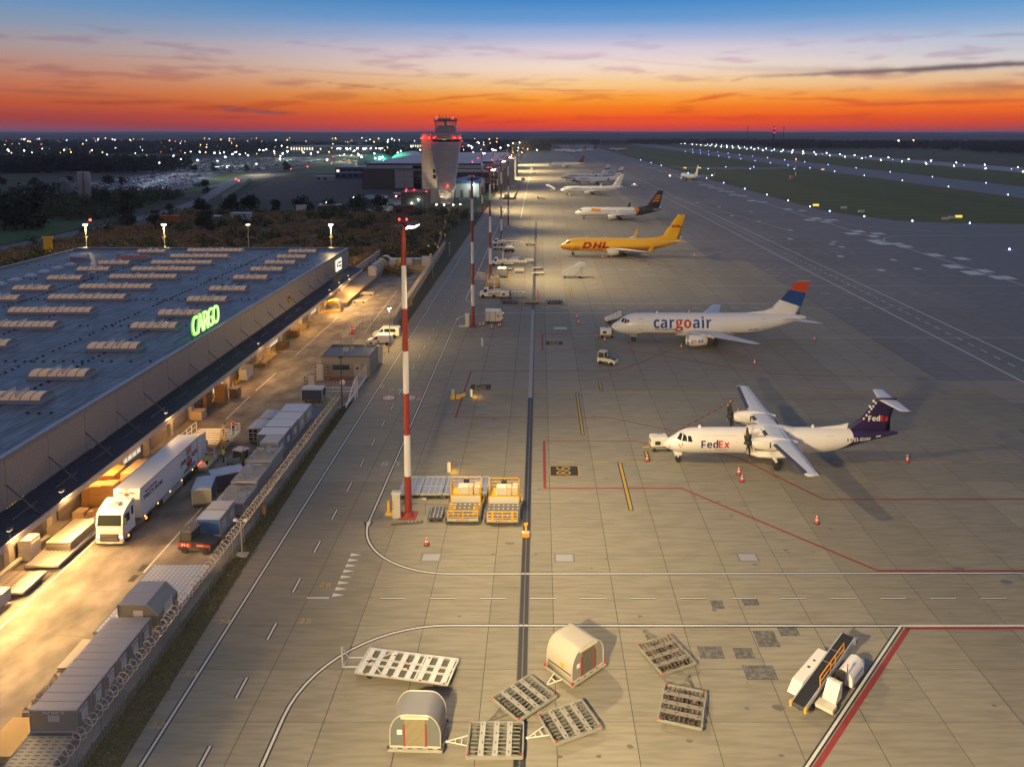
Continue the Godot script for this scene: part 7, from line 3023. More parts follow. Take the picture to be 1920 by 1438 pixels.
func lorry():
	var t := T("articulated_lorry","white articulated lorry with red half sun logo and rear doors open","lorry",V(-39.33,0,71.6))
	var wp := mt(0.76,0.75,0.73,0.35)
	var b := MB.new()
	b.b2(-1.27,1.15,-13.6,1.27,4.02,0,0.05)
	P(t,"trailer_box",b,wp)
	b = MB.new()
	for x in [-1.275,1.275]:
		b.b2(x-0.025,3.95,-13.6,x+0.025,4.05,0)
		b.b2(x-0.025,1.05,-13.6,x+0.025,1.2,0)
	b.b2(1.272,1.1,-12.6,1.29,4.0,-12.5)
	P(t,"edge_rail",b,mt(0.3,0.3,0.3,0.5))
	b = MB.new()
	b.b2(1.2,1.2,-14.8,1.28,3.95,-13.62)
	P(t,"rear_door",b,mt(0.6,0.62,0.64,0.4))
	b = MB.new()
	b.b2(-0.9,0.75,-13.4,0.9,1.1,-0.4)
	b.b2(-1.1,0.4,-9.0,1.1,0.95,-4.5)
	P(t,"trailer_chassis",b,mt(0.05,0.05,0.05,0.6))
	b = MB.new()
	b.b2(1.2,0.45,-8.8,1.25,0.95,-4.4)
	P(t,"side_guard",b,mt(0.55,0.55,0.55,0.4))
	for z in [-9.6,-10.9,-12.2]:
		for s in [-1,1]:
			var w := wheel(t,Vector3(s*1.02,0.5,z),0.5,0.36)
			w.rotation.y = PI/2
	for z in [-0.6,-3.2,-5.8,-8.4,-11.0]:
		b = MB.new()
		b.b2(1.29,1.0,z-0.07,1.32,1.1,z+0.07)
		P(t,"marker_light",b,glow(1.0,0.5,0.12,6.0))
	for q in [[1.24,-0.9],[1.24,2.4]]:
		b = MB.new()
		b.b2(q[0],0.62,q[1]-0.09,q[0]+0.06,0.78,q[1]+0.09)
		P(t,"side_lamp",b,glow(1.0,0.12,0.04,9.0))
	b = MB.new()
	for s in [-1,1]:
		b.b2(s*0.95-0.2,0.75,-13.75,s*0.95+0.2,0.95,-13.62)
	P(t,"tail_light",b,glow(1.0,0.05,0.02,6.0))
	# tractor unit
	b = MB.new().at(Transform3D(SB,Vector3.ZERO))
	b.prism(pv([1.05,0.95,3.2,0.95,3.28,1.2,3.26,1.95,3.02,3.0,2.6,3.35,1.4,3.75,1.05,3.75]),-1.22,1.22)
	P(t,"cab",b,wp)
	b = MB.new()
	b.quad(Vector3(-1.1,2.02,3.27),Vector3(1.1,2.02,3.27),Vector3(1.05,2.98,3.06),Vector3(-1.05,2.98,3.06))
	P(t,"windscreen",b,mt(0.02,0.028,0.025,0.06))
	b = MB.new()
	for s in [-1,1]:
		b.prism(pv([0,0,0.1,0,0.1,0.1]),0,0.001)
		b.x = Transform3D(SB,Vector3(1.228*s,0,0))
		b.prism(pv([1.95,2.05,3.0,2.0,2.86,2.85,1.95,2.85]),-0.006,0.006)
		b.prism(pv([1.3,2.3,1.65,2.3,1.65,3.1,1.3,3.1]),-0.006,0.006)
	P(t,"side_window",b,mt(0.02,0.025,0.025,0.08))
	b = MB.new()
	b.b2(-0.85,0.55,3.2,0.85,1.3,3.36,0.03)
	P(t,"grille",b,mt(0.04,0.04,0.042,0.5))
	for k in 4:
		b = MB.new()
		b.b2(-0.75,0.66+0.15*k,3.36,0.75,0.71+0.15*k,3.39)
		P(t,"grille_bar",b,mt(0.2,0.2,0.2,0.4,0.4))
	b = MB.new()
	b.b2(-1.22,0.35,3.0,1.22,0.6,3.34,0.04)
	b.b2(-1.24,0.6,2.7,-0.9,1.35,3.3,0.05)
	b.b2(0.9,0.6,2.7,1.24,1.35,3.3,0.05)
	P(t,"bumper",b,mt(0.5,0.48,0.44,0.4))
	for s in [-1,1]:
		b = MB.new()
		b.b2(s*1.05-0.14,0.95,3.3,s*1.05+0.14,1.12,3.34)
		P(t,"headlight",b,glow(1.0,0.97,0.9,5.0))
		b = MB.new()
		b.b2(s*1.38-0.09,2.0,2.9,s*1.38+0.09,2.7,3.05,0.03)
		P(t,"mirror",b,mt(0.08,0.08,0.08,0.5))
	b = MB.new()
	b.b2(-1.0,1.38,3.27,1.0,1.5,3.3)
	b.b2(-0.5,3.5,1.7,0.5,3.66,2.4,0.05)
	P(t,"trim",b,mt(0.45,0.44,0.42,0.4))
	b = MB.new()
	b.b2(-0.3,0.38,3.345,0.3,0.52,3.36)
	P(t,"number_plate",b,white_paint)
	b = MB.new()
	b.b2(-0.45,0.6,-3.0,0.45,0.95,2.9)
	b.b2(0.6,0.45,-0.9,1.2,1.0,0.9,0.06)
	b.b2(-1.2,0.45,-0.9,-0.6,1.0,0.9,0.06)
	P(t,"tractor_chassis",b,mt(0.09,0.09,0.09,0.5))
	for q in [[2.1,1.05],[-1.7,0.98]]:
		for s in [-1,1]:
			var w := wheel(t,Vector3(s*q[1],0.5,q[0]),0.5,0.34)
			w.rotation.y = PI/2
	# lettering and logo on the flank and above the cab
	var ink := mt(0.05,0.055,0.09,0.5)
	var lr := mt(0.42,0.045,0.02,0.5)
	var q := Vector3(0,PI/2,0)
	lettering(t,"JAN DE RIJK",0.46,Vector3(1.29,2.72,-10.4),q,ink,1.1)
	lettering(t,"LOGISTICS",0.36,Vector3(1.29,1.6,-10.4),q,ink,1.1)
	lettering(t,"THAT'S HOW.",0.42,Vector3(1.29,2.85,-2.5),q,ink,1.1)
	lettering(t,"WE DO TRUCKING",0.2,Vector3(1.29,3.32,-2.1),q,ink,1.0)
	lettering(t,"JAN DE RIJK",0.17,Vector3(0,3.86-0.22,0.02),Vector3.ZERO,ink,1.2)
	for e in [[Transform3D(Basis(Vector3.UP,PI/2),Vector3(1.285,2.72,-10.4)),1.0],[Transform3D(Basis.IDENTITY,Vector3(0,3.66,0.012)),0.36]]:
		b = MB.new()
		b.x = e[0]
		var s: float = e[1]
		var half := PackedVector2Array()
		for i in 13:
			var a := PI+PI*i/12.0
			half.append(Vector2(cos(a)*0.72,sin(a)*0.72-0.3)*s)
		b.prism(half,-0.003,0.006)
		P(t,"logo_half_disc",b,lr)
		for k in 4:
			b = MB.new()
			b.x = e[0]
			b.prism(PackedVector2Array([Vector2(-0.7,0.38+0.2*k)*s,Vector2(0.55,0.38+0.2*k)*s,Vector2(0.66,0.5+0.2*k)*s,Vector2(-0.55,0.5+0.2*k)*s]),-0.003,0.006)
			P(t,"logo_stripe",b,lr)

# people: one smooth skin over a posed skeleton --------------------------------
func person(label: String,at: Vector3,turn: float,bones: Array,vest: Color,top_y: float):
	# bones: [from, to, radius, radius, colour]; surface nets over their blended distance
	var lo := Vector3(1e9,1e9,1e9)
	var hi := -lo
	for q in bones:
		for i in 2:
			lo = lo.min(q[i]-Vector3.ONE*(q[2]+0.06))
			hi = hi.max(q[i]+Vector3.ONE*(q[2]+0.06))
	var cell := 0.026
	var n := Vector3i(((hi-lo)/cell).ceil())+Vector3i.ONE
	var f := PackedFloat32Array()
	f.resize(n.x*n.y*n.z)
	f.fill(1.0)
	for q in bones:
		var a: Vector3 = q[0]
		var d: Vector3 = q[1]-q[0]
		var r0: float = q[2]
		var r1: float = q[3]
		var rr := maxf(r0,r1)+0.07
		var l0 := Vector3i(((a.min(q[1])-Vector3.ONE*rr-lo)/cell).floor()).clamp(Vector3i.ZERO,n-Vector3i.ONE)
		var l1 := Vector3i(((a.max(q[1])+Vector3.ONE*rr-lo)/cell).ceil()).clamp(Vector3i.ZERO,n-Vector3i.ONE)
		var dd := maxf(d.length_squared(),1e-6)
		for z in range(l0.z,l1.z+1):
			for y in range(l0.y,l1.y+1):
				for x in range(l0.x,l1.x+1):
					var p := lo+Vector3(x,y,z)*cell-a
					var t := clampf(p.dot(d)/dd,0,1)
					var v := (p-d*t).length()-lerpf(r0,r1,t)
					var k := (z*n.y+y)*n.x+x
					var h := clampf(0.5+0.5*(f[k]-v)/0.03,0,1)
					f[k] = lerpf(f[k],v,h)-0.03*h*(1-h)
	var at_of := {}
	var b := MB.new()
	b.sm(1)
	var pt := func(x: int,y: int,z: int) -> Vector3:
		var key := Vector3i(x,y,z)
		if at_of.has(key):
			return at_of[key]
		var sum := Vector3.ZERO
		var cnt := 0
		for e in [[0,1],[2,3],[4,5],[6,7],[0,2],[1,3],[4,6],[5,7],[0,4],[1,5],[2,6],[3,7]]:
			var c0 := Vector3i(x+(e[0] & 1),y+(e[0] >> 1 & 1),z+(e[0] >> 2))
			var c1 := Vector3i(x+(e[1] & 1),y+(e[1] >> 1 & 1),z+(e[1] >> 2))
			var v0 := f[(c0.z*n.y+c0.y)*n.x+c0.x]
			var v1 := f[(c1.z*n.y+c1.y)*n.x+c1.x]
			if (v0 < 0) != (v1 < 0):
				sum += Vector3(c0).lerp(Vector3(c1),v0/(v0-v1))
				cnt += 1
		at_of[key] = lo+sum/maxf(cnt,1)*cell
		return at_of[key]
	var put := func(p: Array):
		var m: Vector3 = (p[0]+p[2])/2
		var best := 1e9
		for q in bones:
			var d: Vector3 = q[1]-q[0]
			var t := clampf((m-q[0]).dot(d)/maxf(d.length_squared(),1e-6),0,1)
			var v: float = (m-q[0]-d*t).length()-lerpf(q[2],q[3],t)
			if v < best:
				best = v
				b.c = q[4]
		b.quad(p[0],p[1],p[2],p[3])
	for z in range(1,n.z-1):
		for y in range(1,n.y-1):
			for x in range(1,n.x-1):
				var v := f[(z*n.y+y)*n.x+x] < 0
				if v != (f[(z*n.y+y)*n.x+x+1] < 0):
					var p := [pt.call(x,y-1,z-1),pt.call(x,y,z-1),pt.call(x,y,z),pt.call(x,y-1,z)]
					if not v:
						p.reverse()
					put.call(p)
				if v != (f[(z*n.y+y+1)*n.x+x] < 0):
					var p := [pt.call(x-1,y,z-1),pt.call(x-1,y,z),pt.call(x,y,z),pt.call(x,y,z-1)]
					if not v:
						p.reverse()
					put.call(p)
				if v != (f[((z+1)*n.y+y)*n.x+x] < 0):
					var p := [pt.call(x-1,y-1,z),pt.call(x,y-1,z),pt.call(x,y,z),pt.call(x-1,y,z)]
					if not v:
						p.reverse()
					put.call(p)
	# fingers and thumb, rooted in the palms
	for q in bones:
		if q.size() > 5:
			var dir: Vector3 = (q[1]-q[0]).normalized()
			var sd := dir.cross(Vector3(0,0,1) if absf(dir.z) < 0.8 else Vector3.UP).normalized()
			b.c = q[4]
			for k in 4:
				var r: Vector3 = q[1]+sd*(k-1.5)*0.02
				var mid: Vector3 = r+dir*(0.04-0.006*absf(k-1.3))
				b.tube(r,mid,0.01,0.009,6)
				b.tube(mid,mid+(dir+Vector3(0,0,0.5)).normalized()*0.035,0.009,0.007,6)
			b.tube(q[0]+sd*0.03,q[0]+sd*0.055+dir*0.05+Vector3(0,0,0.02),0.011,0.008,6)
	var t := P(self,"person",b,vcol(mt(1,1,0.999,0.8)))
	t.position = at
	t.rotation.y = turn
	tag(t,label,"person","yard workers")
	var hb := MB.new()
	hb.sm(2)
	var head: Vector3 = bones[0][1]
	hb.lathe([[0.113,0.02],[0.112,0.07],[0.08,0.115],[0.001,0.13]],head-Vector3(0,0.0,0.012),12)
	P(t,"hair",hb,mt(0.03,0.02,0.014,0.8))
	var ch: Vector3 = bones[1][1]
	var vb := MB.new()
	for y in [0.0,-0.2]:
		vb.lathe([[0.195,ch.y+y-0.03],[0.197,ch.y+y+0.03]],Vector3(ch.x*0.9,0,ch.z*(0.9 if y == 0.0 else 0.6)),14)
	P(t,"reflective_band",vb,mt(vest.r,vest.g,vest.b,0.3))

func skeleton(o: Dictionary) -> Array:
	var skin := Color(0.42,0.24,0.16)
	var top: Color = o.top
	var legs: Color = o.legs
	var lean: float = o.get("lean",0.0)
	var up := func(x: float,y: float,z: float) -> Vector3: return Vector3(x,0.95+(y-0.95)*cos(lean)-z*sin(lean),(y-0.95)*sin(lean)+z*cos(lean))
	var s: float = o.get("stride",0.0)
	var hands: Array = o.hands
	var out := [[up.call(0,1.5,0.0),up.call(0,1.69,0.02),0.06,0.1,skin],[Vector3(0,0.98,0),up.call(0,1.32,0),0.135,0.16,top],[up.call(-0.12,1.4,0),up.call(0.12,1.4,0),0.12,0.12,top],[up.call(0,1.62,0.06),up.call(0,1.64,0.125),0.03,0.016,skin]]
	for k in 2:
		var d := -1.0 if k == 0 else 1.0
		var sh: Vector3 = up.call(0.2*d,1.42,0)
		var hd: Vector3 = hands[k]
		var el := (sh+hd)/2+Vector3(0.07*d,-0.05,-0.05)
		var wr := el+(hd-el)*0.8
		out.append([sh,el,0.062,0.048,top])
		out.append([el,wr,0.047,0.034,top if o.get("sleeves",true) else skin])
		out.append([wr,hd,0.034,0.036,skin,1])
		var hip := Vector3(0.1*d,0.92,0)
		var an := Vector3(0.11*d,0.09,s*d)
		var kn := (hip+an)/2+Vector3(0,0,0.05+absf(s)*0.1)
		out.append([hip,kn,0.092,0.066,legs])
		out.append([kn,an,0.064,0.045,legs if o.get("trousers",true) else skin])
		out.append([an+Vector3(0,-0.035,-0.03),an+Vector3(0,-0.045,0.16),0.048,0.036,Color(0.02,0.02,0.02)])
	return out

func people():
	var hv := Color(0.5,0.75,0.05)
	var ora := Color(0.75,0.3,0.03)
	var dk := Color(0.035,0.04,0.06)
	var refl := Color(0.7,0.7,0.62)
	person("person in yellow vest and shorts walking away past the lorry rear",V(-37.6,0,85.2),PI,skeleton({"top": hv,"legs": dk,"stride": 0.2,"sleeves": false,"trousers": false,"hands": [Vector3(-0.3,0.85,0.14),Vector3(0.3,0.85,-0.12)]}),refl,1.8)
	person("person in yellow jacket and banded dark trousers standing beside loader ramp",V(-36.4,0,87.0),-0.9,skeleton({"top": hv,"legs": dk,"stride": 0.06,"hands": [Vector3(-0.27,0.84,0.06),Vector3(0.27,0.86,0.08)]}),refl,1.8)
	person("person in amber shirt leaning on rail of the white loader platform",V(-37.75,1.62,90.4),PI/2,skeleton({"top": ora,"legs": dk,"lean": 0.3,"hands": [Vector3(-0.2,1.1,0.52),Vector3(0.2,1.1,0.52)]}),refl,1.8)
	person("person in red orange vest behind rail of white loader platform",V(-36.95,1.62,91.5),-PI/2,skeleton({"top": Color(0.75,0.1,0.03),"legs": dk,"hands": [Vector3(-0.25,1.0,0.2),Vector3(0.22,1.05,0.28)]}),refl,1.8)

func van(label: String,x: float,z: float,l: float,h: float,stripe: bool,emblem: Material):
	# side on, nose to -x
	var t := T("delivery_van",label,"van",V(x,0,z),0,"vans behind the guard house")
	var k := l/2
	var o := pv([-k,0.4,k,0.4,k,h-0.15,k-0.2,h,-k+1.75,h,-k+0.95,1.12,-k+0.12,0.92])
	var b := MB.new()
	b.prism(o,-0.9,0.9)
	P(t,"body",b,mt(0.74,0.73,0.7,0.35))
	b = MB.new()
	for s in [-1,1]:
		b.prism(pv([-k+1.15,1.15,-k+2.0,1.15,-k+2.0,h-0.25,-k+1.8,h-0.22]),s*0.905-0.005,s*0.905+0.005)
		if stripe:
			b.prism(pv([-k+2.2,1.15,k-0.6,1.15,k-0.7,h-0.22,-k+2.2,h-0.22]),s*0.905-0.005,s*0.905+0.005)
	b.quad(Vector3(-k+0.98,1.16,0.8),Vector3(-k+0.98,1.16,-0.8),Vector3(-k+1.7,h-0.1,-0.72),Vector3(-k+1.7,h-0.1,0.72))
	P(t,"window",b,glass)
	b = MB.new()
	if stripe:
		b.prism(pv([-k+0.1,0.6,-k+2.4,0.75,-k+1.2,1.05]),0.9,0.912)
	else:
		b.b2(-k+1.95,0.55,0.9,-k+2.3,0.95,0.912)
	P(t,"emblem",b,emblem)
	b = MB.new()
	b.b2(-k-0.03,0.32,-0.88,-k+0.2,0.55,0.88)
	b.b2(-k+1.2,0.38,0.9,k-1.2,0.5,0.93)
	P(t,"bumper",b,mt(0.05,0.05,0.05,0.6))
	for s in [-1,1]:
		b = MB.new()
		b.b2(-k+0.03,0.72,s*0.7-0.15,-k+0.16,0.9,s*0.7+0.15)
		P(t,"headlight",b,mt(0.6,0.62,0.62,0.15))
	v_wheels(t,[-k+0.85,k-0.85],0.82,0.34,0.2)

func yard_things():
	rng.seed = 123
	fence("wire fence topped by razor coil between the yard and apron road",Vector2(-27.3,40),Vector2(-27.35,103.5),2.64,2.1,0)
	fence("pale sheet fence with outward arms north of the yard vans",Vector2(-28.2,148),Vector2(-30.6,250),2.55,2.3,1)
	fence("short wire fence across the yard behind two vans",Vector2(-34.0,148),Vector2(-28.4,148),1.85,2.1,0)
	fence("side wire fence with coil next to stop sign",Vector2(-34.6,134),Vector2(-34.0,148),2.3,2.1,0)
	fence("dark sheet fence across the meadow towards control tower",Vector2(-33.0,252),Vector2(-42.0,372),3.0,2.3,1,false)
	lorry()
	# black works tug and its train of trailers along the fence
	var t := tug("black and red tow tractor numbered 91-C drawing cargo trailers",-30.9,67.9,-8,mt(0.03,0.03,0.032,0.5),true)
	var b := MB.new()
	b.b2(-1.62,0.62,0.785,-0.4,1.0,0.8)
	b.b2(0.1,0.72,0.785,1.45,0.98,0.8)
	P(t,"red_panel",b,mt(0.5,0.03,0.02,0.45))
	lettering(t,"91-C",0.24,Vector3(-0.95,0.81,0.81),Vector3.ZERO,white_paint,1.1)
	lettering(t,"service",0.12,Vector3(0.5,0.86,0.81),Vector3.ZERO,white_paint,1.1)
	var blue := mt(0.02,0.1,0.36,0.5)
	var silver := mt(0.44,0.46,0.5,0.35,0.5)
	var roofw := mt(0.5,0.55,0.62,0.4)
	var netm := mt(0.36,0.36,0.36,0.6)
	bed("long low trailer train frame behind the black tow tractor",-31.9,-28.7,69.0,82.6,0.6,mt(0.08,0.085,0.1,0.5),false)
	uld("container with blue front door just behind black tow tractor",-31.75,-29.55,69.2,70.9,0.62,2.25,silver,roofw,0.0,"cargo_container",blue)
	uld("plain silver container second behind the black tow tractor",-31.6,-29.5,71.0,72.6,0.62,2.35,silver,mt(0.5,0.48,0.45,0.5))
	pallet_stack("netted pallet stack on trailer, nearer the black tow tractor",-31.8,-28.9,73.2,77.2,0.65,6,0.2,mt(0.3,0.32,0.36,0.4,0.4),netm,"pallet_stack",true)
	pallet_stack("netted pallet stack on trailer with orange straps on top",-31.8,-29.1,77.6,82.0,0.65,7,0.2,mt(0.3,0.32,0.36,0.4,0.4),netm,"pallet_stack",true)
	pallet_stack("caged netted pallet load behind the forklift",-32.2,-29.3,82.4,86.2,0.65,5,0.3,mt(0.32,0.33,0.34,0.5),netm,"pallet_stack",true)
	bed("low trailer frame under the row of silver containers",-33.2,-29.2,82.8,104.0,0.55,mt(0.1,0.11,0.14,0.5),false)
	uld("narrow grey container at head of the silver row",-32.0,-29.9,86.6,88.8,0.6,2.5,mt(0.3,0.31,0.33,0.5,0.3),mt(0.36,0.38,0.42,0.4))
	uld("silver container with white title strip, first wide one of silver row",-33.2,-29.9,89.0,91.2,0.6,2.5,mt(0.16,0.19,0.27,0.5,0.3),roofw)
	uld("silver container with red title strip, second wide one of silver row",-33.2,-29.9,91.5,93.9,0.6,2.5,mt(0.3,0.3,0.32,0.5,0.3),roofw)
	uld("slatted silver container, third wide one of silver row",-33.2,-29.9,94.3,96.7,0.6,2.4,mt(0.44,0.42,0.36,0.5),roofw)
	uld("slatted silver container, last of silver row before trailer end",-33.2,-29.9,97.0,99.8,0.6,2.4,mt(0.44,0.42,0.36,0.5),roofw)
	t = T("yellow_brakes","row of yellow brake levers along the container trailers","trailer levers",V(-29.1,0,88))
	for k in 6:
		b = MB.new()
		b.tube(Vector3(0,0.2,-2.6*k),Vector3(0.1,0.95,-2.6*k),0.06)
		P(t,"lever",b,yellow)
	var dn := mt(0.025,0.035,0.1,0.7)
	train_cart("blue curtained cart with open frame front in middle of yard",-34.5,93.4,0,1.7,2.1,2.8,mt(0.3,0.36,0.46,0.5),dn,mt(0.6,0.6,0.55,0.5),true)
	train_cart("blue curtained cart coupled behind the open fronted one",-34.4,96.8,0,1.7,2.1,2.8,mt(0.3,0.36,0.46,0.5),dn,dn)
	train_cart("white framed cart with grey end panel near the white line",-34.5,77.3,14,1.8,2.0,3.0,mt(0.4,0.46,0.55,0.4),mt(0.05,0.09,0.22,0.5),mt(0.3,0.3,0.24,0.6))
	train_cart("navy cart standing askew under a bulging pale roof",-33.5,80.6,-58,1.9,1.9,3.2,mt(0.4,0.47,0.58,0.4),dn,dn)
	train_cart("cart with navy tarpaulin sagging in front, near the barrier",-31.9,107.6,90,1.8,2.0,2.9,mt(0.5,0.55,0.55,0.5),dn,dn)
	t = tug("grey and white tow tractor with red beacon beside container row",-33.6,86.6,70,mt(0.4,0.4,0.4,0.5))
	# forklift
	t = T("forklift","black and yellow forklift with raised mast beside the netted loads","forklift",V(-33.3,0,82.6),0.25)
	b = MB.new()
	b.b2(-1.2,0.35,-0.55,0.6,1.05,0.55,0.08)
	P(t,"body",b,mt(0.35,0.2,0.02,0.5))
	b = MB.new()
	b.b2(-1.3,0.45,-0.5,-0.9,1.15,0.5,0.08)
	b.b2(-0.7,1.05,-0.3,-0.2,1.2,0.3)
	b.b2(-0.8,1.2,-0.3,-0.68,1.7,0.3)
	P(t,"counterweight",b,black)
	b = MB.new()
	for q in [[-0.9,-0.5],[-0.9,0.5],[0.5,-0.5],[0.5,0.5]]:
		b.tube(Vector3(q[0],1.0,q[1]),Vector3(q[0]*0.8,2.15,q[1]),0.045,0.045,5)
	b.b2(-0.85,2.13,-0.56,0.45,2.2,0.56)
	P(t,"roll_cage",b,mt(0.06,0.07,0.07,0.5))
	b = MB.new()
	for s in [-1,1]:
		b.b2(0.7,0.1,s*0.4-0.06,0.85,3.0,s*0.4+0.06)
	for y in [0.4,1.5,2.9]:
		b.b2(0.72,y,-0.4,0.82,y+0.1,0.4)
	P(t,"mast",b,mt(0.03,0.03,0.03,0.5))
	b = MB.new()
	for s in [-1,1]:
		b.b2(0.85,0.15,s*0.3-0.06,2.0,0.2,s*0.3+0.06)
	P(t,"fork",b,steel)
	v_wheels(t,[-0.8,0.4],0.5,0.32,0.24)
	# white loader with yellow ladder and the two on its platform
	t = T("container_loader","white container loader with yellow ladder at the lorry rear","loader",V(-39.6,0,90.0))
	b = MB.new()
	b.b2(-2.2,1.5,-3.0,2.0,1.68,2.4)
	P(t,"deck",b,mt(0.5,0.34,0.18,0.6))
	for k in 7:
		b = MB.new()
		b.tube(Vector3(-1.9,1.72,-2.6+0.75*k),Vector3(1.7,1.72,-2.6+0.75*k),0.08,0.08,6)
		P(t,"roller",b,mt(0.65,0.63,0.58,0.4))
	b = MB.new()
	for x in [-2.0,-1.0,0.0,1.0,1.9]:
		b.b2(x-0.07,0.1,2.3,x+0.07,1.5,2.42)
		b.b2(x-0.07,0.1,-2.9,x+0.07,1.5,-2.78)
	b.b2(-2.2,0.8,2.28,2.0,0.95,2.44)
	b.b2(-2.2,0.15,-3.0,2.0,0.4,2.44)
	P(t,"frame",b,mt(0.66,0.64,0.58,0.5))
	b = MB.new()
	rail_frame(b,[Vector3(-2.2,1.68,1.5),Vector3(-2.2,1.68,0.2),Vector3(-2.2,1.68,-1.1),Vector3(-2.2,1.68,-2.4)],1.1,0.05,2)
	P(t,"handrail",b,mt(0.7,0.7,0.66,0.4))
	b = MB.new()
	b.b2(2.0,1.5,-2.4,3.1,1.6,0.2)
	P(t,"platform",b,mt(0.6,0.58,0.5,0.5))
	b = MB.new()
	rail_frame(b,[Vector3(2.05,1.6,0.2),Vector3(3.1,1.6,0.2),Vector3(3.1,1.6,-1.1),Vector3(3.1,1.6,-2.4),Vector3(2.05,1.6,-2.4)],1.0,0.04,3)
	P(t,"platform_rail",b,mt(0.7,0.7,0.66,0.4))
	b = MB.new()
	for s in [-1,1]:
		b.tube(Vector3(2.2+0.2*s,0,0.9),Vector3(2.2+0.2*s,2.7,0.5),0.05)
	for k in 7:
		b.tube(Vector3(2.0,0.3+0.3*k,0.86-0.045*k),Vector3(2.4,0.3+0.3*k,0.86-0.045*k),0.035)
	P(t,"ladder",b,mt(0.72,0.45,0.02,0.5))
	b = MB.new()
	b.prism(pv([0.4,0.15,2.4,0.15,2.4,0.5,0.4,0.4]),2.5,5.8)
	P(t,"ramp",b,mt(0.45,0.42,0.36,0.5))
	for q in [[-0.8,2.5],[0.2,2.6]]:
		b = MB.new()
		b.path([Vector3(q[0],1.7,q[1]),Vector3(q[0]+0.3,1.95,q[1]),Vector3(q[0]+0.6,1.7,q[1])],0.07)
		P(t,"red_hose",b,red)
	for x in [-1.8,1.6]:
		for z in [-2.2,1.8]:
			wheel(t,Vector3(x,0.25,z),0.25,0.2)
	uld("wrapped load standing on the loader beyond the lorry doors",-40.8,-38.6,86.6,88.0,0.3,2.3,mt(0.2,0.2,0.18,0.6),mt(0.25,0.25,0.23,0.6))
	people()
	# stock along the dock wall
	var card := mt(0.5,0.29,0.1,0.75)
	var card2 := mt(0.58,0.42,0.24,0.75)
	bed("roller bed along the dock with board stack on it",-44.6,-41.7,64.4,73.8,0.5,mt(0.4,0.38,0.34,0.5,0.2))
	pallet_stack("pile of thin grey pallets with crumpled film on dock roller bed",-44.2,-42.0,66.8,71.2,0.55,7,0.11,mt(0.3,0.27,0.22,0.6),mt(0.58,0.5,0.4,0.6),"pallet_stack",false)
	bed("flat steel pallet on legs by wall, west of white line",-45.2,-42.0,60.2,63.4,0.6,mt(0.42,0.38,0.33,0.5),false)
	crate("film wrapped white bales on pallet, cut by the picture edge",-43.6,58.6,0.5,2.2,1.0,2.0,mt(0.62,0.55,0.48,0.5),3,"wrapped_load")
	crate("white boxes in leaning stack beside the wall windows",-45.4,66.4,0.13,1.2,1.9,1.3,mt(0.7,0.66,0.58,0.6),6)
	crate("wire caged goods behind the pile of thin pallets",-45.2,70.3,0.13,1.3,1.0,1.5,mt(0.26,0.24,0.2,0.7),4)
	crate("opened low carton with white foam sticking up",-44.9,73.4,0.13,1.1,0.9,1.1,card2,2)
	crate("low carton next to the opened one, orange base",-43.6,73.8,0.13,1.2,0.8,1.1,card,2)
	crate("tall front carton block on the corner nearest the lorry cab",-43.4,76.2,0.13,1.25,2.4,1.4,card,6)
	crate("tall middle carton block beside lorry cab",-44.7,76.4,0.13,1.2,2.2,1.4,card,5)
	crate("tall carton block against the wall beside lorry cab",-45.8,76.5,0.13,0.9,2.0,1.4,mt(0.42,0.22,0.07,0.75),8)
	crate("long carton stack with white strap behind the front blocks",-44.9,79.4,0.13,1.5,2.3,2.6,card,9)
	crate("pale topped long carton stack next to the trailer side",-43.1,80.6,0.13,1.5,2.2,3.6,card2,5)
	crate("upright carton with white label behind the lorry cab",-42.3,77.9,0.13,0.9,2.2,1.0,card,4)
	crate("wooden crate cage standing by wall under yellow sign",-45.2,100.7,0.1,1.5,1.1,1.5,mt(0.55,0.42,0.3,0.7),4,"crate")
	crate("stack of wooden pallets with orange base by the wall",-44.9,107.4,0.13,1.4,2.3,1.2,mt(0.45,0.24,0.09,0.8),12,"crate")
	crate("dark wire cage next to stack of wooden pallets",-43.6,109.2,0.1,1.2,1.3,1.2,mt(0.12,0.1,0.08,0.7),3,"crate")
	crate("brown leaning pallets against wall before the wooden stack",-46.0,105.3,0.1,0.5,1.9,1.6,mt(0.35,0.18,0.07,0.8),3,"crate")
	crate("white wrapped goods in shade under the canopy",-45.4,118.2,0.1,1.2,1.6,3.0,mt(0.5,0.52,0.5,0.4),3,"wrapped_load")
	crate("dark pallet trolley under the canopy past the bench",-45.1,134.5,0.1,1.6,0.9,2.6,mt(0.12,0.08,0.05,0.7),3,"crate")
	crate("brown cage trolley under canopy near orange lit wall",-45.4,142.6,0.1,1.4,1.3,1.8,mt(0.2,0.13,0.06,0.7),4,"crate")
	crate("cage trolley in the glow before arched cargo cover",-45.6,148.8,0.1,1.4,1.0,1.6,mt(0.3,0.22,0.1,0.7),3,"crate")
	t = T("bench","slatted bench with yellow legs by the warehouse wall","bench",V(-45.0,0,127.0))
	for k in 5:
		b = MB.new()
		b.b2(-0.5+0.22*k,0.5,-3.0,-0.34+0.22*k,0.56,3.0)
		P(t,"slat",b,mt(0.32,0.26,0.18,0.7))
	for z in [-2.6,0.0,2.6]:
		b = MB.new()
		b.b2(-0.5,0,z-0.06,-0.38,0.5,z+0.06)
		b.b2(0.5,0,z-0.06,0.62,0.5,z+0.06)
		P(t,"leg",b,yellow)
	# near the fence, bottom: containers on roller beds
	var gc := mt(0.34,0.33,0.31,0.4,0.5)
	var gr := mt(0.36,0.36,0.37,0.35,0.6)
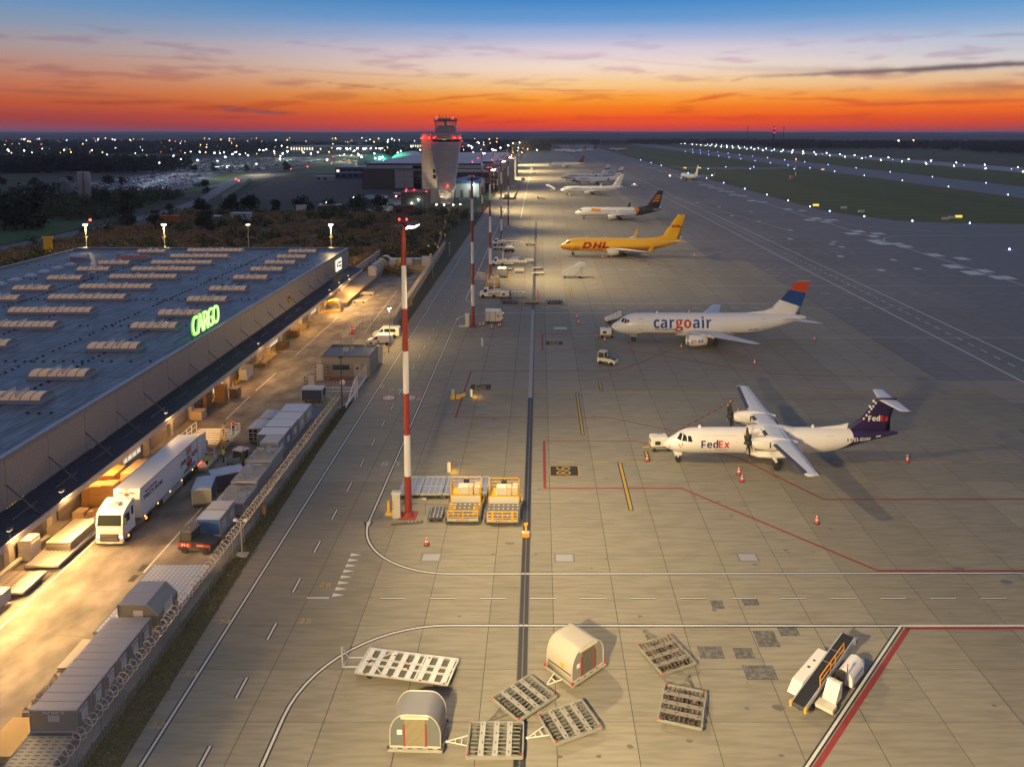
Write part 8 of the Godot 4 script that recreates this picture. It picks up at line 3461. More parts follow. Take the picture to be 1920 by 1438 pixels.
	bed("grey slotted roller bed in front of grey containers by fence",-31.6,-28.8,40.0,45.0,0.6,mt(0.3,0.31,0.28,0.5,0.2),false)
	bed("bluish roller bed with ball castors along fence behind tall container",-33.4,-28.4,55.2,64.4,0.58,mt(0.36,0.4,0.47,0.4,0.4))
	bed("low roller bed under row of grey containers",-31.8,-28.5,45.1,55.1,0.55,mt(0.12,0.12,0.13,0.5),false)
	var nth := ["first, with title DGF and paper label in front","second from the slotted bed","third from the slotted bed","fourth from the slotted bed","fifth from the slotted bed","sixth, against the tall chamfered container"]
	for k in 6:
		var c := uld("low grey metal container by razor fence, " + nth[k],-31.7,-28.75,45.25+1.57*k,46.78+1.57*k,0.58,2.1,gc,gr)
		lettering(c,"DGF 1943",0.14,Vector3(1.49,1.28,0.1),Vector3(0,PI/2,0),white_paint,1.0)
		if k == 0:
			lettering(c,"DGF 1942 TE",0.15,Vector3(0,1.36,0.76),Vector3.ZERO,mt(0.7,0.7,0.64,0.5),1.1)
	t = uld("tall grey container with chamfered top edge beside razor fence",-31.5,-28.5,55.2,58.3,0.6,2.75,mt(0.27,0.26,0.22,0.45,0.3),gr,0.85)
	lettering(t,"PLR 7254 CA",0.2,Vector3(1.52,0.75,0.1),Vector3(0,PI/2,0),white_paint,1.0)
	b = MB.new()
	b.b2(-1.35,0.25,1.54,1.1,0.42,1.56)
	P(t,"label_strip",b,mt(0.62,0.56,0.42,0.5))
	b = MB.new()
	b.b2(0.25,0.26,1.56,0.5,0.42,1.575)
	P(t,"yellow_label",b,yellow)
	pallet_stack("stack of steel pallets in gap west of grey containers",-33.5,-31.9,50.9,54.0,0.1,6,0.13,mt(0.3,0.28,0.25,0.5,0.3),mt(0.42,0.38,0.33,0.45,0.3))
	pallet_stack("netted low load with red straps west of grey containers",-33.4,-31.9,46.9,50.7,0.1,3,0.18,mt(0.3,0.2,0.15,0.7),mt(0.3,0.25,0.2,0.7),"pallet_stack",true)
	pallet_stack("yellow chipboard sheets with coil of net at the container corner",-33.8,-31.8,43.4,46.6,0.1,3,0.16,mt(0.5,0.35,0.12,0.8),tex(0.6,0.42,0.16,grain,Vector3(1.5,1.5,1.5),0.8),"pallet_stack",false)
	# guard house
	t = T("guard_house","grey flat roofed guard house with window strip and roof units","guard house",V(-30.1,0,121.8))
	b = MB.new()
	b.b2(-3.75,0,-3.2,3.75,3.1,3.2)
	P(t,"wall",b,mt(0.3,0.27,0.22,0.6))
	for k in 9:
		b = MB.new()
		b.b2(-3.74+0.835*k,2.15,3.2,-2.93+0.835*k,3.3,3.26)
		P(t,"cladding_panel",b,mt(0.36,0.33,0.27,0.6))
	b = MB.new()
	for q in [[-3.8,-3.3,3.8,-3.05],[-3.8,3.05,3.8,3.3],[-3.8,-3.05,-3.6,3.05],[3.6,-3.05,3.8,3.05]]:
		b.b2(q[0],3.1,q[1],q[2],3.42,q[3])
	P(t,"parapet",b,mt(0.18,0.18,0.19,0.5))
	b = MB.new()
	b.b2(-3.6,3.1,-3.05,3.6,3.14,3.05)
	P(t,"roof",b,mt(0.13,0.14,0.165,0.5))
	b = MB.new()
	b.b2(-2.0,1.1,3.2,0.6,1.9,3.23)
	P(t,"window",b,mt(0.04,0.07,0.06,0.1))
	b = MB.new()
	b.b2(-2.3,1.0,3.2,0.9,1.08,3.3)
	b.b2(-0.75,1.08,3.2,-0.68,1.92,3.27)
	P(t,"window_frame",b,mt(0.4,0.38,0.33,0.5))
	b = MB.new()
	b.b2(1.3,0.05,3.2,2.3,2.1,3.25)
	P(t,"door",b,mt(0.42,0.39,0.33,0.5))
	b = MB.new()
	b.lathe([[0.2,3.25],[0.2,3.28],[0.001,3.281]],Vector3(1.85,1.4,0),12,Vector3.BACK)
	P(t,"door_porthole",b,black)
	for q in [[-0.4,1.2,0.75],[0.5,0.4,0.5],[2.2,-0.8,0.4]]:
		b = MB.new()
		b.b2(q[0]-q[2]/2,3.5,q[1]-0.2,q[0]+q[2]/2,4.15-0.3*(0.75-q[2]),q[1]+0.2,0.03)
		b.b2(q[0]-q[2]/2,3.14,q[1]-0.15,q[0]-q[2]/2+0.06,3.5,q[1]+0.15)
		P(t,"roof_unit",b,mt(0.45,0.42,0.36,0.5))
	for q in [[-33.6,117.0,1.0,2.4],[-33.9,113.4,0.85,1.8],[-26.2,126.0,0.75,2.9]]:
		t = T("switch_cabinet",["tall white cabinet before guard house window","low white cabinet by the navy cart","grey cabinet behind the guard house corner"][0 if q[2] == 1.0 else (1 if q[2] == 0.85 else 2)],"cabinet",V(q[0],0,q[1]))
		b = MB.new()
		b.b2(-q[2]/2,0.15,-0.25,q[2]/2,q[3],0.25,0.02)
		P(t,"cabinet",b,mt(0.6,0.58,0.52,0.5))
		b = MB.new()
		b.b2(-q[2]/2-0.1,0,-0.35,q[2]/2+0.1,0.15,0.35)
		P(t,"plinth",b,mt(0.4,0.36,0.28,0.7))
	for q in [[-34.4,117.6,"west of the tall white cabinet"],[-32.6,117.6,"east of the tall white cabinet"],[-34.6,112.6,"just by the low cabinet"],[-25.9,131.5,"beside grey van cabinet"]]:
		t = T("striped_bollard","yellow and black banded bollard " + q[2],"bollard",V(q[0],0,q[1]),0,"banded bollards")
		for k in 8:
			b = MB.new()
			b.tube(Vector3(0,0.24*k,0),Vector3(0,0.24*k+0.24,0),0.1,0.1,8,k == 7)
			P(t,"band",b,black if k % 2 else yellow)
	t = T("sliding_gate","white sliding gate with stays and disc sign beside guard house","gate",V(-26.7,0,105.0))
	b = MB.new()
	b.path([Vector3(0,0,0),Vector3(0.5,3.0,-3.2),Vector3(0.5,0,-3.2)],0.08)
	b.path([Vector3(0.5,0,-4.4),Vector3(0.5,3.0,-4.4),Vector3(0.5,3.0,-3.2)],0.08)
	b.b2(-0.1,0.2,-13.0,0.1,0.45,0)
	P(t,"frame",b,mt(0.7,0.7,0.7,0.4))
	for k in 20:
		b = MB.new()
		b.tube(Vector3(0,0.4,-5.0-0.42*k),Vector3(0,2.4,-5.0-0.42*k),0.025,0.025,4)
		P(t,"bar",b,mt(0.6,0.6,0.6,0.4))
	b = MB.new()
	b.lathe([[0.001,0],[0.4,0.0],[0.4,0.04],[0.001,0.04]],Vector3(-1.2,2.6,-3.0),16,Vector3.BACK)
	P(t,"disc_sign",b,white_paint)
	b = MB.new()
	b.tube(Vector3(-1.2,0,-3.05),Vector3(-1.2,2.6,-3.05),0.04)
	P(t,"sign_post",b,steel)
	t = T("barrier_arm","white barrier arm lying across the gateway behind navy cart","barrier",V(-31.5,0,110.5))
	b = MB.new()
	b.tube(Vector3(0,1.0,0),Vector3(4.6,1.0,0),0.06)
	b.tube(Vector3(0,0.5,0),Vector3(4.6,0.5,0),0.04)
	P(t,"arm",b,white_paint)
	b = MB.new()
	for k in 4:
		b.tube(Vector3(1.5*k,0.2,0),Vector3(1.5*k,1.0,0),0.03)
	P(t,"drop_bar",b,mt(0.6,0.6,0.6,0.4))
	t = T("mesh_cages","nested green wire cage trolleys parked at the fence end","cage trolley",V(-28.9,0,104.6))
	for k in 5:
		b = MB.new()
		var z := 0.3*k
		b.path([Vector3(-0.8+0.3*k,0.1,z),Vector3(-0.8+0.3*k,1.9,z),Vector3(0.1+0.3*k,1.9,z),Vector3(0.1+0.3*k,0.1,z)],0.035)
		for j in 5:
			b.tube(Vector3(-0.8+0.3*k,0.2+0.38*j,z),Vector3(0.1+0.3*k,0.2+0.38*j,z),0.018,0.018,4)
		P(t,"cage_side",b,mt(0.26,0.32,0.2,0.5))
	t = T("stop_sign","red stop sign on post between the vans and yard","sign",V(-33.6,0,138.2))
	b = MB.new()
	b.tube(Vector3(0,0,0),Vector3(0,3.0,0),0.05)
	P(t,"post",b,steel)
	b = MB.new()
	b.lathe([[0.001,0],[0.45,0.0],[0.45,0.04],[0.001,0.04]],Vector3(0,2.7,0.05),8,Vector3.BACK)
	b.b2(-0.35,1.6,0.05,0.35,2.0,0.09)
	P(t,"sign_face",b,mt(0.55,0.02,0.02,0.5))
	lettering(t,"STOP",0.24,Vector3(0,2.7,0.095),Vector3.ZERO,white_paint)
	van("white van with small red emblem nearer the guard house",-28.6,137.4,4.5,1.85,false,mt(0.5,0.06,0.03,0.5))
	van("white passenger van with yellow flash behind the other van",-28.4,142.6,4.9,1.95,true,yellow)
	# lamp posts
	for q in [[-27.0,104.0,7.3,false,"tall dark lamp post with unlit square head at fence end"],[-26.6,136.4,6.9,true,"lit lamp post beside the white vans"]]:
		t = T("lamp_post",q[4],"lamp post",V(q[0],0,q[1]),0,"yard lamp posts")
		b = MB.new()
		b.tube(Vector3(0,0,0),Vector3(0,q[2],0),0.11,0.07,8)
		P(t,"pole",b,mt(0.06,0.06,0.06,0.5) if not q[3] else steel)
		b = MB.new()
		b.b2(-0.32,q[2],-0.25,0.32,q[2]+0.22,0.25,0.04)
		P(t,"head",b,black)
		b = MB.new()
		b.b2(-0.28,q[2]-0.05,-0.22,0.28,q[2]-0.005,0.22)
		P(t,"lamp_glass",b,glow(1.0,0.82,0.5,60.0) if q[3] else mt(0.3,0.3,0.3,0.3))
		if q[3]:
			omni("lamp_post_light",V(q[0]-0.1,q[2]-0.25,q[1]+0.0),Color(1.0,0.82,0.5),150.0,0.25)
	t = T("camera_pole","pole with twin cameras on a concrete foot outside razor fence","camera pole",V(-26.7,0,66.9))
	b = MB.new()
	b.tube(Vector3(0,0.1,0),Vector3(0,3.3,0),0.07,0.06,8)
	P(t,"pole",b,mt(0.36,0.35,0.32,0.5))
	b = MB.new()
	b.b2(-0.5,0,-0.35,0.5,0.16,0.35)
	P(t,"foot",b,mt(0.4,0.38,0.33,0.8))
	for s in [-1,1]:
		b = MB.new()
		b.tube(Vector3(0,3.2,0),Vector3(0.45*s,3.3,0),0.03)
		b.b2(0.45*s-0.2,3.25,-0.1,0.45*s+0.15,3.48,0.12,0.03)
		P(t,"camera",b,mt(0.7,0.7,0.66,0.4))
	for q in [[-27.15,73.9],[-27.9,168.0]]:
		t = T("call_box","orange box on the " + ("razor" if q[1] < 100 else "pale sheet") + " fence foot","box",V(q[0],0,q[1]))
		b = MB.new()
		b.b2(-0.16,0.35,-0.1,0.16,1.2,0.1,0.06)
		P(t,"box",b,mt(0.75,0.25,0.02,0.5))
		b = MB.new()
		b.tube(Vector3(0,0,0),Vector3(0,0.4,0),0.03)
		P(t,"post",b,steel)
	# raised dock at the far end with arched covers and white containers
	t = T("loading_dock","raised concrete dock with yellow edging along far warehouse wall","loading dock",V(-44.3,0,190))
	b = MB.new()
	b.b2(-2.2,0,-25,2.4,1.1,22)
	P(t,"dock_slab",b,mt(0.3,0.25,0.2,0.7))
	b = MB.new()
	b.b2(2.4,0.75,-8,2.5,1.05,22)
	b.b2(-2.2,0.75,22,2.4,1.05,22.1)
	P(t,"edge_strip",b,mt(0.65,0.36,0.03,0.5))
	b = MB.new()
	b.b2(-3.1,1.1,-40,-2.9,3.2,20)
	P(t,"dock_wall",b,mt(0.42,0.4,0.36,0.6))
	for q in [[-43.6,163.5,0.3,"yellow rimmed arched cargo cover open towards the viewer at dock end"],[-43.2,217.5,1.1,"yellow arched cargo cover with white side at the dock far end"]]:
		t = T("arched_cover",q[3],"cargo cover",V(q[0],q[2],q[1]),0,"arched cargo covers")
		var a0 := []
		b = MB.new()
		b.sm(3)
		for i in 11:
			var a := PI*i/10.0
			a0.append(Vector3(cos(a)*1.6,0.8+sin(a)*1.5,0))
		for i in 10:
			b.quad(a0[i]+Vector3(0,0,1.3),a0[i]-Vector3(0,0,1.3),a0[i+1]-Vector3(0,0,1.3),a0[i+1]+Vector3(0,0,1.3))
		P(t,"cover",b,mt(0.6,0.55,0.42,0.6))
		b = MB.new()
		for i in 10:
			b.tube(a0[i]+Vector3(0,0,1.32),a0[i+1]+Vector3(0,0,1.32),0.09,0.09,5)
		b.b2(-1.7,-0.2,1.2,1.7,0.1,1.6)
		P(t,"yellow_rim",b,mt(0.7,0.42,0.03,0.5))
		b = MB.new()
		b.b2(-1.7,0.0,-1.3,1.7,0.6,1.2)
		for s in [-1,1]:
			b.b2(s*1.6-0.05,0.0,-1.3,s*1.6+0.05,0.85,1.3)
		P(t,"base",b,mt(0.5,0.46,0.38,0.5))
	var wc := mt(0.6,0.58,0.52,0.5)
	for k in 4:
		t = uld("dome backed container with yellow net on far dock, " + ["nearest the yellow step","second from the step","third from the step","last before the arched cover"][k],-43.9,-41.9,198.5+3.9*k,200.6+3.9*k,1.12,3.4,wc if k == 0 else mt(0.36,0.35,0.33,0.5),roofw,0.7,"cargo_container",mt(0.5,0.4,0.12,0.7) if k else null)
	t = T("loading_stage","loading stage with yellow rails at the head of yard","loading stage",V(-36.2,0,214.0))
	b = MB.new()
	b.b2(-5.6,0,-3.5,5.4,1.1,3.5)
	P(t,"stage_slab",b,mt(0.3,0.28,0.24,0.7))
	b = MB.new()
	rail_frame(b,[Vector3(-5.5,1.1,3.4),Vector3(-3.3,1.1,3.4),Vector3(-1.1,1.1,3.4),Vector3(1.1,1.1,3.4),Vector3(3.3,1.1,3.4),Vector3(5.3,1.1,3.4)],1.0,0.07,2)
	b.b2(-5.6,0.8,3.5,5.4,1.1,3.6)
	P(t,"yellow_rail",b,mt(0.72,0.44,0.02,0.5))
	for k in 5:
		uld("container on loading stage, " + ["white with orange label at west end","yellow fronted","white in the middle","grey with dark front","tall white with orange label at east end"][k],-41.4+2.2*k,-39.5+2.2*k+(0.6 if k == 4 else 0.0),214.0,216.0,1.12,3.0+(0.5 if k == 4 else 0.0),wc,roofw,0.0,"cargo_container",mt(0.7,0.45,0.02,0.5) if k == 1 else (mt(0.2,0.2,0.2,0.5) if k == 3 else null))
	for q in [[-40.1,172.2,"closer to the arched cover"],[-40.2,180.2,"closer to the yellow step"]]:
		t = T("flat_dolly","pale open roller dolly on lit yard, " + q[2],"dolly",V(q[0],0,q[1]),0,"pale dollies on the lit yard")
		b = MB.new()
		for k in 5:
			b.b2(-1.5,0.4,-1.2+0.55*k,1.5,0.5,-1.05+0.55*k)
		b.b2(-1.5,0.3,-1.2,-1.4,0.5,1.2)
		b.b2(1.4,0.3,-1.2,1.5,0.5,1.2)
		b.b2(-0.05,0.3,-1.2,0.05,0.5,1.2)
		P(t,"frame",b,mt(0.5,0.44,0.36,0.5))
		v_wheels(t,[-1.0,1.0],0.9,0.2,0.18)
	# lamp boxes and posts along the far fence
	for q in [[-29.6,226.0,4.2],[-30.6,252.0,4.2],[-33.4,262.0,3.6],[-36.0,296.0,3.6],[-39.6,340.0,3.6],[-29.2,208.0,4.6]]:
		t = T("fence_lamp","yellow lamp box on thin post at fence, %d paces up the verge" % int(q[1]/4),"lamp",V(q[0],0,q[1]),0,"yellow lamps along the far fence")
		b = MB.new()
		b.tube(Vector3(0,0,0),Vector3(0,q[2],0),0.06)
		P(t,"post",b,steel)
		b = MB.new()
		b.b2(-0.28,q[2],-0.2,0.28,q[2]+0.85,0.2,0.05)
		P(t,"lamp_box",b,mt(0.75,0.48,0.03,0.5))
	for q in [[-28.0,203.0],[-27.6,238.0]]:
		t = T("apron_marker_post","thin white post with red base on verge " + ("nearer the yard" if q[1] < 220 else "farther from the yard"),"post",V(q[0],0,q[1]),0,"white posts on the verge")
		b = MB.new()
		b.tube(Vector3(0,0,0),Vector3(0,4.0,0),0.06)
		b.b2(-0.3,3.95,-0.06,0.3,4.1,0.06)
		P(t,"post",b,mt(0.5,0.5,0.48,0.5))
		b = MB.new()
		b.tube(Vector3(0,0,0),Vector3(0,0.9,0),0.16,0.16,8)
		P(t,"red_base",b,mt(0.5,0.1,0.06,0.6))
# beyond the yard -----------------------------------------------------------------
func crown_mesh(sd: int,h: float,r: float,n: int,leaf: float,c: Color,low := 0.25) -> ArrayMesh:
	# leaves in clumps through the volume of a crown, gaps between
	var g := RandomNumberGenerator.new()
	g.seed = sd
	var b := MB.new()
	var cl := []
	for k in 9:
		var a := g.randf()*TAU
		var y := g.randf_range(low,0.92)
		var rr := r*(1.0-absf(y-0.5)*1.1)*g.randf_range(0.3,0.85)
		cl.append([Vector3(cos(a)*rr,y*h,sin(a)*rr),r*g.randf_range(0.32,0.6)])
	for k in n:
		var q: Array = cl[g.randi() % 9]
		var d: Vector3 = Vector3(g.randfn(),g.randfn()*0.8,g.randfn()).normalized()*pow(g.randf(),0.4)*q[1]
		var p: Vector3 = q[0]+d
		var u := Vector3(g.randfn(),g.randfn(),g.randfn()).normalized()*leaf*g.randf_range(0.6,1.3)
		var v := u.cross(Vector3(g.randfn(),g.randfn(),g.randfn())).normalized()*leaf*0.7
		var f := g.randf_range(0.6,1.4)
		b.col(c.r*f,c.g*f,c.b*f)
		b.tri(p-u,p+v,p+u)
	return b.mesh()

func tree(label: String,x: float,z: float,h: float,r: float,c: Color,low := 0.25):
	var t := T("tree",label,"tree",V(x,0,z),0,"trees in the western fields")
	PM(t,"crown",crown_mesh(int(x*7+z),h,r,700,r*0.16,c,low),vcol(mt(1,0.999,1,0.9)))
	var b := MB.new()
	b.tube(Vector3.ZERO,Vector3(0.1,h*0.75,0),0.03*h,0.008*h,6)
	for k in 4:
		b.tube(Vector3(0.05,h*(0.25+0.1*k),0),Vector3(cos(k*2.0)*r*0.6,h*(0.5+0.1*k),sin(k*2.0)*r*0.6),0.01*h,0.004*h,4)
	P(t,"trunk",b,mt(0.05,0.04,0.03,0.9))

func scatter(called: String,me: Mesh,m: Material,list: Array) -> MultiMeshInstance3D:
	# list of [x, y, z forward, scale, turn]
	var mm := MultiMesh.new()
	mm.transform_format = MultiMesh.TRANSFORM_3D
	mm.mesh = me
	mm.instance_count = list.size()
	for i in list.size():
		var q: Array = list[i]
		var s: Vector3 = q[3] if q[3] is Vector3 else Vector3.ONE*q[3]
		mm.set_instance_transform(i,Transform3D(Basis(Vector3.UP,q[4]).scaled_local(s),V(q[0],q[1],q[2])))
	var o := MultiMeshInstance3D.new()
	o.name = called
	o.multimesh = mm
	o.material_override = m
	add_child(o,true)
	o.set_meta("kind","stuff")
	return o

func lights(called: String,label: String,group: String,m: Material,s: float,where: Array,y := 0.3):
	# one small glowing lamp for each place
	var b := MB.new()
	b.lathe([[0.001,-s*0.5],[s*0.5,-s*0.2],[s*0.5,s*0.2],[0.001,s*0.5]],Vector3.ZERO,6)
	var src := TM(called,label,"light",b,m,V(where[0][0],y,where[0][1]),group)
	for i in range(1,where.size()):
		D(src,V(where[i][0],y,where[i][1]),0,label,group)

func house(called: String,label: String,cat: String,x: float,z: float,w: float,d: float,h: float,m: Material,roof: Material,lit := 0,turn := 0.0) -> Node3D:
	var t := T(called,label,cat,V(x,0,z),turn)
	var b := MB.new()
	b.b2(-w/2,0,-d,w/2,h,0)
	P(t,"wall",b,m)
	b = MB.new()
	b.b2(-w/2-0.3,h,-d-0.3,w/2+0.3,h+0.4,0.3)
	P(t,"roof",b,roof)
	for k in int(w/5.0):
		b = MB.new()
		var xx := -w/2+2.5+5.0*k
		b.b2(xx-1.2,h*0.3,0,xx+1.2,h*0.75,0.06)
		P(t,"window",b,glow(1.0,0.85,0.55,1.6) if k < lit else mt(0.03,0.035,0.045,0.15))
	return t

func car_mesh(c: Color) -> ArrayMesh:
	var b := MB.new()
	b.c = c
	b.prism(pv([-2.1,0.3,2.1,0.3,2.15,0.8,1.9,0.98,-1.2,0.98,-2.1,0.8]),-0.85,0.85)
	b.col(0.02,0.022,0.026)
	b.prism(pv([-1.2,0.98,1.8,0.98,1.3,1.4,-0.5,1.4]),-0.78,0.78)
	for x in [-1.35,1.35]:
		for s in [-1,1]:
			b.tube(Vector3(x,0.3,0.7*s),Vector3(x,0.3,0.88*s),0.31,0.31,8)
	b.c = c
	b.prism(pv([-0.5,1.39,1.3,1.39,1.2,1.46,-0.35,1.46]),-0.74,0.74)
	return b.mesh()

func far_field():
	var asph := mt(0.12,0.125,0.145,0.75)
	# winding road through the fields, its verge wall, dirt lots
	var b := MB.new()
	b.line([Vector2(-176,200),Vector2(-174,278),Vector2(-175,335),Vector2(-178,380),Vector2(-187,430),Vector2(-203,490),Vector2(-226,570),Vector2(-246,640),Vector2(-262,740),Vector2(-246,950),Vector2(-262,1250),Vector2(-300,1700)],8.0,0.02)
	b.line([Vector2(-140,300),Vector2(-150,318),Vector2(-178,322)],5.0,0.016)
	b.line([Vector2(-92,204),Vector2(-112,224),Vector2(-122,250)],3.0,0.016)
	S("road",b,asph)
	b = MB.new()
	b.line([Vector2(-228,745),Vector2(-150,735),Vector2(-60,800)],6.0,0.01)
	b.rect(-98,362,-62,445,0.01)
	b.rect(-345,490,-224,724,0.006)
	b.rect(-470,730,-275,1150,0.006)
	b.rect(-620,790,-480,830,0.006)
	b.rect(-900,1000,-640,1350,0.006)
	b.rect(-330,990,-120,1130,0.006)
	b.line([Vector2(-62,372),Vector2(-27,372)],3.5,0.04)
	S("car_park_paving",b,mt(0.15,0.15,0.16,0.8))
	b = MB.new()
	b.flat(pv([-172,440,-66,420,-100,640,-215,640]),0.0)
	S("dirt_lot",b,tex(0.085,0.075,0.065,blotch,Vector3(0.03,0.03,0.03),0.95))
	b = MB.new()
	b.flat(pv([-170,203,-34,203,-34,365,-60,362,-170,362]),0.0)
	S("meadow",b,tex(0.17,0.13,0.065,blotch,Vector3(0.02,0.02,0.03),0.95))
	b = MB.new()
	b.flat(pv([-183,200,-181,330,-260,330,-330,260,-330,200]),0.0)
	b.flat(pv([-232,500,-222,500,-262,720,-292,720]),0.012)
	b.rect(-230,750,-150,830,0.004)
	S("grass_field",b,tex(0.07,0.13,0.025,blotch,Vector3(0.03,0.03,0.05),0.95))
	b = MB.new()
	b.flat(pv([-62,368,-30,374,-27.5,374,-26.8,500,-40,500,-46,395]),0.028)
	S("lawn",b,tex(0.1,0.15,0.025,blotch,Vector3(0.05,0.05,0.05),0.95))
	var t := T("retaining_wall","long pale retaining wall along the winding road","wall",V(-182,0,440))
	b = MB.new()
	var p0 := Vector2(0,0)
	var d: Vector2 = Vector2(-44,164)/164.0
	for k in 16:
		b = MB.new()
		b.x = Transform3D(Basis(Vector3.UP,atan2(d.y,d.x)-0.0),V(4.0+d.x*10.2*k,1.4,d.y*10.2*k))
		b.box(Vector3.ZERO,Vector3(10.2,2.8,0.5))
		P(t,"wall_panel",b,mt(0.2,0.2,0.2,0.8))
	# rough growth and bushes of the meadow
	rng.seed = 404
	var reeds := []
	for k in 5200:
		var z := rng.randf_range(206,366)
		var x := rng.randf_range(-168,-36)
		if noise2(x*2.0,z) > -0.12:
			reeds.append([x,0.0,z,rng.randf_range(0.6,1.5),rng.randf()*TAU])
	scatter("reeds",crown_mesh(5,1.1,1.3,60,0.4,Color(0.26,0.18,0.09),0.0),vcol(mt(1,1,0.998,0.9)),reeds)
	var bush := []
	for k in 900:
		var z := rng.randf_range(203,372)
		var x := rng.randf_range(-176,-33)
		if noise2(x+300.0,z*1.5) > 0.1 or (z > 345 and k % 2 == 0) or (z < 232 and k % 3 == 0):
			bush.append([x,0.0,z,Vector3(1,rng.randf_range(0.6,1.1),1)*rng.randf_range(0.7,2.0),rng.randf()*TAU])
	for k in 700:
		var z := rng.randf_range(335,480)
		bush.append([rng.randf_range(-330,-190)-(z-335)*0.15,0.0,z,rng.randf_range(0.8,2.4),rng.randf()*TAU])
	scatter("bushes",crown_mesh(6,2.0,1.7,90,0.4,Color(0.06,0.08,0.028),0.1),vcol(mt(1,0.998,1,0.9)),bush)

func noise2(x: float,z: float) -> float:
	return n1.get_noise_2d(x,z)

func west_field():
	var dk := Color(0.028,0.042,0.016)
	var nth := ["tall dark tree beside the bend of road","dark pointed conifer by the lorry yard","round bush tree at the meadow edge","slim conifer before the low caravans","broad tree at west edge of picture","second broad tree at west edge","third broad tree at west edge","low tree beside silo heaps","tree in front of concrete plant","lone tree by the car park rows"]
	var at := [[-166,316,14,5.0],[-143,290,9,2.6],[-128,300,7,4.0],[-156,330,8,2.4],[-202,306,15,9],[-214,318,14,9],[-226,300,13,8],[-224,398,9,6],[-258,410,10,7],[-206,480,8,4]]
	for i in at.size():
		tree(nth[i],at[i][0],at[i][1],at[i][2],at[i][3],dk,0.12)
	rng.seed = 15
	for i in 22:
		tree("dark tree of the row %s" % ("north of the meadow" if i < 8 else ("behind the silo plant" if i < 15 else "beyond the car rows")),(-160.0+12*i) if i < 8 else ((-420.0+22*(i-8)) if i < 15 else (-420.0+28*(i-15))),(372.0+rng.randf_range(-6,6)) if i < 8 else ((560.0+rng.randf_range(-20,40)) if i < 15 else (760.0+rng.randf_range(-15,25))),rng.randf_range(5,9),rng.randf_range(3,6),dk,0.1)
	# concrete plant
	var t := T("silo_plant","concrete plant with twin pale silos and mixer tower","silos",V(-248.5,0,428))
	for s in [-1,1]:
		var b := MB.new()
		b.tube(Vector3(1.75*s,3.0,0),Vector3(1.75*s,16.2,0),1.6,1.6,18)
		b.tube(Vector3(1.75*s,1.4,0),Vector3(1.75*s,3.0,0),0.4,1.6,18)
		P(t,"silo",b,mt(0.42,0.43,0.46,0.45,0.3))
		b = MB.new()
		for q in [[-1,-1],[1,-1],[1,1],[-1,1]]:
			b.tube(Vector3(1.75*s+q[0]*1.2,0,q[1]*1.2),Vector3(1.75*s+q[0]*1.2,3.4,q[1]*1.2),0.14)
		P(t,"leg",b,steel)
	var b := MB.new()
	b.b2(-25,3,-20,-18,10,-14)
	b.tube(Vector3(-21.5,10,-17),Vector3(-21.5,12,-17),2.5,1.4,12)
	b.tube(Vector3(-17,8,-15),Vector3(-3,2.5,-3),0.5)
	b.b2(-24,0,-19,-19,3,-15)
	P(t,"mixer_tower",b,mt(0.14,0.15,0.17,0.6))
	b = MB.new()
	b.b2(-46,1.0,-14,-28,4.4,-9)
	P(t,"pale_hopper",b,mt(0.4,0.38,0.36,0.6))  # paler than the mixer tower
	for q in [[-251,404,8,3.2],[-300,450,14,3.5],[-222,408,9,3.0],[-276,420,11,3.0],[-318,500,12,4]]:
		b = MB.new()
		b.lathe([[q[2],0],[q[2]*0.72,q[3]*0.4],[q[2]*0.25,q[3]*0.9],[0.001,q[3]]],Vector3.ZERO,14)
		TM("gravel_heap","dark gravel heap at the silo plant, %d metres high, base %d wide" % [int(q[3]),int(q[2]*2)],"heap",b,tex(0.055,0.05,0.046,grain,Vector3(0.3,0.3,0.3),0.95),V(q[0],0,q[1]),"gravel heaps")
	# lamp posts behind the warehouse
	var names := ["lit lamp post behind far roof edge, first from the west corner","lit lamp post behind far roof edge, second from the west corner","unlit lamp post behind far roof edge","lit lamp post behind far roof edge, next to wall sign"]
	for i in 4:
		var x: float = [-125.2,-103.6,-80.4,-57.6][i]
		t = T("lamp_post",names[i],"lamp post",V(x,0,215),0,"lamp posts behind the warehouse")
		b = MB.new()
		b.tube(Vector3.ZERO,Vector3(0,12.3,0),0.14,0.09,8)
		b.tube(Vector3(-0.5,9.0,0),Vector3(0.5,9.0,0),0.08)
		P(t,"pole",b,mt(0.5,0.48,0.42,0.5))
		b = MB.new()
		b.b2(-0.5,12.2,-0.3,0.5,12.5,0.3,0.05)
		P(t,"lamp_head",b,glow(1.0,0.86,0.5,40.0 if i != 2 else 4.0))
		if i != 2:
			omni("lamp_post_light",V(x,11.8,214.4),Color(1.0,0.82,0.5),130.0,0.3)
	# small buildings and vehicles
	house("dark_hall","dark hall with one lit end beyond dirt lot","building",-162,676,28,40,7.2,mt(0.06,0.06,0.07,0.6),mt(0.2,0.2,0.24,0.5),1)
	house("container_row","row of blue site containers beyond dirt lot","site cabin",-150,640,34,5,4.6,mt(0.04,0.07,0.16,0.6),mt(0.3,0.34,0.42,0.5))
	house("site_cabin","pale site cabin by dirt lot","site cabin",-166,606,14,5,3.4,mt(0.3,0.31,0.34,0.6),mt(0.4,0.42,0.46,0.5))
	house("caravan","green caravan beside lorry yard","caravan",-136,322,7,3,3.0,mt(0.1,0.14,0.13,0.6),mt(0.4,0.42,0.44,0.5))
	house("caravan","white caravan beyond green one","caravan",-128,334,8,3,3.0,mt(0.4,0.4,0.42,0.6),mt(0.5,0.5,0.52,0.5))
	house("site_lorry","orange and red lorry parked by bend of road","lorry",-154,322,9,2.6,3.0,mt(0.45,0.14,0.02,0.6),mt(0.3,0.06,0.03,0.5))
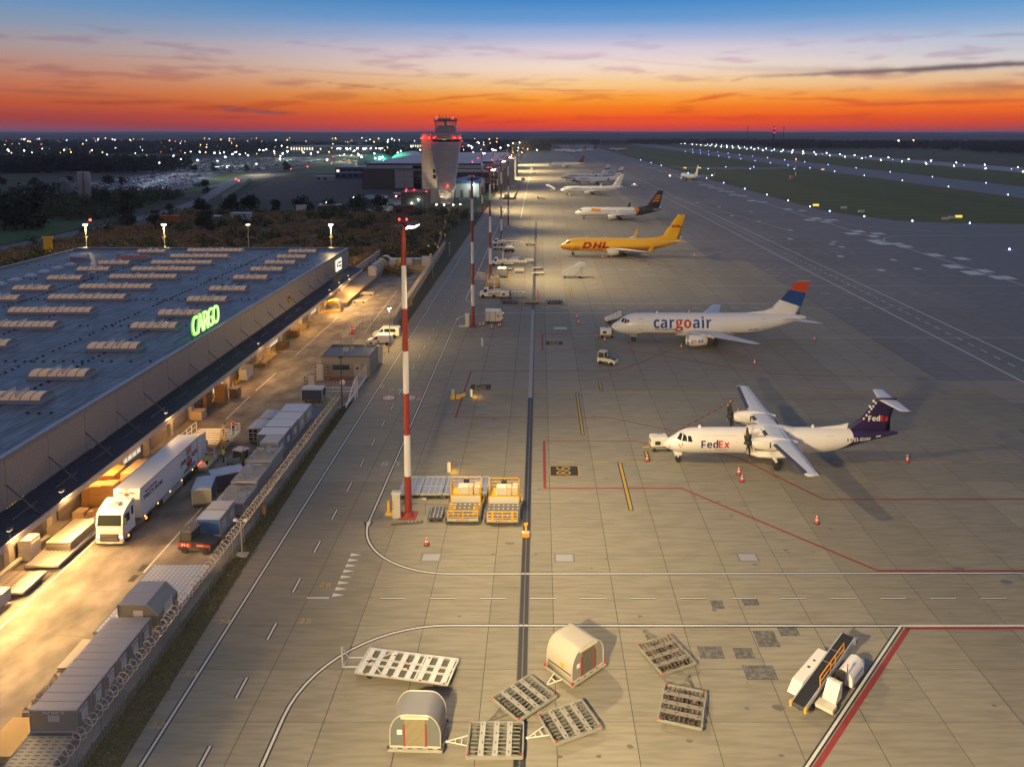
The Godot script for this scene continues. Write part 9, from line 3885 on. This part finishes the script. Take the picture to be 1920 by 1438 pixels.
	house("shelter","glass roofed shelter at staff car park","shelter",-100,372,10,4,3.0,mt(0.2,0.21,0.22,0.4),mt(0.5,0.55,0.6,0.3))
	house("white_kiosk","white kiosk at fence of staff car park","kiosk",-112,366,4,3,3.2,mt(0.6,0.6,0.58,0.6),mt(0.5,0.5,0.5,0.5))
	house("red_container","red and white striped container in staff car park","container",-78,440,8,3,3.4,mt(0.45,0.08,0.06,0.6),mt(0.5,0.5,0.5,0.5))
	house("brown_cabin","reddish brown cabin behind the closest mast head","cabin",-61.5,352,9,5,4.4,mt(0.17,0.06,0.045,0.7),mt(0.1,0.06,0.05,0.6))
	house("yellow_board","yellow board on two posts west of warehouse","sign",-150.5,238,2.6,0.3,5.6,mt(0.7,0.42,0.02,0.5),yellow)
	house("terminal_west_hall","long hall with lit windows far behind the arched tents","building",-220,1700,120,60,13,mt(0.1,0.1,0.12,0.6),mt(0.25,0.27,0.32,0.5),14)
	house("logistics_hall","long pale logistics hall by the lit far road","building",-400,1500,150,60,11,mt(0.22,0.22,0.25,0.6),mt(0.3,0.32,0.38,0.5),9)
	# arched tents
	for q in [[-197.5,925.0,17.5,11.0,50.0,"arched tent hangar coloured for green light west of control tower",Color(0.1,0.45,0.36)],[-162.0,938.0,17.0,13.5,70.0,"white arched tent hangar next to the green one",Color(0.55,0.56,0.6)]]:
		t = T("tent_hangar",q[5],"hangar",V(q[0],0,q[1]))
		b = MB.new()
		b.sm(3)
		var pts := []
		for i in 17:
			var a := PI*i/16.0
			pts.append(Vector3(cos(a)*q[2],sin(a)*q[3],0))
		for i in 16:
			b.quad(pts[i],pts[i]-Vector3(0,0,q[4]),pts[i+1]-Vector3(0,0,q[4]),pts[i+1])
		P(t,"skin",b,mt(q[6].r,q[6].g,q[6].b,0.5))  # green light on the first tent is put into its skin colour
		b = MB.new()
		var o2 := PackedVector2Array()
		for p in pts:
			o2.append(Vector2(p.x,p.y))
		b.prism(o2,-0.6,-0.3)
		P(t,"front_wall",b,mt(0.2,0.21,0.25,0.6))
		for k in 4:
			b = MB.new()
			b.b2(-9.0+5.0*k,0.2,-0.3,-5.6+5.0*k,4.0,-0.2)
			P(t,"door",b,mt(0.08,0.09,0.12,0.5))
	omni("unseen_tent_light",V(-176.0,9.0,921.0),Color(0.4,1.0,0.75),1500.0,0.4)  # lamp not seen, placed to throw green light on the tents

func parking():
	rng.seed = 88
	var cols := [Color(0.62,0.63,0.66),Color(0.4,0.42,0.46),Color(0.05,0.055,0.06),Color(0.2,0.22,0.25),Color(0.05,0.09,0.2),Color(0.3,0.03,0.03)]
	var cn := ["white","silver","black","grey","blue","red"]
	var vm := vcol(mt(1,1,0.997,0.35))
	var src := []
	var count := 0
	var rest := [[],[],[],[],[],[]]
	for row in 12:
		for i in 64:
			var z := 500.0+3.3*i
			var x := -334.0+9.2*row+(1.5 if row % 2 else -1.5)-(z-500)*0.2*(row/11.0*0.6+0.4)
			if rng.randf() < 0.16 or x < -340 or (row > 8 and z > 505+(12-row)*45):
				continue
			var k: int = [0,0,0,1,1,2,2,3,3,4,5,0][rng.randi() % 12]
			if count < 290 and z < 590:
				var label: String = cn[k] + " car parked in the open rows beyond silos"
				if src.size() <= k or src[k] == null:
					while src.size() <= k:
						src.append(null)
					var me := car_mesh(cols[k])
					me.surface_set_material(0,vm)
					var o := MeshInstance3D.new()
					o.name = "parked_car"
					o.mesh = me
					add_child(o,true)
					o.position = V(x,0.01,z)
					o.rotation.y = 0.2
					tag(o,label,"car",cn[k] + " cars in the open rows")
					src[k] = o
				else:
					D(src[k],V(x,0.01,z),0.2+PI*(rng.randi() % 2),label,cn[k] + " cars in the open rows")
				count += 1
			else:
				rest[k].append([x,0.01,z,1.0,0.2])
	for k in 3400:
		var a := rng.randi() % 4
		var r: Array = [[-468,735,-280,1145],[-900,1000,-640,1350],[-330,992,-122,1128],[-612,792,-485,828]][a if k % 2 else 0]
		rest[rng.randi() % 4].append([snappedf(rng.randf_range(r[0],r[2]),8.5)+rng.randf_range(-1.2,1.2),0.01,snappedf(rng.randf_range(r[1],r[3]),3.0),1.0,0.1])
	for k in 6:
		if rest[k].size():
			scatter("parked_cars",car_mesh(cols[k]),vm,rest[k])
	# staff car park: cars and small bright lamps
	for q in [[-83.0,398.0,2,"black car nearest the pole in staff car park"],[-78.5,392.0,0,"white car at front of staff car park"],[-76.0,399.0,2,"black car behind the white one in staff car park"],[-70.5,398.0,1,"silver car by lamp in staff car park"],[-90.0,418.0,3,"grey car along back of staff car park"],[-86.0,424.0,2,"black car along back of staff car park"],[-66.0,414.0,1,"silver car by the tower annexe"],[-42.5,436.0,0,"white car before the lit shed"],[-39.5,440.0,0,"second white car before the lit shed"],[-37.5,444.0,1,"silver car before the lit shed"]]:
		var o := PM(self,"parked_car",car_mesh(cols[q[2]]),vm)
		o.position = V(q[0],0.02,q[1])
		o.rotation.y = 0.3
		tag(o,q[3],"car","cars by the tower")
	var w := glow(0.86,1.0,0.86,45.0)
	var at := [[-102.5,376],[-95.5,402],[-92.5,416],[-84.0,404],[-78.0,396],[-88.5,380],[-75.5,412],[-71.0,424],[-65.5,404],[-68.5,392],[-76.5,378]]
	var src2: Node3D = null
	for i in at.size():
		if src2 == null:
			src2 = T("bollard_lamp","small white lamp on post in the staff car park","lamp",V(at[i][0],0,at[i][1]),0,"staff car park lamps")
			var b := MB.new()
			b.tube(Vector3.ZERO,Vector3(0,4.0,0),0.06)
			P(src2,"post",b,steel)
			b = MB.new()
			b.lathe([[0.001,4.0],[0.2,4.1],[0.2,4.3],[0.001,4.4]],Vector3.ZERO,8)
			P(src2,"lamp_globe",b,w)
		else:
			D(src2,V(at[i][0],0,at[i][1]),0,"small white lamp on post in the staff car park")
		omni("staff_lamp",V(at[i][0],4.2,at[i][1]),Color(0.9,1.0,0.88),14.0,0.25)
	# tall lamps of the far car parks
	var far := []
	for i in 40:
		far.append([rng.randf_range(-470,-150),rng.randf_range(740,1250)])
	for i in 24:
		far.append([-330.0+4.0*i+rng.randf_range(-6,6),1250.0+40*rng.randf()])
	for i in 10:
		far.append([rng.randf_range(-900,-640),rng.randf_range(1000,1350)])
	for i in 14:
		far.append([-120.0+rng.randf_range(-40,60),850.0+rng.randf_range(0,500)])
	lights("car_park_lamp","white lamp burning high over the far car parks","lamps over the far car parks",glow(0.86,1.0,0.9,26.0),1.3,far,11.0)
	for i in 16:
		omni("car_park_light",V(far[i*5][0],10.5,far[i*5][1]),Color(0.92,1.0,0.9),1500.0,0.6)
	for q in [[-290,600],[-310,680],[-262,640]]:
		omni("row_light",V(q[0],14,q[1]),Color(0.85,0.92,1.0),420.0,0.6)
	lights("row_lamp","lamp above the open car rows","lamps of the open car rows",glow(0.85,0.95,1.0,20.0),0.7,[[-290,600],[-310,680],[-262,640]],14.3)
	var tl := []
	for q in [[-250,790],[-248,840],[-246,930],[-252,1040],[-256,1160],[-230,600],[-240,620],[-262,1300],[-190,330]]:
		tl.append(q)
	lights("tail_lights","red tail lights of a car on the winding road","tail lights on the road",glow(1.0,0.06,0.03,12.0),1.0,tl,0.8)
	for q in [[-252.0,700.0],[-248,1000]]:
		omni("road_light",V(q[0],9,q[1]),Color(1.0,0.9,0.6),900.0,0.5)
		lights("road_lamp","yellowish street lamp over the winding road, " + ("nearer" if q[1] < 800 else "farther"),"street lamps",glow(1.0,0.9,0.6,25.0),0.8,[q],9.3)

func distant():
	rng.seed = 64
	# ridges of the horizon
	for q in [[2700.0,12.0,5.0,0.0011],[4300.0,19.0,6.0,0.0008],[6600.0,26.0,7.0,0.0005],[9800.0,37.0,6.0,0.0003]]:
		var b := MB.new()
		b.sm(3)
		var n := 240
		var z: float = q[0]
		for i in n:
			var p := []
			for e in [[i,0],[i+1,0],[i+1,1],[i,1]]:
				var x: float = (e[0]/float(n)-0.5)*z*2.0
				var h: float = q[1]+q[2]*n1.get_noise_2d(x*q[3]*60.0+z,z)*1.6+1.5*n2.get_noise_2d(x*0.9,z)
				var side := clampf((absf(x)-z*0.25)/(z*0.5),0,1)
				p.append(V(x,h-5.0*side if e[1] else -1.0,z+(260.0 if e[1] else 0.0)))
			b.quad(p[0],p[1],p[2],p[3])
			b.quad(p[3],p[2],p[2]+Vector3(0,-q[1],-900),p[3]+Vector3(0,-q[1],-900))
		S("hills",b,mt(0.035,0.042,0.03,0.95))
	# woods in belts
	var woods := []
	for q in [[-1500,420,-560,860,700],[-1400,1250,-480,1480,700],[-1200,1700,-300,2100,900],[540,1700,1500,2300,1500],[800,1150,1500,1600,900],[-250,2300,900,2700,900],[-560,720,-470,860,240],[-480,730,-350,780,200],[-100,1500,20,1800,260],[-230,1160,-110,1230,160],[-2200,1600,-900,2600,900]]:
		for k in q[4]:
			woods.append([rng.randf_range(q[0],q[2]),-0.5,rng.randf_range(q[1],q[3]),rng.randf_range(0.7,1.35),rng.randf()*TAU])
	scatter("woods",crown_mesh(77,11.0,6.0,130,1.5,Color(0.03,0.036,0.022),0.1),vcol(mt(1,0.997,1,0.95)),woods)
	# town lights, far too many to count
	var drop := MB.new()
	drop.lathe([[0.001,-0.5],[0.5,-0.15],[0.5,0.15],[0.001,0.5]],Vector3.ZERO,5)
	var dm := drop.mesh()
	for q in [["amber_town_lights",glow(1.0,0.5,0.12,14.0),190],["white_town_lights",glow(0.9,1.0,0.95,16.0),170],["red_town_lights",glow(1.0,0.08,0.06,9.0),36]]:
		var list := []
		for k in q[2]:
			var z := rng.randf_range(1400,3600) if k % 3 else rng.randf_range(900,1700)
			var x := -z*rng.randf_range(0.08,0.68)
			if k % 5 == 0:
				x = z*rng.randf_range(-0.12,0.0)
			if k % 9 == 0 and z > 2000:
				x = z*rng.randf_range(0.05,0.4)
			list.append([x,rng.randf_range(4,11),z,z/1500.0*rng.randf_range(0.8,1.9),0.0])
		scatter(q[0],dm,q[1],list)
	# runway and taxiway lamps
	var ed := []
	for k in 46:
		ed.append([455.0,740.0+62.0*k])
		ed.append([506.0,770.0+62.0*k])
	lights("runway_lamp","white lamp on the runway edge","runway edge lamps",glow(0.9,1.0,0.82,45.0),0.9,ed,0.6)
	var cl := []
	for k in 30:
		cl.append([480.0,800.0+90.0*k])
	lights("runway_centre_lamp","small lamp set along the runway middle","runway middle lamps",glow(0.85,0.9,1.0,12.0),0.5,cl,0.2)
	var bl := []
	for k in 16:
		bl.append([281.0+0.4*(k % 3),470.0+70.0*k])
		bl.append([330.0,500.0+80.0*k])
	for q in [[136.5,395],[138,372],[145,349],[158,331],[178,323],[205,320.5],[232,320.5],[136.5,430],[136.3,470],[136.0,520],[136,580],[136,640],[136,720],[151,250],[147,232],[136,880],[136,960],[136,1060],[230,845],[200,845],[260,803],[215,803],[172,803]]:
		bl.append(q)
	lights("taxiway_lamp","small blue lamp on the taxiway edge","blue taxiway lamps",glow(0.25,0.4,1.0,24.0),0.55,bl,0.35)
	# airfield signs
	for q in [[149.7,385,0,"pale sign on grass by the curved edge, west one"],[140.5,398.0,1,"yellow lit sign on the grass island's curved edge"],[151.0,367,0,"pale sign on grass by the curved edge, east one"],[174.5,336,0,"pale sign of three at grass corner, westmost"],[179.5,340,0,"pale sign of three at grass corner, middle"],[184.5,344,1,"yellow sign of three at grass corner"],[280.5,779,1,"yellow sign beside far taxiway junction"],[205,640,1,"yellow sign far out on the grass island"],[150,812,1,"yellow sign at the far grass strip end"],[165,812,1,"second yellow sign at the far grass strip end"]]:
		var t := T("airfield_sign",q[3],"sign",V(q[0],0,q[1]),0,"airfield signs")
		var b := MB.new()
		b.b2(-1.5,0.3,-0.15,1.5,1.3,0.15)
		P(t,"sign_face",b,glow(1.0,0.62,0.05,1.4) if q[2] else mt(0.6,0.6,0.58,0.5))
		b = MB.new()
		for x in [-1.1,1.1]:
			b.tube(Vector3(x,0,0),Vector3(x,0.3,0),0.06)
		P(t,"leg",b,steel)
	# wind mast with hut
	var t := T("radio_mast","red and white lattice mast with red lamp on the grass","mast",V(207.4,0,636.8))
	for k in 6:
		var b := MB.new()
		b.tube(Vector3(0,2.6*k,0),Vector3(0,2.6*k+2.6,0),0.34,0.34,6)
		P(t,"band",b,mt(0.5,0.06,0.04,0.5) if k % 2 == 0 else white_paint)
	var b := MB.new()
	b.lathe([[0.001,15.6],[0.35,15.9],[0.001,16.3]],Vector3.ZERO,8)
	P(t,"mast_lamp",b,glow(1.0,0.15,0.05,30.0))
	b = MB.new()
	b.b2(-4.5,0,-1.5,-1.5,2.4,1.5)
	P(t,"hut",b,mt(0.55,0.25,0.2,0.6))
	lights("field_lamp","orange floodlight far beyond the runway","orange floodlights beyond the runway",glow(1.0,0.5,0.1,60.0),4.2,[[1024,2252],[1066,2252]],12.0)
	house("far_hangar","grey hangar standing alone at taxiway end","hangar",212,2252,72,60,16,mt(0.11,0.11,0.15,0.6),mt(0.2,0.2,0.26,0.5))
	# chimneys and masts on the horizon
	for q in [[685,2600,38,1.7,"slender chimney on the skyline, first of three"],[771,2600,36,5.4,"striped cooling stack on the skyline with red lamps"],[803,2600,37,1.7,"slender chimney on the skyline, last of three"],[257,2600,26,1.0,"thin radio mast on the skyline"],[-147,2600,26,1.0,"thin mast on the skyline past the tower"]]:
		t = T("chimney",q[4],"chimney",V(q[0],0,q[1]),0,"chimneys on the skyline")
		for k in 4:
			b = MB.new()
			var y0: float = (q[2]+20.0)*k/4.0
			b.tube(Vector3(0,y0,0),Vector3(0,y0+(q[2]+20.0)/4.0,0),q[3]*0.5,q[3]*0.5,10)
			P(t,"band",b,mt(0.04,0.035,0.045,0.7))
			if q[3] > 4 and k > 1:
				b = MB.new()
				b.b2(-2.6,y0+6,2.7,2.6,y0+8,3.2)
				P(t,"warning_light",b,glow(1.0,0.03,0.1,4.0))
